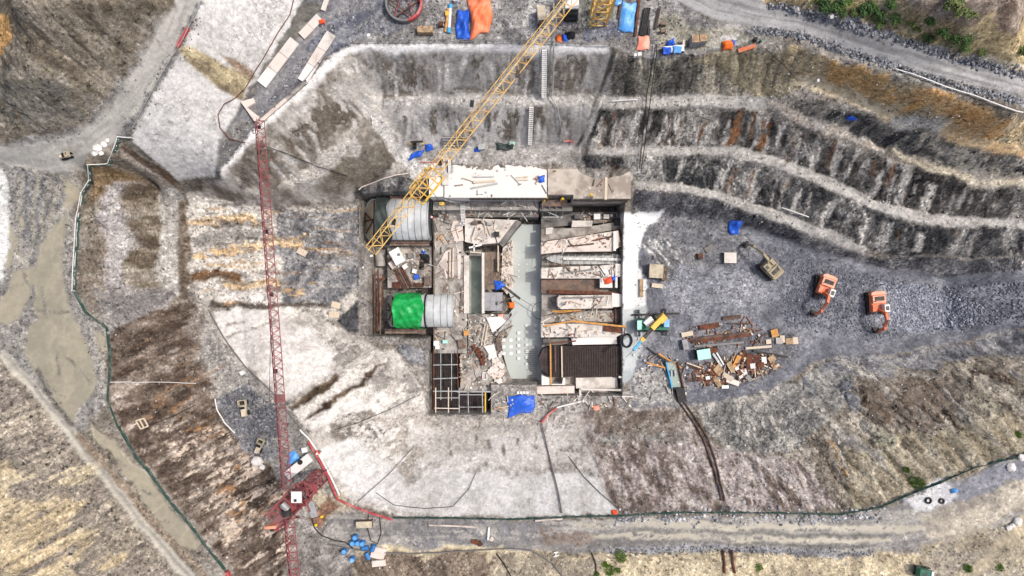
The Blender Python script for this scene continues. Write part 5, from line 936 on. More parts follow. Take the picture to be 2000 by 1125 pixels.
for i, (a_, b_, m_, lb) in enumerate([((1078,608),(1135,606),'orange_timber','upper orange timber on the low grey pier strip'), ((1070,615),(1140,608),'plywood_brown','brown bar beside the orange timbers on the low pier'), ((1088,612),(1118,609),'orange_timber','short orange timber on the low grey pier strip'), ((1095,534),(1160,526),'grey_steel','grey bar lying on the pier below the boat shaped form'), ((1158,470),(1195,462),'rust','rusty bar bundle on the topmost broad pier'), ((1110,481),(1160,476),'rust_brown','thin brown bars on the topmost broad pier'), ((1100,582),(1180,580),'grey_steel','grey bar on the middle pale pier'), ((1075,670),(1125,666),'rust','rusty bar across the pier stub above the mat')]):
    solo('loose_bar', MB().beam(W(*a_, 0.05 if i != 0 else -1.5), W(*b_, 0.05 if i != 0 else -1.5), 0.22, 0.16), m_, lb, 'bar', 'loose bars on the piers')
# wooden platform with braces in the north bay
t = thing('work_platform', 'wooden work platform on white braces in the dark north bay', 'platform', W(1085, 410, ZB))
MB().prism(wp([(1058,390),(1108,390),(1108,403),(1058,403)], 2.6), 2.45, 2.6).build('floor', 'plywood_brown', t)
for x_ in (1060, 1073, 1086, 1099):
    MB().beam(W(x_, 404, 2.4), W(x_, 424, -2), 0.12).build('brace', 'galvanised', t)
for a_, b_ in (((1060,412),(1100,412)), ((1060,424),(1100,424)), ((1060,410),(1098,426))): MB().beam(W(*a_, 0.5), W(*b_, 0.5), 0.12).build('brace', 'galvanised', t)
for i, (x_, y_, w_, h_, m_, lb) in enumerate([(1128,424,13,8,'concrete_dark','dark grey crate at the left of the row in the north bay'), (1165,424,12,10,'white_foam','whitish machine box in the row under the beige deck'), (1183,424,10,8,'concrete_pale','beige box right of the whitish machine box'), (1193,422,4,4,'white_foam','tiny white box at the end of the row in the bay'), (1205,434,14,14,'dark_steel','dark frame box below the tiny white box'), (1213,478,9,9,'formwork_dark','dark bin at the end of the topmost broad pier'), (937,435,7,4,'dark_steel','small dark box on the lower ledge near the ladder'), (957,437,10,6,'galvanised','small grey tool box on the pale platform'), (928,436,9,6,'plywood_brown','small brown tool box on the pale platform'), (970,458,10,9,'dark_steel','dark bent hopper at the edge of the pale platform'), (853,421,7,6,'dark_steel','small dark compressor right of the upper pipe')]):
    zz = -2.2 if y_ < 440 and x_ > 1100 else -0.8
    b_ = MB().box(W(x_, y_, zz)+Vector((0, 0, .4)), (w_*.081, h_*.081, 0.8), rz=random.uniform(-.15, .15)); b_.box(W(x_, y_, zz)+Vector((0, 0, .84)), (w_*.085, h_*.085, 0.08)); solo('site_box', b_, m_, lb, 'box', 'site boxes in the structure')
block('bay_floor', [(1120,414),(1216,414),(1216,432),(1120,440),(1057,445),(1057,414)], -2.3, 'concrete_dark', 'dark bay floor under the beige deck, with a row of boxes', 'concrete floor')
# things lying on the decks
for i, (a_, b_, m_, w_) in enumerate([((924,356),(968,353),'pale_timber',.3), ((920,368),(972,358),'galvanised',.25), ((924,346),(965,345),'galvanised',.12), ((1008,347),(1032,345),'pale_timber',.15), ((1008,352),(1032,351),'pale_timber',.15), ((1042,350),(1052,343),'timber',.15), ((1046,358),(1056,346),'timber',.15), ((1184,343),(1183,391),'pale_timber',.4), ((820,317),(872,316),'pipe_red',.1), ((836,330),(862,329),'rust',.12)]):
    z_ = 5.72 if i < 8 else 5.9
    solo('plank', MB().beam(W(*a_, z_), W(*b_, z_), w_, 0.08), m_, ['flat pale board on the white deck','grey board slanting on the white deck','thin grey strip on the white deck','upper thin batten near the right of the white deck','lower thin batten near the right of the white deck','short bent batten left of the purple cloth','short batten slanting beside the purple cloth','long white board across the beige deck','thin pinkish pipe left of the long deck','rusty bar above the small white step'][i], 'plank', 'boards on the upper decks')
for (x_, y_, w_, h_, z_, m_, lb) in [(938,375,11,9,5.56,'concrete_white','square white cap block at the edge of the long deck'), (870,350,13,24,5.56,'concrete_pale','pale rectangular tray on the left end of the long deck')]:
    solo('cap_block', MB().box(W(x_, y_, z_)+Vector((0, 0, .12)), (w_*.076, h_*.076, 0.24)), m_, lb, 'block', bevel=0.05)
# pinkish concrete pads and plank on the left floor
for (pp, lb) in [([(885,432),(902,430),(906,470),(890,472),(880,450)], 'pinkish concrete pad at the top of the grey floor'), ([(868,492),(886,484),(886,542),(872,545),(866,525),(858,518)], 'pinkish concrete pad in the middle of the grey floor'), ([(893,485),(901,490),(899,545),(894,545)], 'narrow pinkish pad beside the green water slot')]:
    solo('concrete_pad', MB().prism(wp(pp, -0.9), -0.99, -0.88), 'concrete_pink', lb, 'concrete pad', 'pinkish pads')
for (a_, b_, lb) in [((877,492),(876,545), 'left rail on the pinkish pad'), ((883,484),(882,545), 'right rail on the pinkish pad'), ((848,430),(848,690), 'long brown edge timber along the grey floor'), ((902,560),(899,612), 'brown timber left of the green water slot')]:
    solo('edge_timber', MB().beam(W(*a_, -0.8), W(*b_, -0.8), 0.16, 0.14), 'old_timber', lb, 'timber', 'edge timbers on the grey floor')
t = thing('trestle', 'small wooden trestle standing on the grey floor', 'trestle', W(861, 467, -1)); MB().beam(W(855,468,-.4), W(865,456,-.4), .14).build('top_bar', 'orange_timber', t); MB().beam(W(860,463,-.5), W(867,477,-.9), .12).build('leg', 'orange_timber', t); MB().beam(W(857,462,-.5), W(854,470,-.95), .12).build('leg', 'orange_timber', t)
# ---------------------------------------------------------------- stairs and ladders
def ladder(name, a, b, wd, n, label, m='galvanised', tread=0.19):
    a = Vector(a); b = Vector(b); d = (b-a).normalized(); y = Vector((0, 0, 1)).cross(d).normalized(); m = 'white_paint' if name == 'stairway' else m; t = thing(name, label, 'stairs' if name == 'stairway' else 'ladder', a)
    for s_ in (-1, 1): MB().beam(a+y*s_*wd/2, b+y*s_*wd/2, 0.09, 0.14).build('stringer', 'dark_steel' if name == 'stairway' else m, t)
    for i in range(n): c = a.lerp(b, (i+.5)/n); MB().beam(c-y*wd/2, c+y*wd/2, tread, 0.06).build('tread', m, t)
    if name == 'stairway':
        for s_ in (-1, 1): MB().beam(a+y*s_*(wd/2+.25)+Vector((0, 0, .9)), b+y*s_*(wd/2+.25)+Vector((0, 0, .9)), 0.06).build('handrail', 'grey_steel', t)
    return t
def ladder_on(name, p, q, wd, n, label, dz=0.35, **k): return ladder(name, GP(*p, dz), GP(*q, dz), wd, n, label, **k)
ladder_on('stairway', (1063,102), (1062,194), 0.8, 25, 'upper white stepped stairway down the north face', 0.7)
ladder_on('stairway', (1038,211), (1035,285), 0.75, 20, 'lower white stepped stairway down the north face', 0.7)
ladder('stairway', W(878, 312, 6.2), W(879, 338, 5.7), 0.6, 9, 'short stair at the left end of the white deck')
ladder('ladder', W(869, 387, 4.8), W(899, 394, 1.5), 0.7, 11, 'ladder slanting down from the left end of the white deck')
ladder('ladder', W(903, 399, 1.7), W(906, 441, -0.6), 0.55, 14, 'white ladder lying from ledge to the grey floor', 'white_paint', 0.14)
ladder('ladder', W(866, 403, 1.4), W(866, 417, -0.6), 0.5, 6, 'small grey ladder left of the white ladder')
ladder_on('ladder', (583,488), (600,497), 0.8, 7, 'upper pale wooden ladder on the rock slope', 0.3, m='pale_timber')
ladder_on('ladder', (648,593), (665,598), 0.8, 7, 'middle pale wooden ladder by the white vein', 0.3, m='pale_timber')
ladder_on('ladder', (643,614), (664,614), 0.8, 7, 'lower pale wooden ladder above the sprayed slope', 0.3, m='pale_timber')
# ---------------------------------------------------------------- penstock pipes
def penstock(label, x0, x1, yc, rpx, zc, tilt, seams, cover_label):
    r = rpx*M_(zc+1.5); A = W(x0, yc, zc); B = W(x1, yc, zc); t = thing('penstock_pipe', label, 'pipe', (A.x, A.y, zc-r)); N = 40
    def pt(x, th, rr, k): return Vector((x+(k*tilt*math.sin(th)), A.y+rr*math.cos(th), zc+rr*math.sin(th)))
    th = [2*math.pi*i/N for i in range(N)]; m = MB()
    vs = []
    for rr, k, x in ((r, 1, A.x), (r, 0, B.x), (r-0.08, 0, B.x), (r-0.08, 1, A.x)): vs += [pt(x, a, rr, k) for a in th]
    fs = [(j*N+i, j*N+(i+1) % N, ((j+1) % 4)*N+(i+1) % N, ((j+1) % 4)*N+i) for j in range(4) for i in range(N)]
    m.add(vs, fs); sh = m.build('shell', 'penstock_paint', t, smooth=True)
    for (sx, ww, mm) in seams:
        x = W(sx, yc, zc+r).x; s_ = MB(); vs = []
        for rr, dx in ((r+0.045, -ww), (r+0.045, ww), (r-0.02, ww), (r-0.02, -ww)): vs += [Vector((x+dx, A.y+rr*math.cos(a), zc+rr*math.sin(a))) for a in th]
        s_.add(vs, fs); s_.build('seam_ring', mm, sh, off=t.location)
    d = MB(); vs = [pt(A.x+0.25, a, r-0.09, 1) for a in th]; vs2 = [v+Vector((0.06, 0, 0)) for v in vs]; d.add(vs+vs2, [tuple(range(N)), tuple(range(2*N-1, N-1, -1))]+[(i, N+i, N+(i+1) % N, (i+1) % N) for i in range(N)])
    bk = d.build('end_board', 'cream_board', t)
    br = MB()
    for a1, a2 in ((1.0, 4.0), (2.2, 5.2), (0.2, 3.0), (1.57, 4.71)): br.beam(pt(A.x+0.1, a1, r-0.2, 1), pt(A.x+0.1, a2, r-0.2, 1), 0.16)
    br.build('end_brace', 'rust', t)
    for k in range(4):
        x = A.x+(B.x-A.x)*(k+.5)/4; c = MB(); c.prof([(x-.25, zc-r-0.8), (x+.25, zc-r-0.8), (x+.25, zc-r*0.55), (x-.25, zc-r*0.55)], A.y-r*0.9, A.y+r*0.9); c.build('saddle', 'concrete_mid', t)
    return t, A, B, r
sm = 'penstock_seam'
pA, A1, B1, r1 = penstock('upper grey steel penstock pipe under the yellow jib', 726, 838, 429, 41, 0.0, 2.0, [(757,.03,sm),(770,.03,sm),(783,.03,sm),(796,.03,sm),(809,.03,sm),(822,.03,sm),(835,.08,'penstock_paint')], '')
pB, A2, B2, r2 = penstock('lower grey steel penstock pipe partly under green sheet', 764, 887, 607, 32, 0.0, 1.1, [(770,.06,'penstock_paint'),(829,.14,'rubber'),(833,.05,'penstock_paint'),(846,.03,sm),(860,.03,sm),(873,.03,sm),(884,.07,'penstock_paint')], '')
def wrap(name, label, cat, m, A, r, xa, xb, zc, th0, th1, seed, hang=0.3):
    NXX, NTT = 34, 44; vs = []; fs = []; rn = random.Random(seed)
    ph = [rn.uniform(0, 6) for _ in range(6)]
    for j in range(NTT+1):
        for i in range(NXX+1):
            s = i/NXX; q = j/NTT; th = th0+(th1-th0)*q
            x = xa+(xb-xa)*s
            edge = 0.35*math.sin(q*9+ph[0])*(s-0.5)*2*(1 if s > .5 else .3)+0.12*math.sin(q*23+ph[1])*(s-0.5)
            wr = 0.06*math.sin(x*2.2+th*5+ph[2])+0.05*math.sin(x*5.1-th*7+ph[3])+0.035*math.sin(x*1.3+th*14+ph[4])
            th += 0.06*math.sin(x*3+ph[5])*(1 if q in (0, 1) else .3)
            rr = r+0.24+wr; vs.append((x+edge, A.y+rr*math.cos(th), zc+rr*math.sin(th)))
    n1 = NXX+1; fs = [(j*n1+i, j*n1+i+1, (j+1)*n1+i+1, (j+1)*n1+i) for j in range(NTT) for i in range(NXX)]
    o = solo(name, MB().add(vs, fs), m, label, cat, smooth=True); md = o.modifiers.new('thickness', 'SOLIDIFY'); md.thickness = 0.02; return o
zt = r1+0.1
wrap('tarpaulin', 'dark slate tarpaulin wrapped over the left end of the upper pipe', 'tarpaulin', 'slate_tarp', A1, r1, W(731,429,zt).x, W(759,429,zt).x, 0.0, -0.1, math.pi+0.15, 3)
wrap('tarpaulin', 'bright green plastic sheet over the lower pipe', 'tarpaulin', 'green_tarp', A2, r2, W(767,607,r2).x, W(823,607,r2).x, 0.0, -0.35, math.pi+0.45, 5)
# scaffold along the pipes
def scaffold(label, x0, x1, y, z0, z1, n, dy=8):
    t = thing('scaffold', label, 'scaffold', W((x0+x1)/2, y, z0), 'scaffolds beside the pipes')
    for i in range(n+1):
        x_ = x0+(x1-x0)*i/n
        for yy in (y, y+dy): a = W(x_, yy, z1); MB().beam((a.x, a.y, z0), (a.x, a.y, z1), 0.08).build('upright', 'grey_steel', t)
        MB().beam(W(x_, y, z1-.3), W(x_, y+dy, z1-.3), 0.07).build('transom', 'grey_steel', t)
    for yy in (y, y+dy):
        for zz in (z1-0.3, z1-1.6): MB().beam(W(x0, yy, zz), W(x1, yy, zz), 0.08).build('ledger', 'rust_brown', t)
    for k in range(2): MB().beam(W(x0, y+dy*(.3+.4*k), z1-.2), W(x1, y+dy*(.3+.4*k), z1-.2), 0.3, 0.06).build('plank', ['rust_brown', 'old_timber'][k], t)
scaffold('scaffold above the upper pipe along its north side', 762, 836, 383, -3.6, 1.2, 7, 7)
scaffold('scaffold with red planks below the upper pipe', 762, 838, 472, -3.6, 0.6, 7, 8)
scaffold('scaffold below the lower pipe and the green sheet', 752, 830, 643, -3.6, 0.4, 7, 9)
# brown rail stack west of the lower pipe and its grey hatch
t = thing('rail_stack', 'long brown steel rails stacked west of the lower pipe', 'rail stack', W(730, 595, -3.4))
for i, (x_, y0, y1) in enumerate([(720,535,655),(726,528,650),(732,535,660),(738,526,648),(744,560,662),(748,535,600)]):
    MB().beam(W(x_, y0, -1.6), W(x_-1, y1, -1.6), 0.22, 0.25).build('rail', ['rust_brown','rust'][i % 2] if i != 4 else 'old_timber', t)
for yy in (545, 590, 630): MB().beam(W(716, yy, -1.95), W(752, yy, -1.95), 0.25, 0.4).build('bearer', 'rust_brown', t)
for yy in (545, 630):
    for x_ in (718, 750): q_ = W(x_, yy, -2.1); MB().beam(q_, (q_.x, q_.y, -3.7), 0.3).build('post', 'rust_brown', t)
solo('concrete_barrel', MB().cyl(W(743, 488, -2.6), W(743, 520, -2.6), 0.85, 20), 'concrete_mid', 'grey rounded concrete duct above the rail stack', 'duct', smooth=False)
MB_ = MB(); MB_.beam(W(700,506,-.6), W(728,499,-.6), .3, .1); MB_.beam(W(714,488,-.6), W(712,512,-.6), .15, .1); solo('guard_boards', MB_, 'white_paint', 'white crossed boards left of the yellow jib tip', 'boards')
# slab between the pipes with the white container and clutter
block('concrete_floor', [(757,482),(844,482),(844,562),(757,562)], -1.6, 'concrete_mid', 'cluttered concrete floor between the two pipes', 'concrete floor', z0=-3.9)
# ---------------------------------------------------------------- south formwork pits with pole grids
t = thing('pole_grid', 'dark formwork pit crossed by pale scaffold poles, left of the grey slab', 'formwork', W(867, 745, -6.0))
MB().prism(wp([(839,684),(897,684),(897,806),(839,806)], -2.6), ZB, -2.6).build('pit_floor_mat', 'rebar_mat', t)
for i in range(13): MB().beam(W(843+i*4.2, 686, -2.4), W(843+i*4.2, 804, -2.4), 0.08).build('bar', 'dark_steel', t)
for j in range(20): MB().beam(W(841, 688+j*6, -2.3), W(896, 688+j*6, -2.3), 0.07).build('cross_bar', 'dark_steel', t)
for a_, b_, w_, m_ in [((861,683),(861,781),.11,'galvanised'),((882,683),(882,782),.11,'galvanised'),((846,713),(894,712),.14,'galvanised'),((846,740),(894,738),.14,'galvanised'),((846,764),(896,764),.16,'galvanised'),((850,777),(898,777),.16,'galvanised'),((851,757),(851,806),.15,'pale_timber'),((876,757),(876,806),.15,'pale_timber'),((848,797),(898,798),.14,'concrete_pink')]:
    MB().beam(W(*a_, 0.1+random.uniform(0, .25)), W(*b_, 0.1+random.uniform(0, .25)), w_, .14).build('pole', m_, t)
for a_, b_ in (((847,684),(848,806)), ((893,684),(895,765))): MB().beam(W(*a_, -0.2), W(*b_, -0.2), 0.16, 0.25).build('edge_board', 'rust', t)
t = thing('pole_grid', 'smaller dark pit crossed by white scaffold poles, beside a yellow prop', 'formwork', W(922, 785, -6.0))
MB().prism(wp([(898,766),(953,766),(953,806),(898,806)], -2.7), ZB, -2.7).build('pit_floor_mat', 'rebar_mat', t)
for i in range(12): MB().beam(W(901+i*4.2, 767, -2.5), W(901+i*4.2, 805, -2.5), 0.08).build('bar', 'dark_steel', t)
for a_, b_, w_ in [((893,765),(958,765),.2),((896,771),(945,771),.12),((896,795),(945,795),.12),((897,757),(897,806),.14),((914,757),(915,806),.14),((942,757),(943,806),.14)]:
    MB().beam(W(*a_, 0.1+random.uniform(0, .25)), W(*b_, 0.1+random.uniform(0, .25)), w_, .14).build('pole', 'galvanised', t)
MB().beam(W(948,767,.3), W(948,805,.3), 0.2, 0.2).build('prop', 'crane_yellow', t)
solo('concrete_slab', MB().prism(wp([(899,700),(930,695),(958,712),(962,740),(950,762),(899,763)], -1.1), -1.19, -1.08), 'concrete_mid', 'smooth damp grey slab between pole grid and rubble', 'concrete slab')
fr = MB()
for a_, b_ in (((943,728),(951,728)), ((943,741),(951,741)), ((943,728),(943,741)), ((951,728),(951,741))): fr.beam(W(*a_, -.9), W(*b_, -.9), .14, .3)
solo('hatch_frame', fr, 'white_paint', 'small white rectangular frame on the damp slab', 'frame')
# ---------------------------------------------------------------- excavators
def excavator(label, body, hood, px, py, rz, reach, tz, swing=0.0, grp='excavators on the pit floor', white=True, sc_=.86):
    p = GP(px, py); t = thing('excavator', label, 'excavator', p, grp, rz=rz, world=False); t.scale = (sc_, sc_, sc_)
    for s_ in (-1, 1):
        y = s_*1.25; m = MB(); m.prof([(-1.75,0.05),(1.75,0.05),(2.1,0.35),(2.1,0.6),(1.8,0.85),(-1.8,0.85),(-2.1,0.6),(-2.1,0.35)], y-.28, y+.28)
        tr_ = m.build('track', 'dark_steel', t)
        sh = MB()
        for i in range(18): sh.box((-1.95+i*0.23, y, 0.87), (0.14, 0.62, 0.06))
        sh.build('shoe', 'rust_brown', tr_)
        if swing: tr_.rotation_euler.z = swing
    m = MB(); m.box((0, 0, 0.75), (1.6, 2.0, 0.5)); m.build('undercarriage', 'dark_steel', t)
    m = MB(); m.cyl((0, 0, 0.95), (0, 0, 1.15), 0.75, 16); m.build('slew_ring', 'dark_steel', t)
    hs = MB(); hs.prism([(-1.9,-.9),(-1.75,-1.3),(1.5,-1.35),(1.5,1.35),(-1.75,1.3),(-1.9,.9)], 1.15, 1.95); ho = hs.build('house', body, t, bevel=.06)
    cw = MB(); cw.prism([(-2.2,-.8),(-1.95,-1.3),(-1.5,-1.36),(-1.5,1.36),(-1.95,1.3),(-2.2,.8)], 1.1, 2.2); cw.build('counterweight', hood, t, bevel=.08)
    en = MB(); en.box((-0.75, 0, 2.15), (1.4, 2.4, 0.4)); eo = en.build('engine_hood', hood, t, bevel=.06)
    MB().box((-0.85, 0.0, 2.37), (0.75, 1.7, 0.06)).build('grille', 'formwork_dark', eo); MB().cyl((-0.4, -0.9, 2.3), (-0.4, -0.9, 2.75), .07, 8).build('exhaust', 'dark_steel', eo)
    cb = MB(); cb.prof([(0.15,1.95),(1.75,1.95),(1.85,2.5),(1.55,3.1),(0.3,3.1),(0.15,2.9)], 0.42, 1.36); co = cb.build('cab', body if not white else 'white_paint', t, bevel=.05)
    MB().box((0.9, 0.89, 3.11), (0.75, 0.6, 0.04)).build('roof_window', 'glass', co); MB().box((0.95, 1.365, 2.6), (1.1, 0.03, 0.7)).build('window', 'glass', co); MB().box((1.77, 0.89, 2.6), (0.05, 0.7, 0.75), M=Matrix.Rotation(-.15, 3, 'Y')).build('windscreen', 'glass', co)
    bx = MB(); bx.box((0.8, -0.9, 2.1), (1.2, 0.75, 0.35)); bx.build('tool_box', body, t, bevel=.04)
    # boom, stick, bucket in the x-z plane
    r = reach; k = Vector((r*0.55, 0, 4.4)); e = Vector((r*0.86, 0, 3.2)); tp_ = Vector((r, 0, tz+.9)); b0 = Vector((1.1, 0, 1.9))
    bm = MB(); mid = Vector((r*0.33, 0, 4.0))
    bm.prof([(b0.x,b0.z-.25),(mid.x+.1,mid.z-.4),(k.x,k.z-.4),(e.x,e.z-.2),(e.x,e.z+.2),(k.x,k.z+.25),(mid.x-.1,mid.z+.3),(b0.x-.1,b0.z+.25)], -.24, .24); bo = bm.build('boom', body, t, bevel=.04)
    for s_ in (-.38, .38): cy = MB(); cy.cyl((1.5, s_, 1.7), (mid.x+.2, s_, mid.z-.1), .09, 8); cy.build('boom_cylinder', 'grey_steel', bo)
    stk = MB(); stk.prof([(e.x-.5,e.z+.45),(e.x+.2,e.z+.3),(tp_.x+.1,tp_.z+.1),(tp_.x-.15,tp_.z-.05)], -.17, .17); so_ = stk.build('stick', body, t, bevel=.03)
    cy = MB(); cy.cyl((k.x, 0, k.z+.38), (e.x-.4, 0, e.z+.5), .09, 8); cy.build('stick_cylinder', 'grey_steel', so_)
    bk = MB(); x, z = tp_.x, tp_.z
    bk.prof([(x-.15,z+.1),(x+.25,z-.05),(x+.25,z-.5),(x-.1,z-.95),(x-.75,z-.85),(x-.8,z-.75),(x-.2,z-.8),(x+.1,z-.45),(x+.1,z-.15)], -.5, .5)
    for s_ in (-.5, .44): bk.prof([(x+.1,z-.1),(x+.12,z-.45),(x-.2,z-.82),(x-.75,z-.78)], s_, s_+.06)
    bko = bk.build('bucket', 'dark_steel', t)
    te = MB(); 
    for i in range(5): te.box((x-.85, -.4+i*.2, z-.8), (.2, .07, .06))
    te.build('tooth', 'grey_steel', bko); return t
excavator('orange excavator with a white cab roof, boom bent to the lower left', 'orange_paint', 'faded_orange', 1605, 560, ang(-20, 56), 5.4, 0.2, swing=0.25)
excavator('rightmost orange excavator with its dark bucket on the rubble', 'orange_paint', 'faded_orange', 1705, 592, ang(4, 55), 5.2, 0.1)
excavator('dusty beige excavator reaching up left to the rubble', 'beige_paint', 'beige_paint', 1500, 524, ang(-50, -52), 6.6, 0.1, white=False, sc_=.8)
# ---------------------------------------------------------------- green truck crane with a yellow and blue boom
p = GP(1274, 632); t = thing('truck_crane', 'green mobile crane on outriggers with yellow and light blue boom', 'mobile crane', p)
z0 = p.z; q = lambda x_, y_, z=0: Vector((*W(x_, y_, z0+z)[:2], z0+z))
m = MB(); m.box(q(1274, 634, 1.15), (4.9, 1.7, 0.4)); m.build('chassis', 'green_paint', t, bevel=.05)
for x_ in (1252, 1262, 1290, 1298):
    for y_ in (624, 646): w_ = MB(); w_.cyl(q(x_, y_-1.6, .5), q(x_, y_+1.6, .5), .5, 14); wo = w_.build('wheel', 'rubber', t); MB().cyl(q(x_, y_-1.8, .5), q(x_, y_+1.8, .5), .22, 10).build('rim', 'grey_steel', wo, off=t.location)
cbn = MB(); cbn.box(q(1249, 635, 1.7), (0.9, 1.7, 1.5)); co = cbn.build('driver_cab', 'green_paint', t, bevel=.08); MB().box(q(1249, 635, 2.47), (.7, 1.4, .05)).build('roof', 'turquoise_paint', co, off=t.location); MB().box(q(1243, 635, 1.95), (.05, 1.4, .6)).build('windscreen', 'glass', co, off=t.location)
op = MB(); op.box(q(1266, 628, 2.2), (1.5, .95, 1.3), rz=.7); oo = op.build('operator_cab', 'white_paint', t, bevel=.06); MB().box(q(1261, 632, 2.3), (.5, .6, 1.0), rz=.7).build('window', 'glass', oo, off=t.location)
MB().box(q(1301, 631, 1.8), (.85, 1.2, .9)).build('engine_box', 'light_blue_tarp', t, bevel=.05); MB().cyl(q(1280, 633, 1.3), q(1280, 633, 1.7), .8, 16).build('slew_ring', 'dark_steel', t)
ctr = MB(); ctr.box(q(1293, 622, 2.2), (1.3, 1.2, .9), rz=.75); ctr.build('counterweight', 'crane_yellow', t, bevel=.08)
b0, b1, b2, b3 = q(1297, 617, 3.0), q(1272, 643, 4.0), q(1255, 663, 4.9), q(1237, 684, 5.7)
MB().beam(b0, b1, .75, .8).build('boom_base', 'crane_yellow', t, bevel=.05); MB().beam(b1-(b1-b0)*.1, b2, .5, .5).build('boom_section', 'dark_steel', t); MB().beam(b2-(b2-b1)*.1, b3, .34, .36).build('boom_tip', 'sky_blue_paint', t); MB().box(b2, (.6, .6, .6), rz=.8).build('boom_collar', 'crane_yellow', t)
MB().tube([b3, q(1222, 698, 1.2)], .03, 5).build('hoist_rope', 'cable_black', t)
for (x_, ya, yb) in ((1247, 605, 657), (1299, 603, 655)): MB().beam(q(x_, ya, .75), q(x_+2, yb, .75), .3, .3).build('outrigger', 'dark_steel', t)
for (x_, y_) in ((1247, 606), (1249, 656), (1299, 604), (1301, 654)): MB().cyl(q(x_, y_, 0), q(x_, y_, .7), .12, 8).build('jack', 'grey_steel', t)
solo('long_beam', MB().beam(GP(1234, 615, .3), GP(1326, 612, .3), .28, .28), 'dark_steel', 'dark steel beam lying just behind the mobile crane', 'beam')
# ---------------------------------------------------------------- tarpaulins on heaps
def tarp(label, corners, m, h=0.5, seed=0, n=26, cat='tarpaulin', name='tarpaulin', zs=None, crump=0.16):
    rn = random.Random(seed); a, b, c, d = [(GP(*q_) if zs is None else W(q_[0], q_[1], zs)) for q_ in corners]; ph = [rn.uniform(0, 6.3) for _ in range(12)]
    vs = []; fs = []; L = max((b-a).length, (d-a).length); fr_ = 5.5/max(1.0, L)
    for j in range(n+1):
        for i in range(n+1):
            u, v = i/n, j/n; p_ = a*(1-u)*(1-v)+b*u*(1-v)+c*u*v+d*(1-u)*v
            e = math.sin(math.pi*u)**.5*math.sin(math.pi*v)**.5
            s1 = math.sin(u*L*2.1+ph[0]+1.5*math.sin(v*L*1.1+ph[1])); s2 = math.sin(v*L*2.6+ph[2]+1.8*math.sin(u*L*.9+ph[3])); s3 = abs(math.sin((u+v)*L*1.7+ph[4]+math.sin(v*5+ph[5])))
            z = h*e*(0.75+0.25*math.sin(u*5+ph[6])*math.sin(v*4+ph[7]))+crump*(0.5*s1+0.5*s2-s3*.7)*(0.3+0.7*e)
            wob = 0.05*L; ed = 1-e
            p_ = p_+Vector((wob*ed*math.sin(v*7+ph[8])*.6, wob*ed*math.sin(u*8+ph[9])*.6, 0))
            g = hz2(p_.x, p_.y) if zs is None else zs
            vs.append((p_.x, p_.y, max(g+.05, (g if zs is None else zs)+0.08+z)))
    n1 = n+1; fs = [(j*n1+i, j*n1+i+1, (j+1)*n1+i+1, (j+1)*n1+i) for j in range(n) for i in range(n)]
    o = solo(name, MB().add(vs, fs), m, label, cat, smooth=True); md = o.modifiers.new('thickness', 'SOLIDIFY'); md.thickness = .02; return o
tarp('crumpled royal blue tarpaulin beside the big orange sheet', [(892,22),(916,20),(918,78),(891,78)], 'blue_tarp', .9, 1, crump=.22)
tarp('big orange sheet over materials in the north yard', [(914,-12),(961,-12),(958,60),(920,78)], 'orange_tarp', 1.2, 2, n=34, crump=.2)
tarp('long light blue tarpaulin at the top right of the yellow mast', [(1214,5),(1244,8),(1236,66),(1205,60)], 'light_blue_tarp', .7, 3)
tarp('salmon pink sheet below the dark pipe bundle', [(1247,72),(1267,70),(1268,97),(1243,99)], 'salmon_tarp', .4, 4, crump=.08)
tarp('blue tarpaulin on the bench, at the left of the white deck', [(803,300),(829,292),(824,304),(797,314)], 'blue_tarp', .5, 5)
tarp('crumpled blue sheet behind the front pair of covered crates', [(1300,84),(1316,74),(1318,94),(1303,94)], 'blue_tarp', .8, 6)
tarp('big blue tarpaulin beside the dusty beige excavator bucket', [(1424,430),(1450,433),(1442,458),(1424,458)], 'blue_tarp', .9, 7, crump=.2)
tarp('small deep blue sheet on an upper rock bench', [(1654,226),(1672,229),(1671,237),(1653,234)], 'blue_tarp', .25, 8, n=14)
tarp('large flat blue tarpaulin at the bottom edge of the structure', [(991,773),(1046,771),(1042,803),(993,814)], 'blue_tarp', .5, 9, n=34, crump=.09)
tarp('small blue sheet at the corner of the timber deck', [(966,548),(980,549),(988,560),(967,568)], 'blue_tarp', .4, 10, n=16, zs=-1.1)
tarp('light blue tarpaulin under the red jib beside the white slab', [(564,886),(576,879),(587,895),(563,912)], 'light_blue_tarp', .5, 11, n=16)
tarp('orange cloth heap on the materials at the right end of the yard', [(1409,82),(1430,80),(1430,97),(1411,99)], 'bright_orange_cloth', .7, 12, n=16)
tarp('small blue cloth next to the orange heap', [(1428,80),(1434,80),(1434,89),(1428,90)], 'blue_tarp', .3, 13, n=10)
tarp('blue bag beside a grey crate on the middle bench', [(926,289),(937,288),(938,297),(926,297)], 'blue_tarp', .5, 14, n=12)
tarp('dark green net heaped on the middle bench', [(968,280),(1003,279),(1003,293),(972,294)], 'slate_tarp', .5, 15, n=18, crump=.25)
tarp('pale mint sheet at the end of the dark net', [(994,277),(1006,278),(1005,285),(994,285)], 'mint_panel', .3, 16, n=10)
tarp('blue cloth hanging from the yellow stand on the bench', [(830,283),(843,282),(848,292),(832,297)], 'blue_tarp', .5, 17, n=12)
tarp('purple blue cloth on the right of the white deck', [(1050,345),(1064,342),(1063,356),(1052,357)], 'blue_tarp', .3, 18, n=12, zs=5.55)
tarp('crumpled blue and white sheet above the light blue tarpaulin', [(1203,-6),(1216,-6),(1212,14),(1200,10)], 'light_blue_tarp', .4, 19, n=12)
tarp('red orange cloth heap on the pier below the boat shaped form', [(1178,545),(1193,540),(1196,552),(1182,556)], 'cloth_orange', .4, 20, n=12, zs=-.2)
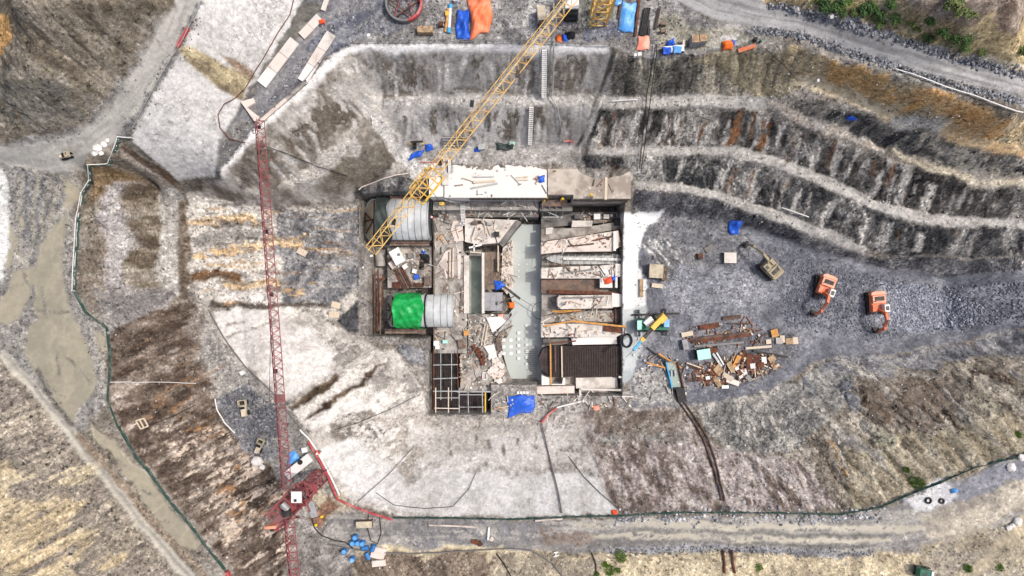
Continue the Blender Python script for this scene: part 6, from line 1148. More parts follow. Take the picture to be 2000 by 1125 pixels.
tarp('blue cloth beside the red orange heap on the pier', [(1194,540),(1206,538),(1206,546),(1195,549)], 'blue_tarp', .3, 21, n=10, zs=-.2)
tarp('orange cloth heap right of the grey shutter panels', [(992,590),(1004,590),(1005,602),(994,602)], 'bright_orange_cloth', .4, 22, n=12, zs=-1.1)
tarp('faded pink cloth on the rubble below the shutter panels', [(972,614),(983,613),(983,622),(973,622)], 'salmon_tarp', .2, 23, n=10, zs=-1.1)
tarp('orange cloth at the upper edge of the pit road', [(1087,68),(1097,70),(1097,85),(1086,84)], 'bright_orange_cloth', .5, 24, n=12)
tarp('deep blue cloth between orange and black cloths in the yard', [(1096,68),(1108,68),(1109,84),(1099,82)], 'blue_tarp', .5, 25, n=12)
tarp('black cloth heap below the white roofed truck', [(1104,64),(1124,62),(1122,76),(1107,78)], 'black_cloth', .6, 26, n=14, crump=.25)
tarp('pink and blue cloth on the ground below the framed bay', [(1156,793),(1168,791),(1172,800),(1160,801)], 'salmon_tarp', .2, 27, n=10)
tarp('red cloth at the right tip of the white sprayed slope', [(1194,996),(1205,995),(1205,1003),(1195,1004)], 'cloth_orange', .3, 28, n=10)
# ---------------------------------------------------------------- site clutter
def crate(label, px, py, wd, ln, h, rz, m, lid=None, name='site_box', cat='box', z=None, group=None, ribs=True):
    p = GP(px, py) if z is None else W(px, py, z); k = M_(p.z+h); w_, l_ = wd*k, ln*k
    t = thing(name, label, cat, p, group, rz=rz, world=False)
    MB().box((0, 0, h/2), (w_, l_, h)).build('body', m, t, bevel=.03)
    MB().box((0, 0, h+.035), (w_*1.03, l_*1.03, .07)).build('lid', lid or m, t)
    if ribs:
        r = MB()
        n = max(2, int(w_/.5))
        for i in range(n+1): r.box((-w_/2+w_*i/n, -l_/2-.02, h/2), (.06, .05, h*.96)); r.box((-w_/2+w_*i/n, l_/2+.02, h/2), (.06, .05, h*.96))
        r.build('rib', m, t)
    return t
crate('white container tilted between the two pipes', 780, 502, 20, 29, 2.2, ang(12, 22)+math.pi/2, 'white_paint', name='site_container', cat='container', z=-1.6)
MB().cyl(W(779, 497, .75)+Vector((0, 0, -.03)), W(779, 497, .75)+Vector((0, 0, .12)), .22, 14).build('roof_fan', 'grey_steel', bpy.data.objects['site_container'], off=(0, 0, 0))
f_ = [c for c in bpy.data.objects['site_container'].children if c.name.startswith('roof_fan')][0]; f_.matrix_parent_inverse = bpy.data.objects['site_container'].matrix_basis.inverted()
crate('pale pink box at the lower left corner of the white container', 768, 518, 9, 14, 1.0, .6, 'concrete_pink', z=-1.6)
crate('small white box at the lower right corner of the white container', 792, 521, 9, 8, .7, .6, 'white_paint', z=-1.6)
crate('open black box with grey lining near the white container', 803, 500, 9, 9, .8, .05, 'dark_steel', 'grey_steel', z=-1.6)
crate('dark box with white tools below the black clothes', 811, 530, 9, 8, .7, -.3, 'dark_steel', 'white_paint', z=-1.6)
crate('dark box with a bright blue top above the green sheet', 815, 541, 9, 9, .7, .25, 'dark_steel', 'blue_tarp', z=-1.6)
crate('brown crate right of the green sheet corner', 835, 548, 10, 16, .8, 0, 'plywood_brown', z=-1.6)
for i in range(3): tarp(['black clothes heap beside the white container','black clothes hanging below the heap','blue helmeted bundle on the black clothes'][i], [[(820,495),(838,497),(840,515),(822,515)],[(819,512),(828,512),(828,527),(820,526)],[(823,490),(831,490),(831,497),(823,497)]][i], ['black_cloth','black_cloth','blue_tarp'][i], .6, 40+i, n=12, zs=-1.55, crump=.25, name='cloth_heap', cat='cloth')
t = thing('beam_bundle', 'bundle of reddish brown beams below the white container', 'beam bundle', W(787, 545, -1.6))
for i in range(5): MB().beam(W(770+i*4, 527-i*1.5, -1.35), W(790+i*4, 566-i*1.5, -1.35), .22, .22).build('beam', ['rust','rust_brown','plywood_brown','rust','rust_brown'][i], t)
for i, (x_, y_, w_, h_, m_, lb) in enumerate([(774,557,14,12,'rust','rusty shutter above the left of the green sheet'),(818,557,18,7,'rust','rusty grating right of the green sheet'),(830,568,10,8,'rust_brown','rusty small frame above the lower pipe')]):
    g = MB(); c = W(x_, y_, -1.4); k = .081
    for j in range(6): g.box((c.x-w_*k/2+w_*k*j/5, c.y, -1.4), (.09, h_*k, .25))
    for j in range(3): g.box((c.x, c.y-h_*k/2+h_*k*j/2, -1.38), (w_*k, .09, .2))
    solo('rusty_grating', g, m_, lb, 'grating', 'rusty gratings between the pipes')
# north yard
cx_ = G(791, 12); t = thing('pipe_ring', 'huge grey pipe ring with red bracing lying in the yard', 'pipe ring', cx_); R0 = 36*M_(21)
N = 48; th = [2*math.pi*i/N for i in range(N)]; vs = []
for rr, z in ((R0, 0), (R0, 1.1), (R0-.22, 1.1), (R0-.22, 0)): vs += [cx_+Vector((rr*math.cos(a), rr*math.sin(a), z)) for a in th]
MB().add(vs, [(j*N+i, j*N+(i+1) % N, ((j+1) % 4)*N+(i+1) % N, ((j+1) % 4)*N+i) for j in range(4) for i in range(N)]).build('ring', 'grey_steel', t)
arc = MB(); a_ = [math.radians(x) for x in range(-75, 30, 5)]; vs = []
for rr, z in ((R0+.03, .5), (R0+.03, 1.16), (R0-.25, 1.16), (R0-.25, .5)): vs += [cx_+Vector((rr*math.cos(a), rr*math.sin(a), z)) for a in a_]
n_ = len(a_); arc.add(vs, [(j*n_+i, j*n_+i+1, ((j+1) % 4)*n_+i+1, ((j+1) % 4)*n_+i) for j in range(4) for i in range(n_-1)]); arc.build('red_painted_edge', 'pipe_red', t)
for i in range(5):
    a1, a2 = math.radians(90+144*i), math.radians(90+144*(i+1)); MB().beam(cx_+Vector((R0*.97*math.cos(a1), R0*.97*math.sin(a1), .6)), cx_+Vector((R0*.97*math.cos(a2), R0*.97*math.sin(a2), .6)), .12).build('brace', 'rust' if i % 2 else 'red_paint', t)
crate('brown timber trunk box at the edge of the yard', 832, 63, 29, 12, 1.0, 0, 'timber', name='timber_box')
crate('small dark red box left of the pipe racks', 862, 50, 8, 8, .6, .1, 'rust')
t = thing('pipe_rack', 'yellow pipe lying left of the blue capped white pipe', 'pipe', GP(872, 40)); MB().cyl(GP(876, 18, .2), GP(870, 64, .2), .17, 10).build('tube', 'orange_timber', t); MB().box(GP(874, 28, .2), (.5, .6, .4)).build('clamp', 'crane_yellow', t)
t = thing('pipe_rack', 'white pipe with light blue ends in the yard', 'pipe', GP(879, 40)); MB().cyl(GP(880, 14, .2), GP(877, 62, .2), .2, 10).build('tube', 'white_paint', t)
for a_, b_ in (((880.5,10),(880,18)), ((877,56),(876.7,66))): MB().cyl(GP(*a_, .2), GP(*b_, .2), .26, 10).build('end_cap', 'sky_blue_paint', t)
# trucks in the yard
def truck(label, px, py, wd, ln, rz, cabm, boxm, h=1.9, boxh=1.2, name='truck', cat='truck', blk='dark_steel'):
    p = GP(px, py); k = M_(p.z+h); w_, l_ = wd*k, ln*k; t = thing(name, label, cat, p, None, rz=rz, world=False)
    MB().box((0, 0, .55), (l_, w_*.8, .25)).build('chassis', 'dark_steel', t)
    MB().box((-l_*.14, 0, .7+boxh/2), (l_*.7, w_, boxh)).build('load_body', boxm, t, bevel=.05)
    co = MB().prof([(l_*.24,.6),(l_*.5,.6),(l_*.5,1.1),(l_*.42,h),(l_*.24,h)], -w_*.46, w_*.46).build('cab', cabm, t, bevel=.06)
    MB().box((l_*.465, 0, 1.5), (.05, w_*.8, .5), M=Matrix.Rotation(-.4, 3, 'Y')).build('windscreen', 'glass', co)
    for s_ in (-1, 1): MB().box((l_*.34, s_*w_*.465, 1.45), (l_*.12, .03, .4)).build('window', 'glass', co)
    for x_ in (-.33, -.2, .33):
        for s_ in (-1, 1): wo = MB().cyl((l_*x_, s_*w_*.36, .42), (l_*x_, s_*w_*.5, .42), .42, 14).build('wheel', 'rubber', t); MB().cyl((l_*x_, s_*w_*.5, .42), (l_*x_, s_*w_*.51, .42), .2, 10).build('rim', 'grey_steel', wo)
    return t
truck('white roofed truck with black load below the yellow jib', 1114, 22, 27, 50, ang(0, 1), 'black_cloth', 'white_paint', 2.2, 1.7)
truck('small cream truck beside the yellow jib', 1057, 42, 16, 40, ang(.12, 1), 'rust_brown', 'cream_board', 1.8, 1.2)
truck('small truck with green load and white cab at the bottom edge', 1796, 1112, 17, 30, ang(1, .15), 'white_paint', 'green_paint', 1.8, 1.0)
# dusty open vehicles on the bench: bonnet, cab frame, tray
def jeep(label, px, py, rz, ln=33, wd=15):
    p = GP(px, py); k = M_(p.z+1); L, w_ = ln*k, wd*k; t = thing('dumper', label, 'dumper', p, 'dusty vehicles on the bench', rz=rz, world=False)
    MB().prof([(-L*.5,.45),(L*.18,.45),(L*.2,.95),(-L*.42,1.05),(-L*.5,.8)], -w_*.36, w_*.36).build('body', 'cream_board', t, bevel=.06)
    MB().prof([(-L*.48,1.06),(-L*.05,1.0),(-L*.05,1.08),(-L*.48,1.14)], -w_*.26, w_*.26).build('bonnet', 'pale_timber', t)
    s = MB()
    for y_ in (-1, 1): s.box((L*.32, y_*w_*.46, 1.0), (L*.34, .1, .6))
    s.box((L*.48, 0, 1.0), (.1, w_*.92, .6)); s.box((L*.16, 0, 1.0), (.1, w_*.92, .6)); so2 = s.build('tray_side', 'cream_board', t)
    MB().box((L*.32, 0, .72), (L*.32, w_*.85, .08)).build('tray_floor', 'dark_steel', t)
    for x_ in (-.32, .3):
        for y_ in (-1, 1): MB().cyl((L*x_, y_*w_*.34, .36), (L*x_, y_*w_*.5, .36), .36, 12).build('wheel', 'rubber', t)
    MB().box((L*.02, 0, 1.15), (.3, .5, .3)).build('seat', 'black_cloth', t); return t
jeep('dusty pale dumper with its open tray facing up the bench', 480, 795, ang(-1, -8))
jeep('dusty pale dumper parked askew, nearer the white container slab', 511, 868, ang(3, -7), 30, 13)
jeep('small white tray vehicle on the muddy road corner', 137, 307, ang(6, -2), 18, 9)
# covered crates and containers at the yard edge
for i, (x_, y_, lb, m_) in enumerate([(1302,102,'left crate with crumpled blue and white cover','white_paint'),(1322,100,'right crate with crumpled blue cover','white_paint')]):
    crate(lb, x_, y_, 20, 12, .9, .06, 'rust', 'white_paint'); tarp(['blue cover over the left crate at the yard edge','blue cover over the right crate at the yard edge'][i], [(x_-8,y_-10),(x_+9,y_-9),(x_+8,y_+4),(x_-7,y_+5)], 'light_blue_tarp' if i else 'blue_tarp', .3, 50+i, n=14, zs=21.1)
for i, lb in enumerate(['left tan and grey container at the yard edge', 'right tan and grey container at the yard edge']): crate(lb, 1351+i*15, 86-i*1.5, 14, 14, 1.8, .05, 'formwork_grey', 'timber', name='site_container', cat='container', group='tan containers at the yard edge')
t = thing('pipe_bundle', 'bundle of dark grey pipes beside the light blue tarpaulin', 'pipe bundle', GP(1256, 45))
for i in range(4): MB().cyl(GP(1259+i*3.2, 17, .25), GP(1249+i*3.2, 70, .25), .13, 8).build('tube', 'dark_steel', t)
for i, (a_, b_, m_, lb) in enumerate([((1248,0),(1240,72),'rust','long rusty bar right of the light blue tarpaulin'), ((1212,10),(1207,38),'rust_brown','brown bar left of the light blue tarpaulin'), ((1288,15),(1279,58),'rust_brown','thin brown bars in the yard right of the dark bundle'), ((1266,40),(1266,70),'dark_steel','dark bar just right of the dark pipe bundle'), ((1440,102),(1475,90),'orange_paint','orange boom section at the right end of the yard')]):
    solo('steel_bar', MB().beam(GP(*a_, .25), GP(*b_, .25), .28 if i < 4 else .5, .25), m_, lb, 'bar')
for i, (x_, y_, w_, h_, m_, lb) in enumerate([(1294,50,11,5,'old_timber','upper brown timber block in the yard'),(1293,64,10,6,'old_timber','lower brown timber block in the yard'),(1239,111,5,5,'white_paint','left small white box near the yard corner'),(1247,110,7,6,'white_paint','right small white box near the yard corner'),(1472,80,6,6,'black_cloth','black drum at the right end of the yard'),(1484,82,4,4,'green_paint','small green drum at the right end of the yard'),(1333,88,5,12,'concrete_pink','narrow pinkish box left of the tan containers'),(891,3,9,6,'white_paint','small white box above the blue tarpaulin'),(941,289,13,9,'galvanised','grey crate right of the blue bag on the bench'),(870,78,5,5,'galvanised','small grey post box at the yard edge'),(1592,161,4,6,'white_paint','tiny white box on the tan bench')]):
    crate(lb, x_, y_, w_, h_, .7, random.uniform(-.1, .1), m_, name='site_box', ribs=False)
t = thing('grating_stack', 'stack of grey steel gratings on the middle bench under the yellow jib', 'grating', GP(893, 278))
for i in range(8): MB().beam(GP(866+i*6.5, 269, .4), GP(866+i*6.5, 287, .4), .14, .3).build('bar', 'grey_steel', t)
for i in range(4): MB().beam(GP(865, 270+i*5.3, .5), GP(913, 270+i*5.3, .5), .12, .15).build('cross_bar', 'galvanised', t)
t = thing('hose_stand', 'small yellow posted stand holding a black drum on the bench', 'stand', GP(815, 285))
for x_ in (804, 828): MB().beam(GP(x_, 284), GP(x_, 284, 1.2), .2).build('post', 'crane_yellow', t)
MB().beam(GP(804, 281, 1.0), GP(828, 280, 1.0), .3, .2).build('rail', 'dark_steel', t); MB().cyl(GP(808, 287, .5), GP(814, 287, .5), .45, 14).build('drum', 'black_cloth', t)
# concrete plates on the ramp
for i, (a_, b_, wd, lb) in enumerate([((577,80),(512,166),22,'left long pale road plate on the dark ramp'),((648,66),(592,161),20,'right long pale road plate on the dark ramp'),((626,35),(590,72),17,'broken pale plate at the top of the ramp'),((640,0),(632,22),9,'narrow pale plate at the very top of the ramp')]):
    A_, B_ = GP(*a_, .15), GP(*b_, .15); t = thing('road_plate', lb, 'road plate', (A_+B_)/2, 'pale road plates on the ramp'); n_ = max(2, int((B_-A_).length/1.9))
    for j in range(n_): MB().beam(A_.lerp(B_, (j+.01)/n_)+Vector((0, 0, random.uniform(0, .04))), A_.lerp(B_, (j+.99)/n_)+Vector((0, 0, random.uniform(0, .04))), wd*M_(20), .18).build('slab', ['concrete_pale','concrete_pink','concrete_white'][j % 3] if i < 3 else 'concrete_pale', t)
w_ = MB(); w_.prism([tuple(G(*q_)[:2]) for q_ in [(472,200),(497,193),(500,203),(486,212),(510,231),(508,240),(503,242)]], 19.0, 19.9); solo('corner_wall', w_, 'concrete_pink', 'pinkish concrete corner wall at the tip of the red jib', 'concrete wall')
for i, (a_, b_, lb) in enumerate([((508,240),(560,195),'pinkish kerb along the ramp edge'),((560,195),(600,160),'grey stretch of kerb further up the ramp edge')]): solo('kerb', MB().beam(GP(*a_, .15), GP(*b_, .15), .5, .4), ['concrete_pink','concrete_mid'][i], lb, 'kerb')
solo('marker_buoy', MB().box(GP(630, 44, .25), (.7, .5, .45), rz=.3).box(GP(630, 44, .55), (.4, .3, .2), rz=.3), 'cloth_orange', 'small red bag on the dark ramp', 'bag', bevel=.1)
# pit floor: timber and steel scrap heap
rn = random.Random(5)
beams = [((1345,662),(1460,650),'rust_brown',.45,'upper long brown beam of the steel stack'),((1350,668),(1464,654),'rust',.4,'second long rusty beam of the steel stack'),((1355,676),(1452,668),'grey_steel',.3,'grey beam below the rusty beams'),((1330,654),(1352,650),'pale_timber',.7,'pale board at the left of the steel stack'),((1365,640),(1403,634),'rust',.8,'rusty plate behind the steel stack'),((1410,622),(1445,618),'rust_brown',.6,'brown plank bundle behind the steel stack'),((1462,690),(1461,722),'rust',.9,'wide rusty channel standing out of the scrap heap'),((1455,685),(1435,712),'rust',.6,'rusty channel leaning left on the scrap heap'),((1455,680),(1505,676),'pale_timber',.35,'pale plank right of the rusty channel'),((1470,685),(1537,697),'dark_steel',.3,'dark pipe trailing right from the scrap heap'),((1391,690),(1408,715),'galvanised',.35,'grey plank next to the mint cabin'),((1398,688),(1412,712),'white_paint',.2,'thin white plank next to the mint cabin'),((1340,708),(1368,718),'pale_timber',.2,'thin pale pole left of the scrap heap'),((1345,715),(1372,722),'rust',.2,'thin rusty pole left of the scrap heap'),((1285,690),(1330,718),'orange_timber',.25,'orange timber pole between crane and settling tank'),((1262,708),(1300,718),'orange_timber',.25,'lower orange pole left of the settling tank'),((1263,678),(1300,706),'dark_steel',.18,'dark rod above the orange pole'),((1252,545),(1252,580),'timber',.55,'long tan board at the edge of the white slurry'),((1420,632),(1466,632),'rust_brown',.2,'thin brown bar behind the steel stack')]
for a_, b_, m_, w_, lb in beams: solo('scrap_beam', MB().beam(GP(*a_, .3), GP(*b_, .35), w_, .22), m_, lb, 'beam', 'beams of the scrap heap')
scr = [((1437,706),9,26,-.4,'orange_timber'),((1425,716),10,22,.5,'timber'),((1445,724),12,14,.1,'rust'),((1420,735),22,9,-.5,'pale_timber'),((1430,745),26,10,-.35,'concrete_pale'),((1400,746),9,20,.5,'timber'),((1402,722),16,18,.8,'timber'),((1372,734),8,10,.2,'rust'),((1475,700),15,14,0,'rust'),((1490,703),9,13,.05,'white_paint'),((1483,711),13,9,0,'rust'),((1505,700),14,12,.6,'timber'),((1512,714),10,14,.9,'timber'),((1510,650),13,15,.3,'orange_timber'),((1520,665),12,12,0,'concrete_pale'),((1500,667),10,9,.1,'pale_timber'),((1527,662),9,14,.1,'pale_timber'),((1540,666),14,12,.1,'timber'),((1552,665),10,13,.1,'pale_timber'),((1452,727),12,14,.3,'white_paint'),((1468,714),9,10,.2,'white_paint'),((1437,719),7,6,.4,'white_paint'),((1398,742),10,14,.8,'white_paint'),((1380,737),8,6,.2,'white_paint'),((1445,735),8,6,.5,'concrete_pale'),((1415,755),14,6,0,'white_paint'),((1365,740),8,9,.1,'rust'),((1460,738),14,9,-.7,'grey_steel'),((1385,725),20,5,.4,'rust'),((1392,730),18,4,-.3,'rust'),((1380,745),5,18,.3,'rust'),((1355,735),5,16,.2,'rust_brown'),((1348,742),16,4,-.2,'rust_brown')]
SCL = ['long orange shutter board leaning in the middle of the scrap heap', 'tan shutter board left of the long orange board', 'round edged rusty plate below the orange board', 'pale board lying slantwise under the rusty plates', 'long whitish slab along the lower edge of the scrap heap', 'narrow tan board at the lower left of the scrap heap', 'large tan board left of centre in the scrap heap', 'small rusty plate at the left end of the scrap heap', 'rusty plate right of the wide channel', 'white panel right of the rusty plate in the scrap heap', 'lower rusty plate beneath the white panel', 'tan board right of the white panel', 'tan board at the lower right end of the scrap heap', 'orange board at the top of the right hand board group', 'whitish slab below the orange board at the right', 'pale board at the left of the right hand board group', 'pale board standing in the right hand board group', 'tan slatted board at the right of the board group', 'pale board at the far right of the board group', 'white panel below the middle of the scrap heap', 'white panel beside the foot of the wide rusty channel', 'tiny white panel left of the round edged rusty plate', 'white panel at the lower left of the scrap heap', 'tiny white panel among the rusty strips', 'small whitish slab beneath the round edged plate', 'white strip at the very bottom of the scrap heap', 'rusty plate below the small one at the left end', 'grey steel plate at the lower right of the scrap heap', 'upper rusty strip in the left tangle', 'lower rusty strip in the left tangle', 'upright rusty strip in the left tangle', 'brown upright strip left of the tangle', 'brown level strip left of the tangle']
for (x_, y_), w_, h_, rz, m_ in scr:
    k = .08; b_ = MB(); p_ = GP(x_, y_, .2+rn.uniform(0, .4)); M3 = Matrix.Rotation(rz, 3, 'Z') @ Matrix.Rotation(rn.uniform(-.2, .2), 3, 'X') @ Matrix.Rotation(rn.uniform(-.2, .2), 3, 'Y'); b_.box(p_, (w_*k, h_*k, .1), M=M3); b_.box(p_+M3 @ Vector((0, 0, -.08)), (w_*k*.9, .1, .1), M=M3)
    nm = SCL[scr.index(((x_, y_), w_, h_, rz, m_))]
    solo('scrap_board', b_, m_, nm, 'board', 'boards of the scrap heap')
crate('mint green cabin roof in the scrap heap', 1369, 690, 25, 19, 1.6, .15, 'dark_steel', 'turquoise_paint', name='cabin', cat='cabin')
crate('small rusty box right of the mint cabin', 1390, 683, 18, 10, .6, .1, 'rust')
crate('pale purple grey box left of the mint cabin', 1336, 672, 10, 19, .8, .2, 'formwork_grey')
crate('grey topped crate of brown sides below the blue tarpaulin', 1423, 504, 23, 20, .8, 0, 'old_timber', 'concrete_pale')
crate('small rusty cube near the blue tarpaulin', 1366, 501, 9, 10, .6, .1, 'rust')
crate('grey panel lying near the rusty cube', 1384, 486, 16, 11, .15, .6, 'concrete_dark', ribs=False)
crate('large brown timber crate beside the white slurry', 1278, 530, 26, 26, 1.4, -.05, 'old_timber', 'cream_board')
for i in range(3): crate(['upright board pack on the brown crate, nearest','upright board pack on the brown crate, middle','upright board pack on the brown crate, outer'][i], 1292+i*3.2, 534+i, 2.6, 26, 1.2, -.15, 'old_timber', group='board packs beside the brown crate', ribs=False)
crate('pale board below the large brown crate', 1283, 558, 21, 8, .3, -.1, 'pale_timber', ribs=False)
# settling tank and its two pipes
t = thing('settling_tank', 'narrow tank of grey water feeding two brown pipes', 'tank', GP(1312, 730))
MB().prism([tuple(G(*q_)[:2]) for q_ in [(1300,708),(1320,706),(1330,755),(1312,757)]], -.3, .35).build('water', 'green_water', t)
for a_, b_, m_ in (((1299,706),(1311,757),'sky_blue_paint'),((1321,704),(1333,756),'rust'),((1299,707),(1321,705),'grey_steel'),((1311,757),(1334,756),'dark_steel')): MB().beam(GP(*a_, .5), GP(*b_, .5), .2, .6).build('side', m_, t)
MB().box(GP(1328, 770, .4), (1.3, 2.2, .9), rz=.2).build('pump', 'dark_steel', t)
for x_ in (1309, 1316): MB().cyl(GP(x_, 722, .6), GP(x_+1, 734, .6), .2, 10).build('inlet', 'galvanised', t)
for i, off in enumerate((-4, 5)):
    pts = [(1318+off,760),(1330+off,785),(1345+off,806),(1362+off,830),(1378+off,858),(1388+off,885),(1397+off*.8,915),(1405+off*.7,945),(1413+off*.5,988)]
    pp = []
    for a_, b_ in zip(pts, pts[1:]):
        for s_ in range(4): pp.append(GP(a_[0]+(b_[0]-a_[0])*s_/4, a_[1]+(b_[1]-a_[1])*s_/4, .18))
    solo('drain_pipe', MB().tube(pp, .12, 8), 'rust_brown', ['left brown pipe running down the south slope','right brown pipe running down the south slope'][i], 'pipe', 'brown pipes on the south slope')
for i, (x_) in enumerate((1411, 1428)): solo('drain_pipe', MB().tube([GP(x_, 1072, .2), GP(x_+2, 1095, .2), GP(x_+(3 if i == 0 else 6), 1118, .2)], .16, 8), 'rust', ['left short rusty pipe at the bottom edge','right short rusty pipe at the bottom edge'][i], 'pipe', 'rusty pipes at the bottom edge')
# barrels and boards in the south-west corner
def barrel(x_, y_, lying, rz, lb):
    t = thing('barrel', lb, 'barrel', GP(x_, y_), 'blue barrels by the south road', rz=rz, world=False)
    if lying: a_, b_ = Vector((-.48, 0, .34)), Vector((.48, 0, .34))
    else: a_, b_ = Vector((0, 0, 0)), Vector((0, 0, .95))
    MB().cyl(a_, b_, .33, 16).build('drum', 'barrel_blue', t)
    d_ = b_-a_
    for f in (.03, .33, .66, .97): MB().cyl(a_+d_*(f-.02), a_+d_*(f+.02), .35, 16).build('hoop', 'barrel_blue', t)
    if not lying: MB().cyl(b_, b_+Vector((0, 0, .03)), .28, 16).build('lid', 'light_blue_tarp', t)
for i, (x_, y_, l_, rz) in enumerate([(696,1046,0,0),(691,1057,0,0),(701,1057,0,0),(710,1058,0,0),(675,1073,0,0),(691,1088,0,0),(715,1068,1,.1),(730,1068,1,1.2),(719,1084,1,-1.1)]):
    barrel(x_, y_, l_, rz, ['standing blue barrel at the top of the group','standing blue barrel leftmost of the row of three','standing blue barrel in the middle of the row of three','standing blue barrel rightmost of the row of three','pale standing barrel left of the others','lone standing blue barrel at the bottom of the group','blue barrel lying level right of the standing ones','blue barrel lying steeply beside the boards','blue barrel lying steeply left of the boards'][i])
for i, (x_, y_, a_) in enumerate([(742,1073,-.2),(738,1084,-.25),(741,1098,.1)]): crate(['upper pale shutter board by the barrels','middle pale shutter board by the barrels','lower pale shutter board by the barrels'][i], x_, y_, 26, 11, .35, a_, 'concrete_pink', name='shutter_board', cat='board', group='shutter boards by the barrels')
crate('brown generator with pale top near the barrels', 714, 1020, 30, 12, .9, .03, 'plywood_brown', 'cream_board', name='generator', cat='generator')
for i, (x_, y_) in enumerate(((630,1007),(619,1023))): solo('jerrycan', MB().box(GP(x_, y_, .25), (.35, .28, .45), rz=.2).box(GP(x_, y_, .52), (.12, .1, .1), rz=.2), 'hat_yellow', ['upper yellow canister on the rust stain','lower yellow canister on the rust stain'][i], 'canister', bevel=.03)
crate('long dusty white tank slab beside the light blue tarpaulin', 588, 907, 58, 17, 1.1, ang(5, -4), 'concrete_pale', 'concrete_white', name='water_tank', cat='tank', ribs=False)
c_ = GP(592, 898, 1.2); solo('tank_hatch', MB().cyl(c_, c_+Vector((0, 0, .15)), .35, 16), 'dark_steel', 'dark round hatch on the white tank slab', 'hatch')
crate('small white box above the white tank slab', 597, 877, 10, 9, .6, .2, 'white_paint')
solo('sheet_stack', MB().box(GP(612, 995, .2), (1.0, 2.0, .15), rz=.3).box(GP(610, 988, .3), (.7, 1.6, .1), rz=-.1), 'galvanised', 'corrugated grey sheets lying below the red crane', 'sheet stack')
for i, (x_, y_, s_) in enumerate([(506,903,26),(1205,20,1)][:1]): 
    pass
crate('white box with red edge on the bench path', 476, 727, 8, 7, .6, .5, 'white_paint')
# red and white pipe runs
def run(label, pts, r, m, dz=.25, cat='pipe', name='pipe_run', n=6):
    pp = []
    for a_, b_ in zip(pts, pts[1:]):
        s_ = max(1, int(math.hypot(b_[0]-a_[0], b_[1]-a_[1])/8))
        for j in range(s_): pp.append(GP(a_[0]+(b_[0]-a_[0])*j/s_, a_[1]+(b_[1]-a_[1])*j/s_, dz))
    pp.append(GP(*pts[-1], dz))
    if len(pp) > 4:
        for _ in range(2): pp = [pp[0]]+[Vector((pp[i].x, pp[i].y, max(pp[i].z, (pp[i-1].z+pp[i+1].z)/2))) for i in range(1, len(pp)-1)]+[pp[-1]]
    return solo(name, MB().tube(pp, r, n), m, label, cat)
run('red pipe run along the inner edge of the crane bench', [(605,860),(620,885),(640,920),(662,972),(690,985),(730,1000),(768,1012)], .16, 'pipe_red', .7)
run('white pipe run beside the red one on the crane bench', [(588,838),(608,858),(622,880),(645,922),(665,965)], .13, 'white_paint', .5)
run('red pipe on the ground above the south slope', [(1057,824),(1070,808),(1086,796)], .15, 'pipe_red', .4)
run('white pipe continuing right of the red pipe', [(1087,795),(1110,789),(1135,783)], .14, 'white_paint', .4)
run('long thin pipe down the white south slope', [(1057,826),(1063,850),(1070,880),(1080,920),(1090,960),(1097,1000)], .1, 'hose_grey', .3)
run('pale pipe down the north face right of the stairs', [(1081,10),(1081,90),(1079,180),(1076,194),(1088,210),(1095,250),(1100,280)], .1, 'galvanised', .5)
run('pale red pipe end at the foot of the north face', [(1098,278),(1112,276),(1120,279)], .13, 'pipe_red', .4)
run('pipe frame across the yard beside the cream truck', [(1052,14),(1066,12),(1080,14)], .12, 'galvanised', 1.6)
run('pinkish pipe lying along the south road', [(838,1024),(890,1026),(930,1028)], .12, 'concrete_pink', .2)
run('white and pink pipe at the end of the slope pipe', [(1045,1016),(1070,1013),(1098,1012)], .12, 'concrete_pink', .2)
run('short white post lying on the south road', [(955,1028),(953,1052)], .16, 'white_paint', .25)
run('thin white pole on a lower rock bench', [(1525,406),(1550,416),(1575,425)], .09, 'white_paint', .5)
run('thin white pipe on the upper rock bench', [(1195,199),(1220,197),(1245,196)], .09, 'white_paint', .3)
run('brown curved pipe along the rock above the upper pipe', [(703,372),(708,366),(725,360),(745,352),(775,343),(798,340)], .1, 'concrete_pink', .5)
run('white pipe along the road edge above the orange slope', [(1745,137),(1790,152),(1850,172),(1900,188),(1950,208),(1990,222)], .08, 'white_paint', .3)
run('orange hose snaking over the white north-west slope', [(575,0),(568,30),(545,65),(520,110),(500,140),(480,175),(460,195),(440,205),(428,225),(432,250),(450,272),(480,280)], .06, 'rust', .15, 'hose', 'hose')
run('orange hose on the ground beside the blue tarpaulin', [(962,800),(975,794),(980,798),(972,802),(982,797)], .09, 'orange_timber', .15, 'hose', 'hose')
run('black hose curling below the red crane', [(607,1000),(615,1030),(630,1045),(655,1055),(675,1058),(690,1070)], .08, 'cable_black', .12, 'hose', 'hose')
run('black hose loop around the brown generator', [(720,1005),(718,1030),(725,1055),(738,1062),(745,1040),(742,1010),(730,1000)], .06, 'cable_black', .12, 'hose', 'hose')
run('white hose along the edge of the vehicle bench', [(422,778),(425,800),(440,825),(460,845)], .09, 'white_paint', .15, 'hose', 'hose')
run('grey hose down the inner edge of the vehicle bench', [(410,608),(440,660),(480,715),(530,762),(560,800),(590,838)], .1, 'hose_grey', .2, 'hose', 'hose')
run('long grey hose along the south edge of the road', [(640,1062),(720,1076),(800,1080),(900,1075),(1000,1070),(1040,1074),(1080,1100),(1100,1125)], .09, 'hose_grey', .2, 'hose', 'hose')
run('dark hose running down the bank left of the grass', [(970,1080),(985,1100),(998,1125)], .08, 'cable_black', .15, 'hose', 'hose')
run('dark hose at the left of the grass tufts', [(1155,1078),(1163,1100),(1165,1125)], .08, 'cable_black', .15, 'hose', 'hose')
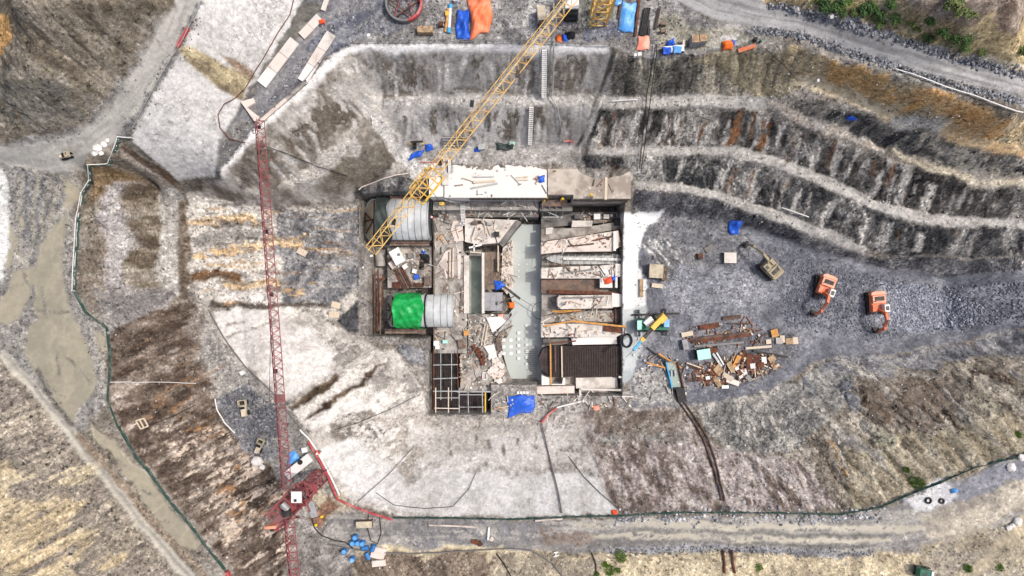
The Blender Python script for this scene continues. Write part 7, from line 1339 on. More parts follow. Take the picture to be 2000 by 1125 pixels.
run('black cable sagging over the white south slope', [(655,838),(700,825),(760,800),(810,775)], .04, 'cable_black', .3, 'cable', 'cable')
run('black cable crossing the big white slope', [(700,978),(760,925),(810,870)], .04, 'cable_black', .3, 'cable', 'cable')
run('black cable looping on the big white slope', [(735,960),(770,985),(830,992),(885,988),(915,955),(930,922)], .04, 'cable_black', .2, 'cable', 'cable')
run('black cable down the right of the white slope', [(1110,890),(1140,930),(1170,960),(1205,990)], .05, 'cable_black', .2, 'cable', 'cable')
run('left of two black cables down the rock benches', [(1278,90),(1276,110),(1262,185),(1252,280),(1248,330)], .06, 'cable_black', .5, 'cable', 'cable')
run('right of two black cables down the rock benches', [(1280,90),(1280,110),(1270,185),(1258,280),(1250,340)], .06, 'cable_black', .6, 'cable', 'cable')
run('dark cable from the yard down the olive slope', [(1492,98),(1510,115),(1535,138),(1555,160)], .05, 'cable_black', .3, 'cable', 'cable')
run('dark cable along the crest of the north-west spur', [(515,285),(560,300),(620,325),(680,345)], .05, 'cable_black', .3, 'cable', 'cable')
run('thin cable over the brown south-west face', [(218,746),(300,746),(385,748)], .04, 'white_paint', .3, 'cable', 'cable')
run('dark cable from the shed frame to the vehicle bench', [(290,832),(340,812),(385,790)], .05, 'cable_black', .3, 'cable', 'cable')
t = thing('float_frame', 'small white frame tied beside the green fence', 'frame', GP(278, 828))
for a_, b_ in (((270,820),(284,816)),((275,838),(290,832)),((270,820),(275,838)),((284,816),(290,832)),((277,818),(282,836)),((262,830),(272,825))): MB().beam(GP(*a_, .5), GP(*b_, .5), .14, .14).build('bar', 'pale_timber', t)
t = thing('site_bench', 'small white bench frame on the south bank', 'frame', GP(1086, 1081))
for a_, b_ in (((1081,1085),(1091,1083)),((1081,1078),(1090,1076)),((1085,1084),(1086,1077))): MB().beam(GP(*a_, .3), GP(*b_, .3), .15, .15).build('bar', 'white_paint', t)
for i, (x_, y_, w_, h_, m_, lb) in enumerate([(927,1056,12,8,'rust','left rusty scrap sheet on the south road'),(937,1060,9,10,'rust','right rusty scrap sheet on the south road'),(960,1051,8,5,'concrete_pink','pinkish scrap on the south road')]): solo('scrap_sheet', MB().box(GP(x_, y_, .2), (w_*.07, h_*.07, .08), rz=.5*i).box(GP(x_+2, y_+1, .3), (w_*.05, h_*.05, .06), rz=.9), m_, lb, 'scrap')
for i, (x_, y_, r_) in enumerate([(1812,977,.36),(1838,978,.3)]): c_ = GP(x_, y_); solo('tyre', MB().tube([c_+Vector((r_*math.cos(a), r_*math.sin(a), .12)) for a in [j*math.pi/10 for j in range(21)]], .12, 8), 'rubber' if i == 0 else 'dark_steel', ['left dark tyre on the white heap by the south road','right grey tyre on the white heap by the south road'][i], 'tyre')
tarp('small blue and white sheet beside the white heap', [(1855,955),(1868,953),(1869,961),(1857,963)], 'light_blue_tarp', .3, 60, n=10)
# ---------------------------------------------------------------- debris on the concrete
def prisms_stuff(name, label, spots, cols, z):
    pass
# ---------------------------------------------------------------- workers
def person_mesh():
    me = bpy.data.meshes.new('person'); J = [(0,0,.95),(0,0,1.2),(0,0,1.42),(0,0,1.52),(0,0,1.66),(.0,.19,1.4),(.12,.27,1.15),(.3,.2,1.0),(.0,-.19,1.4),(.1,-.28,1.15),(.28,-.22,.98),(.02,.1,.9),(.06,.12,.5),(-.02,.13,.08),(.12,.13,.04),(.02,-.1,.9),(.1,-.12,.5),(.0,-.13,.08),(.14,-.13,.04)]
    E_ = [(0,1),(1,2),(2,3),(3,4),(2,5),(5,6),(6,7),(2,8),(8,9),(9,10),(0,11),(11,12),(12,13),(13,14),(0,15),(15,16),(16,17),(17,18)]
    R_ = [.15,.15,.16,.06,.1,.085,.06,.045,.085,.06,.045,.1,.075,.055,.05,.1,.075,.055,.05]
    me.from_pydata(J, E_, []); o = bpy.data.objects.new('person', me); C.objects.link(o); sk = o.modifiers.new('skin', 'SKIN')
    for i, v in enumerate(me.skin_vertices[0].data): v.radius = (R_[i], R_[i]*(1.25 if i in (0,1,2) else 1)); v.use_root = i == 0
    o.modifiers.new('sub', 'SUBSURF').levels = 1
    dg = bpy.context.evaluated_depsgraph_get(); m2 = bpy.data.meshes.new_from_object(o.evaluated_get(dg)); bpy.data.objects.remove(o); return m2
pmesh = {}
def person(px, py, z, rz, cloth, hat, label, bend=0.0):
    key = cloth
    if key not in pmesh:
        m2 = person_mesh() if not pmesh else list(pmesh.values())[0].copy()
        m2.materials.clear(); m2.materials.append(MATS[cloth]); m2.materials.append(MATS['skin']); m2.materials.append(MATS['cloth_navy'])
        for p_ in m2.polygons: p_.material_index = 1 if p_.center.z > 1.52 or (abs(p_.center.y) > .16 and p_.center.z < 1.06 and p_.center.x > .2) else (2 if p_.center.z < .93 else 0); p_.use_smooth = True
        pmesh[key] = m2
    p_ = W(px, py, z+1) if z is not None else GP(px, py); p_.z = z if z is not None else p_.z
    o = bpy.data.objects.new('person', pmesh[key]); C.objects.link(o); o.location = p_; o.rotation_euler = (0, bend, rz); tag(o, label, 'person', 'workers on the site')
    h = MB(); h.cyl((0, 0, 1.68), (0, 0, 1.72), .17, 14); h.cyl((0, 0, 1.7), (0, 0, 1.8), .14, 14, .09); h.cyl((0, 0, 1.8), (0, 0, 1.83), .09, 14, .04); h.build('hard_hat', hat, o)
person(1056, 393, 2.6, .3, 'cloth_yellow', 'hat_yellow', 'person in yellow with yellow hard hat, leftmost on the wooden platform', .35)
person(1070, 391, 2.6, 2.0, 'cloth_yellow', 'hat_yellow', 'person in yellow at the middle of the wooden platform', .3)
person(1098, 389, 2.6, -1.2, 'cloth_yellow', 'hat_yellow', 'person in yellow at the right end of the wooden platform')
person(844, 425, -1.0, 1.2, 'cloth_orange', 'hat_white', 'person in orange vest right of the upper pipe')
person(711, 523, -1.6, .5, 'cloth_orange', 'hat_white', 'person in orange by the white crossed boards')
person(1107, 592, -.4, .7, 'cloth_orange', 'hat_white', 'person in orange on the middle pale pier')
person(626, 880, None, 1.0, 'cloth_orange', 'hat_white', 'person in orange beside the red pipe run')
person(1158, 386, 5.65, 2.2, 'cloth_yellow', 'hat_yellow', 'person in yellow at the edge of the beige deck', .3)
person(900, 438, -1.0, 1.8, 'cloth_navy', 'hat_white', 'person in blue at the foot of the white ladder')
person(1117, 655, -.2, .9, 'cloth_orange', 'hat_white', 'person in orange on the long white pier')
# ---------------------------------------------------------------- fences
def fence(label, pts, m_net, m_rail, h=.42, step=2.4, rails=2, net=True, name='site_fence'):
    pp = []
    for a_, b_ in zip(pts, pts[1:]):
        A_, B_ = GP(*a_), GP(*b_); n = max(1, int((B_-A_).length/step))
        for j in range(n): q_ = A_.lerp(B_, j/n); pp.append(Vector((q_.x, q_.y, hz2(q_.x, q_.y))))
    pp.append(GP(*pts[-1])); t = thing(name, label, 'fence', pp[len(pp)//2])
    for i, p_ in enumerate(pp):
        MB().beam(p_+Vector((0, 0, -.2)), p_+Vector((0, 0, h+.1)), .09).build('post', m_rail, t)
        if i+1 < len(pp):
            q_ = pp[i+1]
            for k in range(rails): MB().beam(p_+Vector((0, 0, h*(1-.5*k))), q_+Vector((0, 0, h*(1-.5*k))), .08 if net else (.09 if m_rail == 'white_paint' else .06)).build('rail', m_rail, t)
            if net and random.random() > .06:
                d_ = (q_-p_); y_ = Vector((-d_.y, d_.x, 0)).normalized(); vs = []; n1 = 7; hh = h*random.uniform(.65, 1.1)
                for a in range(n1):
                    for b in range(5):
                        s_ = a/(n1-1); r_ = b/4; vs.append(p_+d_*s_+Vector((0, 0, hh*(1-r_)-.2*math.sin(math.pi*s_)*(1-r_)))+y_*(random.uniform(.02, .16)*r_+.07*math.sin(a*2.1+b+i)))
                o_ = MB().add(vs, [(a*5+b, a*5+b+1, (a+1)*5+b+1, (a+1)*5+b) for a in range(n1-1) for b in range(4)]).build('netting', m_net, t); md = o_.modifiers.new('thickness', 'SOLIDIFY'); md.thickness = .02
    return t
fence('white railed fence with green netting along the west yard', [(263,272),(237,270),(230,295),(222,324),(181,325),(167,378),(160,430),(154,490),(149,568)], 'netting_green', 'white_paint', .7, rails=2)
fence('dark green net fence curving down the south-west slope', [(149,570),(170,610),(212,640),(217,700),(214,780),(235,832),(270,892),(340,985),(400,1060),(452,1122)], 'netting_green', 'netting_green')
fence('long dark green net fence above the south slope', [(770,1010),(1000,1013),(1190,1006),(1350,1000),(1500,1001),(1640,1004),(1720,988),(1800,956),(1900,914),(2010,880)], 'netting_green', 'netting_green', .38)
fence('pale rail along the edge of the north-west road', [(398,8),(362,80),(345,108),(325,140),(290,205),(266,250)], 'netting_green', 'galvanised', .6, rails=1, net=False)
fence('thin guard rail along the north yard crest', [(690,83),(800,83),(900,83),(1000,84),(1080,86),(1190,90)], 'netting_green', 'grey_steel', .9, rails=2, net=False)
fence('thin grey guard rail along the crest of the ramp', [(650,92),(600,160),(510,236),(432,336)], 'netting_green', 'grey_steel', .8, rails=1, net=False)
b_ = MB().beam(GP(371, 57, .35), GP(350, 94, .35), .25, .5); solo('barrier', b_, 'pipe_red', 'red and white barrier beam beside the north-west road', 'barrier')
solo('barrier', MB().beam(GP(447, 1112, .5), GP(455, 1126, .5), .4, .6), 'pipe_red', 'red and white barrier at the bottom end of the green fence', 'barrier')
# ---------------------------------------------------------------- stones
ico = bmesh.new(); bmesh.ops.create_icosphere(ico, subdivisions=1, radius=1.0); iv = np.array([v.co[:] for v in ico.verts]); itri = np.array([[v.index for v in f.verts] for f in ico.faces]); ico.free()
nrng = np.random.RandomState(3)
STV = []
for _ in range(8):
    s = nrng.uniform(.7, 1.3, (1, 3)); v = iv*s*(1+nrng.uniform(-.28, .28, (len(iv), 1))); v[:, 2] *= .75; STV.append(v)
stone_mat = bpy.data.materials.new('loose_stone'); stone_mat.use_nodes = True; _n = stone_mat.node_tree.nodes; _a = _n.new('ShaderNodeAttribute'); _a.attribute_name = 'cover'
_no = _n.new('ShaderNodeTexNoise'); _no.inputs['Scale'].default_value = 5; _no.inputs['Detail'].default_value = 5; _mr = _n.new('ShaderNodeMapRange'); _mr.inputs['To Min'].default_value = .7; _mr.inputs['To Max'].default_value = 1.3; _vm = _n.new('ShaderNodeVectorMath'); _vm.operation = 'MULTIPLY'
_l = stone_mat.node_tree.links; _l.new(_no.outputs['Fac'], _mr.inputs['Value']); _l.new(_a.outputs['Color'], _vm.inputs[0]); _l.new(_mr.outputs[0], _vm.inputs[1]); _l.new(_vm.outputs[0], _n['Principled BSDF'].inputs['Base Color']); _n['Principled BSDF'].inputs['Roughness'].default_value = .92
def hzv(x, y):
    i = np.clip(np.searchsorted(ax, x), 1, NX-1); j = np.clip(np.searchsorted(ay, y), 1, NY-1); return VZ[j, i]
def stones(name, label, xy, rad, cols, cat='stones', sink=.15):
    n = len(xy); V = []; T = []; K = []; z = hzv(xy[:, 0], xy[:, 1]); c = np.array([lin(q) for q in cols])
    var = nrng.randint(0, 8, n); th = nrng.uniform(0, 6.28, n); cc = c[nrng.randint(0, len(c), n)]*nrng.uniform(.75, 1.25, (n, 1)); nv = len(iv)
    base = np.stack([STV[k] for k in range(8)])[var]*rad[:, None, None]
    x = base[..., 0]*np.cos(th)[:, None]-base[..., 1]*np.sin(th)[:, None]; y = base[..., 0]*np.sin(th)[:, None]+base[..., 1]*np.cos(th)[:, None]
    P_ = np.stack([x+xy[:, 0:1], y+xy[:, 1:2], base[..., 2]+(z+rad*(.45-sink))[:, None]], -1).reshape(-1, 3)
    F_ = (itri[None]+(np.arange(n)*nv)[:, None, None]).reshape(-1, 3)
    me = bpy.data.meshes.new(name); me.vertices.add(len(P_)); me.vertices.foreach_set('co', P_.astype(np.float32).reshape(-1)); m = len(F_); me.loops.add(m*3); me.loops.foreach_set('vertex_index', F_.astype(np.int32).reshape(-1)); me.polygons.add(m)
    me.polygons.foreach_set('loop_start', np.arange(0, m*3, 3, dtype=np.int32)); me.polygons.foreach_set('loop_total', np.full(m, 3, np.int32)); me.update(calc_edges=True)
    a_ = me.color_attributes.new('cover', 'FLOAT_COLOR', 'POINT'); a_.data.foreach_set('color', np.concatenate([np.repeat(cc, nv, 0), np.ones((n*nv, 1))], -1).astype(np.float32).reshape(-1)); me.polygons.foreach_set('use_smooth', np.zeros(m, bool)); me.materials.append(stone_mat)
    o = bpy.data.objects.new(name, me); C.objects.link(o); o['kind'] = 'stuff'; tag(o, label, cat); return o
def along(pts, n, wd, k=1.0):
    g = GA(dens(pts, 10)[:-max(1, int(math.hypot(pts[0][0]-pts[-1][0], pts[0][1]-pts[-1][1])/10))])[:, :2]; seg = np.linalg.norm(np.diff(g, axis=0), axis=1); cs = np.concatenate([[0], np.cumsum(seg)]); t = nrng.uniform(0, cs[-1], n); i = np.clip(np.searchsorted(cs, t)-1, 0, len(seg)-1); f = ((t-cs[i])/seg[i])[:, None]
    d = np.diff(g, axis=0)[i]; d /= np.linalg.norm(d, axis=1)[:, None]; return g[i]*(1-f)+g[i+1]*f+np.stack([-d[:, 1], d[:, 0]], -1)*nrng.normal(0, wd, n)[:, None]
def inside(poly, n):
    g = GA(dens(poly))[:, :2]; lo, hi = g.min(0), g.max(0); out = np.zeros((0, 2))
    while len(out) < n:
        q = nrng.uniform(lo, hi, (n*2, 2)); out = np.concatenate([out, q[inpoly(q[:, 0], q[:, 1], g)]])
    return out[:n]
def rads(n, a, b, p=2.5): return a+(b-a)*nrng.uniform(0, 1, n)**p
GREY = [(120,124,132),(150,153,160),(176,178,182),(96,99,106),(196,197,200)]
RIP = [(98,101,106),(122,125,130),(146,148,152),(80,82,88),(164,165,168)]
BLUE = [(96,100,110),(114,118,128),(132,136,146),(78,82,92),(150,153,162)]
q = along([(1470,58),(1560,68),(1700,118),(1850,164),(2000,202),(2080,222)], 1500, .24); stones('riprap_stones', 'grey riprap stones along the lower edge of the north-east road', q, rads(len(q), .04, .19, 1.8), RIP)
q = along([(1500,8),(1580,26),(1640,44),(1700,63),(1780,86),(1850,108),(1920,128),(2000,148),(2080,166)], 1100, .26); stones('riprap_stones', 'grey riprap stones along the upper edge of the north-east road', q, rads(len(q), .04, .21, 2), RIP)
q = np.concatenate([inside([(1560,520),(1700,535),(1850,560),(1930,600),(1880,650),(1700,665),(1540,640),(1520,560)], 5200), inside([(1850,560),(2000,545),(2000,630),(1880,640)], 900)]); stones('rubble', 'blue grey rubble spread around the orange excavators', q, rads(len(q), .03, .18, 2.6), BLUE)
q = inside([(1710,565),(1760,555),(1860,570),(1925,600),(1900,635),(1760,645),(1700,615)], 4200); stones('rubble', 'paler broken rock right of the rightmost orange excavator', q, rads(len(q), .03, .2, 2.4), [(136,142,155),(152,158,170),(170,175,186),(116,121,132)])
q = np.concatenate([inside([(1240,420),(1430,440),(1600,490),(1560,640),(1400,760),(1240,780)], 3600)]); stones('rubble', 'loose grey stones on the pit floor around the scrap heap', q, rads(len(q), .03, .13, 3), [(96,98,106),(116,118,125),(138,140,145),(80,82,90)])
q = along([(1180,1078),(1300,1073),(1450,1073),(1640,1080),(1720,1082)], 1000, .28); stones('riprap_stones', 'grey stones along the lower edge of the muddy south road', q, rads(len(q), .03, .18, 2), RIP)
q = along([(1200,1012),(1400,1008),(1640,1012),(1740,996)], 700, .5); stones('rubble', 'small stones between the green fence and the muddy road', q, rads(len(q), .05, .28, 2.2), GREY)
q = np.concatenate([inside([(425,780),(475,755),(545,790),(548,880),(500,895),(450,840)], 1500)]); stones('rubble', 'dark gravel around the dusty vehicles on the bench', q, rads(len(q), .05, .24, 2.4), [(86,88,94),(110,112,117),(136,138,142)])
q = np.concatenate([inside([(600,60),(700,0),(900,0),(860,80),(690,80)], 900), inside([(960,0),(1300,0),(1400,60),(1300,110),(1200,85),(960,85)], 900), inside([(430,260),(500,230),(560,150),(660,30),(700,0),(560,190),(440,330)], 700)]); stones('rubble', 'grey gravel on the north yard and ramp', q, rads(len(q), .03, .15, 3), RIP)
q = np.concatenate([along([(90,273),(150,252),(200,216),(240,166),(290,92)], 260, .4), along([(385,30),(330,130),(285,205),(230,285)], 420, .5), inside([(30,345),(130,345),(125,400),(75,470),(30,500)], 600), along([(145,345),(140,420),(138,560),(180,650),(195,760)], 500, .6), along([(75,725),(110,785),(140,832)], 160, .5)]); stones('rubble', 'stones and clods along the north-west road and west yard', q, rads(len(q), .03, .12, 2.6), [(104,102,100),(128,126,122),(150,147,142),(86,84,82)])
q = np.concatenate([along([(1240,296),(1430,296),(1640,368),(1860,437),(2000,438)], 420, .6), along([(1238,364),(1400,385),(1600,455)], 300, .5), along([(1168,200),(1480,200)], 200, .5), inside([(1180,830),(1560,790),(1640,990),(1210,990)], 900), inside([(220,650),(400,640),(560,960),(460,1110),(280,890)], 900), inside([(1600,720),(2000,660),(2000,870),(1700,980)], 900), inside([(370,390),(700,410),(700,600),(380,580)], 700), inside([(690,1085),(1800,1085),(1800,1125),(690,1125)], 400), inside([(1500,100),(2000,240),(2000,330),(1500,200)], 500)]); stones('scattered_stones', 'pale loose stones scattered over the slopes and benches', q, rads(len(q), .03, .15, 3), [(170,167,162),(150,146,140),(196,193,188),(116,112,106),(100,94,88)])
q = np.concatenate([inside([(906,500),(914,690),(960,690),(985,700),(998,745),(960,760),(915,612)], 420), inside([(850,640),(912,640),(912,690),(850,690)], 160)])
# boulders and white bags one by one
bmesh0 = None
for i, (x_, y_, r_, lb) in enumerate([(192,291,.55,'largest white rock in the pale heap beside the muddy road'),(205,283,.4,'white rock at the upper end of the pale heap'),(186,300,.38,'white rock at the lower left of the pale heap'),(199,300,.33,'white rock at the lower right of the pale heap'),(211,275,.3,'small white rock above the pale heap'),(1986,1018,.6,'largest pale boulder at the right end of the south road'),(1968,1030,.4,'pale boulder left of the largest one by the south road'),(1976,1026,.35,'small pale boulder beside the largest one'),(504,900,.8,'big white boulder on the vehicle bench'),(512,912,.45,'smaller white boulder below the big one on the bench'),(1994,893,.5,'round white rock at the far right of the green fence'),(1974,912,.6,'pale rock left of the round white rock'),(1555,20,.4,'pale grey boulder beside the upper riprap'),(1620,33,.45,'large grey boulder in the upper riprap')]):
    me = bpy.data.meshes.new('boulder'); b_ = bmesh.new(); bmesh.ops.create_icosphere(b_, subdivisions=2, radius=r_)
    for v in b_.verts: v.co *= random.uniform(.82, 1.14); v.co.z *= .7
    b_.to_mesh(me); b_.free(); me.materials.append(MATS['concrete_white'] if i not in (12, 13) else MATS['galvanised']); o = bpy.data.objects.new('boulder', me); C.objects.link(o); o.location = GP(x_, y_, r_*.25); tag(o, lb, 'boulder', 'single boulders')
# litter on the concrete floors: boards, blocks, bars
rn = random.Random(21)
def litter(name, label, polys, n, cols):
    V, Fc, Cc = [], [], []
    for poly, z, share in polys:
        xs = [p_[0] for p_ in poly]; ys = [p_[1] for p_ in poly]; k = 0
        while k < n*share:
            x_, y_ = rn.uniform(min(xs), max(xs)), rn.uniform(min(ys), max(ys))
            if not inpoly(np.array([x_]), np.array([y_]), poly)[0]: continue
            k += 1; p_ = W(x_, y_, z); kind = rn.random(); L_ = rn.uniform(.5, 2.0) if kind < .3 else rn.uniform(.1, .42); w_ = rn.uniform(.06, .16) if kind < .35 else L_*rn.uniform(.4, 1); h_ = rn.uniform(.04, .22)
            m = MB().box((p_.x, p_.y, z+h_/2+.012), (L_, w_, h_), rz=rn.uniform(0, 3.14)); o_ = len(V); V += m.v; Fc += [tuple(i+o_ for i in f) for f in m.f]; c = lin(rn.choice(cols)); Cc += [c+[1]]*8
    me = bpy.data.meshes.new(name); me.from_pydata(V, [], Fc); a_ = me.color_attributes.new('cover', 'FLOAT_COLOR', 'POINT'); a_.data.foreach_set('color', [x for c in Cc for x in c]); me.materials.append(stone_mat); o = bpy.data.objects.new(name, me); C.objects.link(o); o['kind'] = 'stuff'; tag(o, label, 'litter'); return o
LC = [(206,196,186),(222,218,212),(170,150,128),(128,92,74),(110,106,103),(168,164,160),(80,77,76),(200,186,168),(190,185,180)]
litter('site_litter', 'offcuts, bars and rubble littering the concrete floors', [([(914,614),(1000,614),(996,650),(962,690),(992,745),(960,762),(899,762),(899,692),(914,690)], -1.06, .3), ([(848,414),(904,414),(904,488),(912,498),(912,690),(848,690)], -1.0, .22), ([(758,484),(843,484),(843,560),(758,560)], -1.6, .12), ([(910,428),(1004,432),(975,472),(912,470)], -.8, .05), ([(984,486),(1000,474),(1001,560),(990,572),(980,560)], -3.2, .12), ([(906,412),(1050,412),(1050,424),(906,424)], -.6, .05), ([(1120,416),(1214,416),(1214,430),(1120,436)], -2.3, .05), ([(850,395),(1050,395),(1050,409),(850,409)], 1.2, .04), ([(1136,762),(1225,762),(1225,784),(1136,784)], -2.6, .05)], 950, LC)
litter('site_litter', 'bars, boards and stains littering the pier tops', [([(1060,474),(1206,452),(1210,480),(1060,492)], -.2, .25), ([(1060,525),(1210,517),(1214,540),(1060,542)], -.25, .25), ([(1096,580),(1192,579),(1194,600),(1098,600)], -.4, .12), ([(1060,608),(1198,608),(1198,628),(1060,629)], -1.8, .2), ([(1060,635),(1215,642),(1204,656),(1060,657)], -.2, .18)], 330, LC)
litter('site_litter', 'small offcuts and stones around the structure and in the yard', [([(872,326),(1066,326),(1066,384),(872,384)], 5.5, .25), ([(1074,334),(1228,334),(1228,384),(1124,384)], 5.65, .1)], 120, LC)
litter('scrap_litter', 'tangle of rusty offcuts and broken boards in the scrap heap', [([(1345,705),(1385,712),(1440,690),(1515,690),(1520,715),(1460,745),(1400,757),(1360,748)], .18, .75), ([(1330,640),(1470,620),(1500,670),(1360,690)], .12, .25)], 420, [(122,76,56),(104,64,48),(140,96,72),(200,180,150),(176,150,118),(84,62,54),(214,206,196),(150,110,84),(110,90,80)])
litter('formwork_litter', 'offcuts and bars on the ground around the piers and blue tarpaulin', [([(955,765),(1236,772),(1236,792),(1100,803),(960,806)], .22, .6), ([(1238,690),(1345,700),(1345,770),(1240,780)], .2, .4)], 160, LC)
# the rubble spill left of the channel
t = thing('rubble_wedge', 'white plaster rubble wedge right of the damp slab', 'rubble heap', W(985, 700, -1.2))
for i, (pp, m_) in enumerate([([(962,690),(978,715),(986,745),(975,752),(960,735)], 'concrete_pink'), ([(945,676),(965,672),(972,700),(960,700)], 'concrete_white'), ([(950,620),(978,618),(990,628),(962,650)], 'concrete_white')]): MB().prism(wp(pp, -1.0), -1.19, -.9+.06*i).build('slab', m_, t)
for i in range(26): x_, y_ = rn.uniform(955, 986), rn.uniform(690, 748); MB().box(W(x_, y_, -.7), (rn.uniform(.3, .9), rn.uniform(.3, .7), rn.uniform(.15, .5)), rz=rn.uniform(0, 3)).build('chunk', rn.choice(['concrete_pink','concrete_white','concrete_pale']), t)
t = thing('brick_stack', 'tumbled stack of red brown hollow blocks on the damp slab', 'brick stack', W(938, 695, -1.1))
for i in range(34): f_ = i/34; MB().box(W(928+f_*20+rn.uniform(-6, 6), 678+f_*34+rn.uniform(-5, 5), -.9+rn.uniform(0, .35)), (.5, .28, .26), rz=rn.uniform(0, 3)).build('block', 'rust', t)
for i, (a_, b_, m_, lb) in enumerate([((1010,608),(968,655),'galvanised','long grey beam slanting across the rubble'),((985,560),(1016,584),'formwork_dark','dark beam from the blue sheet to the channel'),((1018,584),(1056,608),'grey_steel','thin bar from the dark beam across the channel'),((948,632),(940,675),'pale_timber','left pale pole below the water slot'),((953,634),(945,678),'pale_timber','right pale pole below the water slot'),((1005,578),(978,592),'rust_brown','brown bar beside the orange cloth'),((916,484),(941,478),'white_paint','white plank over the head of the water slot'),((918,492),(940,494),'pale_timber','lower white plank over the head of the water slot'),((926,476),(926,492),'white_paint','short white plank across the head of the water slot'),((943,430),(953,462),'pale_timber','left thin plank on the pale platform'),((948,430),(958,460),'pale_timber','right thin plank on the pale platform'),((973,480),(973,530),'pale_timber','white post lying along the timber deck')]):
    z_ = -.6 if i != 2 else -2.5; solo('loose_beam', MB().beam(W(*a_, z_), W(*b_, z_), [.35,.4,.1,.16,.16,.16,.25,.2,.2,.14,.14,.18][i], .16), m_, lb, 'beam', 'loose beams in the structure')
for i, (x_, y_, w_, h_, m_, lb) in enumerate([(977,652,9,10,'old_timber','wooden pallet crate right of the slanting beam'),(975,672,9,24,'plywood_brown','tall brown stack left of the white blocks'),(911,650,9,9,'orange_timber','orange brown box below the water slot'),(901,672,10,18,'old_timber','brown pallet stack above the damp slab'),(853,670,10,9,'white_foam','white bags at the top left of the pole grid'),(870,667,9,6,'turquoise_paint','turquoise tub above the pole grid'),(855,678,8,6,'white_foam','white bags lower at the top of the pole grid')]):
    crate(lb, x_, y_, w_, h_, .6, rn.uniform(-.2, .2), m_, z=-1.0 if x_ < 915 else -1.15)
for i in range(4): crate(['first','second','third','fourth'][i]+' small white box in the row above the large blue tarpaulin', 1012+i*6, 766, 4.5, 4.5, .4, 0, 'white_foam', z=-.4 if False else 0.05, group='white boxes above the blue tarpaulin', ribs=False)
# ---------------------------------------------------------------- shrubs and tufts
leaf = []
for k, (c1, c2) in enumerate([((48,76,36),(74,104,50)), ((70,98,46),(104,128,66)), ((84,100,52),(118,126,76))]):
    leaf.append(mat('leaf_%s' % ['dark','mid','olive'][k], c1, .7, var=.35, sc=2.5, c2=c2, f2=.48))
mat('stem', (86,70,52), .9)
def shrub_mesh(seed, n=420, lob=7, sq=.75):
    r = random.Random(seed); m = MB(); L_ = [(r.uniform(-.6, .6), r.uniform(-.6, .6), r.uniform(.25, .75)*sq, r.uniform(.28, .5)) for _ in range(lob)]
    for i in range(n):
        l_ = r.choice(L_); u = Vector((r.gauss(0, 1), r.gauss(0, 1), r.gauss(0, 1))).normalized()*l_[3]*r.uniform(.55, 1.1); c = Vector(l_[:3])+u; c.z = max(.02, c.z); s = r.uniform(.06, .13)
        M3 = Matrix.Rotation(r.uniform(0, 6.3), 3, 'Z') @ Matrix.Rotation(r.uniform(-.9, .9), 3, 'X'); q = [M3 @ Vector(v)*s+c for v in ((-1, -.55, 0), (0, -.75, .15), (1, 0, 0), (0, .75, .15), (-1, .55, 0))]; m.add(q, [(0, 1, 2, 3, 4)])
    return m
SM = [shrub_mesh(i) for i in range(5)]; SB = {}
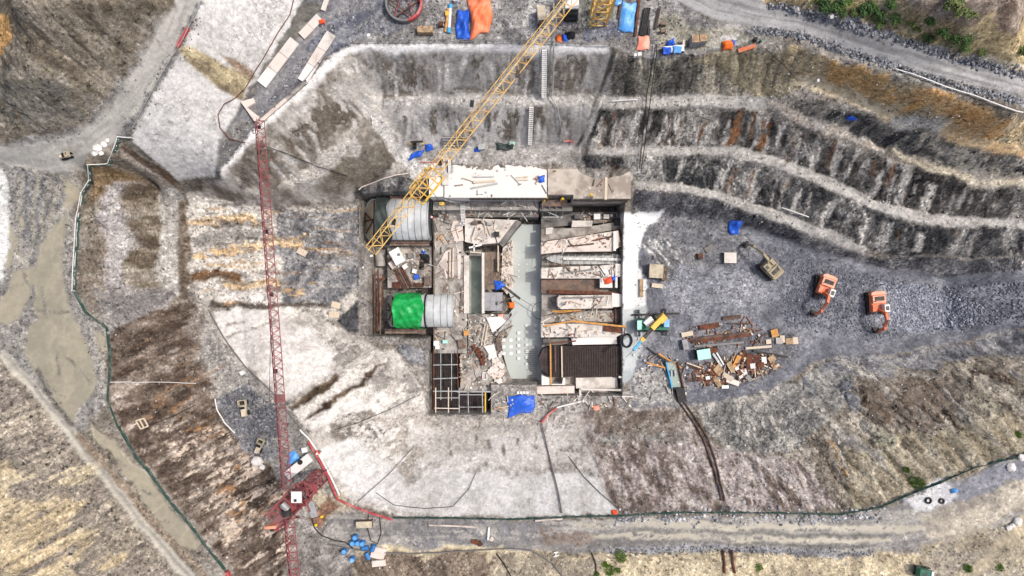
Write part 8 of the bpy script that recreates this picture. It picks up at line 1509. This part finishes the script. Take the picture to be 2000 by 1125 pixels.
for i, (x_, y_, r_, lm, lb) in enumerate([(1605,8,1.5,0,'dark green bush at the top edge, leftmost of the upper hillside'),(1622,14,1.2,0,'dark green bush just right of the leftmost one'),(1640,18,1.5,0,'broad dark bush at the left of the hillside'),(1652,2,1.5,1,'mid green bush cut by the top edge'),(1688,22,1.3,0,'tall dark bush in the middle of the hillside'),(1700,14,1.2,0,'dark bush above the middle of the hillside'),(1716,30,1.3,0,'bright dark bush right of the tall one'),(1718,48,1.0,1,'small mid green bush near the pale path'),(1735,10,1.2,0,'dark bush at the top, right of the middle'),(1745,42,1.1,0,'low dark bush beside the tan slope'),(1668,28,.9,2,'olive bush between the broad and tall bushes'),(1772,50,.9,2,'small olive bush on the tan slope'),(1785,60,.8,2,'thin olive bush near the path'),(1812,46,1.0,0,'round dark bush above the oval one'),(1810,74,1.1,0,'low round bush beside the pale path'),(1835,68,1.4,0,'large oval dark bush beside the pale path'),(1866,82,1.2,0,'left of the pair of dark bushes on the right'),(1884,80,1.2,0,'right of the pair of dark bushes on the right'),(1876,100,1.0,1,'green bush below the pair on the right'),(1912,106,.8,2,'olive bush at the path on the right'),(1850,8,1.6,2,'wide olive bush at the top edge'),(1872,18,1.6,2,'wide olive bush right of the top edge one'),(1895,30,1.0,2,'sparse olive bush on the reddish slope'),(1992,100,1.1,2,'olive bush at the right edge of the photo')]):
    k = i % 5; key = (k, lm); p_ = GP(x_, y_, -.1); t = thing('shrub', lb, 'shrub', p_, 'shrubs on the upper hillside', rz=random.uniform(0, 6), world=False); t.scale = (r_*.72, r_*.72, r_*.8)
    if key not in SB: o = SM[k].build('crown', leaf[lm], t); SB[key] = o.data
    else: o = bpy.data.objects.new('crown', SB[key]); C.objects.link(o); o.parent = t
    if 'st' not in SB:
        s_ = MB()
        for a in range(4): s_.cyl((0, 0, -.1), (.35*math.cos(a*1.57), .35*math.sin(a*1.57), .55), .04, 5, .02)
        o = s_.build('stem', 'stem', t); SB['st'] = o.data
    else: o = bpy.data.objects.new('stem', SB['st']); C.objects.link(o); o.parent = t
mat('grass', (92,122,44), .8, var=.3, sc=3, c2=(120,140,70), f2=.45)
def grass(px, py, r, n, seed):
    rr = random.Random(seed); m = MB()
    for i in range(n):
        a = rr.uniform(0, 6.3); d = r*math.sqrt(rr.random()); c = GP(px, py); x_, y_ = c.x+d*math.cos(a), c.y+d*math.sin(a); z_ = hz2(x_, y_)-.05; h = rr.uniform(.15, .4); b = rr.uniform(0, 6.3); s_ = .06
        m.add([(x_-s_*math.cos(b), y_-s_*math.sin(b), z_), (x_+s_*math.cos(b), y_+s_*math.sin(b), z_), (x_+.2*math.sin(b), y_-.2*math.cos(b), z_+h)], [(0, 1, 2)])
    return m
for i, (x_, y_, r_, lb) in enumerate([(1212,1085,.75,'bright grass tuft on the south bank, upper right of its group'),(1190,1112,.7,'bright grass tuft on the south bank, largest of the lower ones'),(1180,1100,.35,'small grass tuft on the south bank, left of its group'),(1206,1112,.35,'small dark tuft right of the largest lower one'),(1165,1120,.3,'tiny tuft at the bottom edge'),(1482,1108,.5,'dull green tuft right of the rusty pipes'),(1793,944,.8,'yellow green tuft at the green fence near the white heap'),(1772,918,.4,'small olive tuft above the fence'),(1890,1110,.5,'dark tuft beside the small truck at the bottom'),(1952,1108,.5,'dark tuft at the lower right'),(1990,848,.4,'olive tuft at the right edge above the fence')]):
    solo('grass_tuft', grass(x_, y_, r_, 260 if r_ > .5 else 130, i), 'grass', lb, 'grass', 'grass tufts')
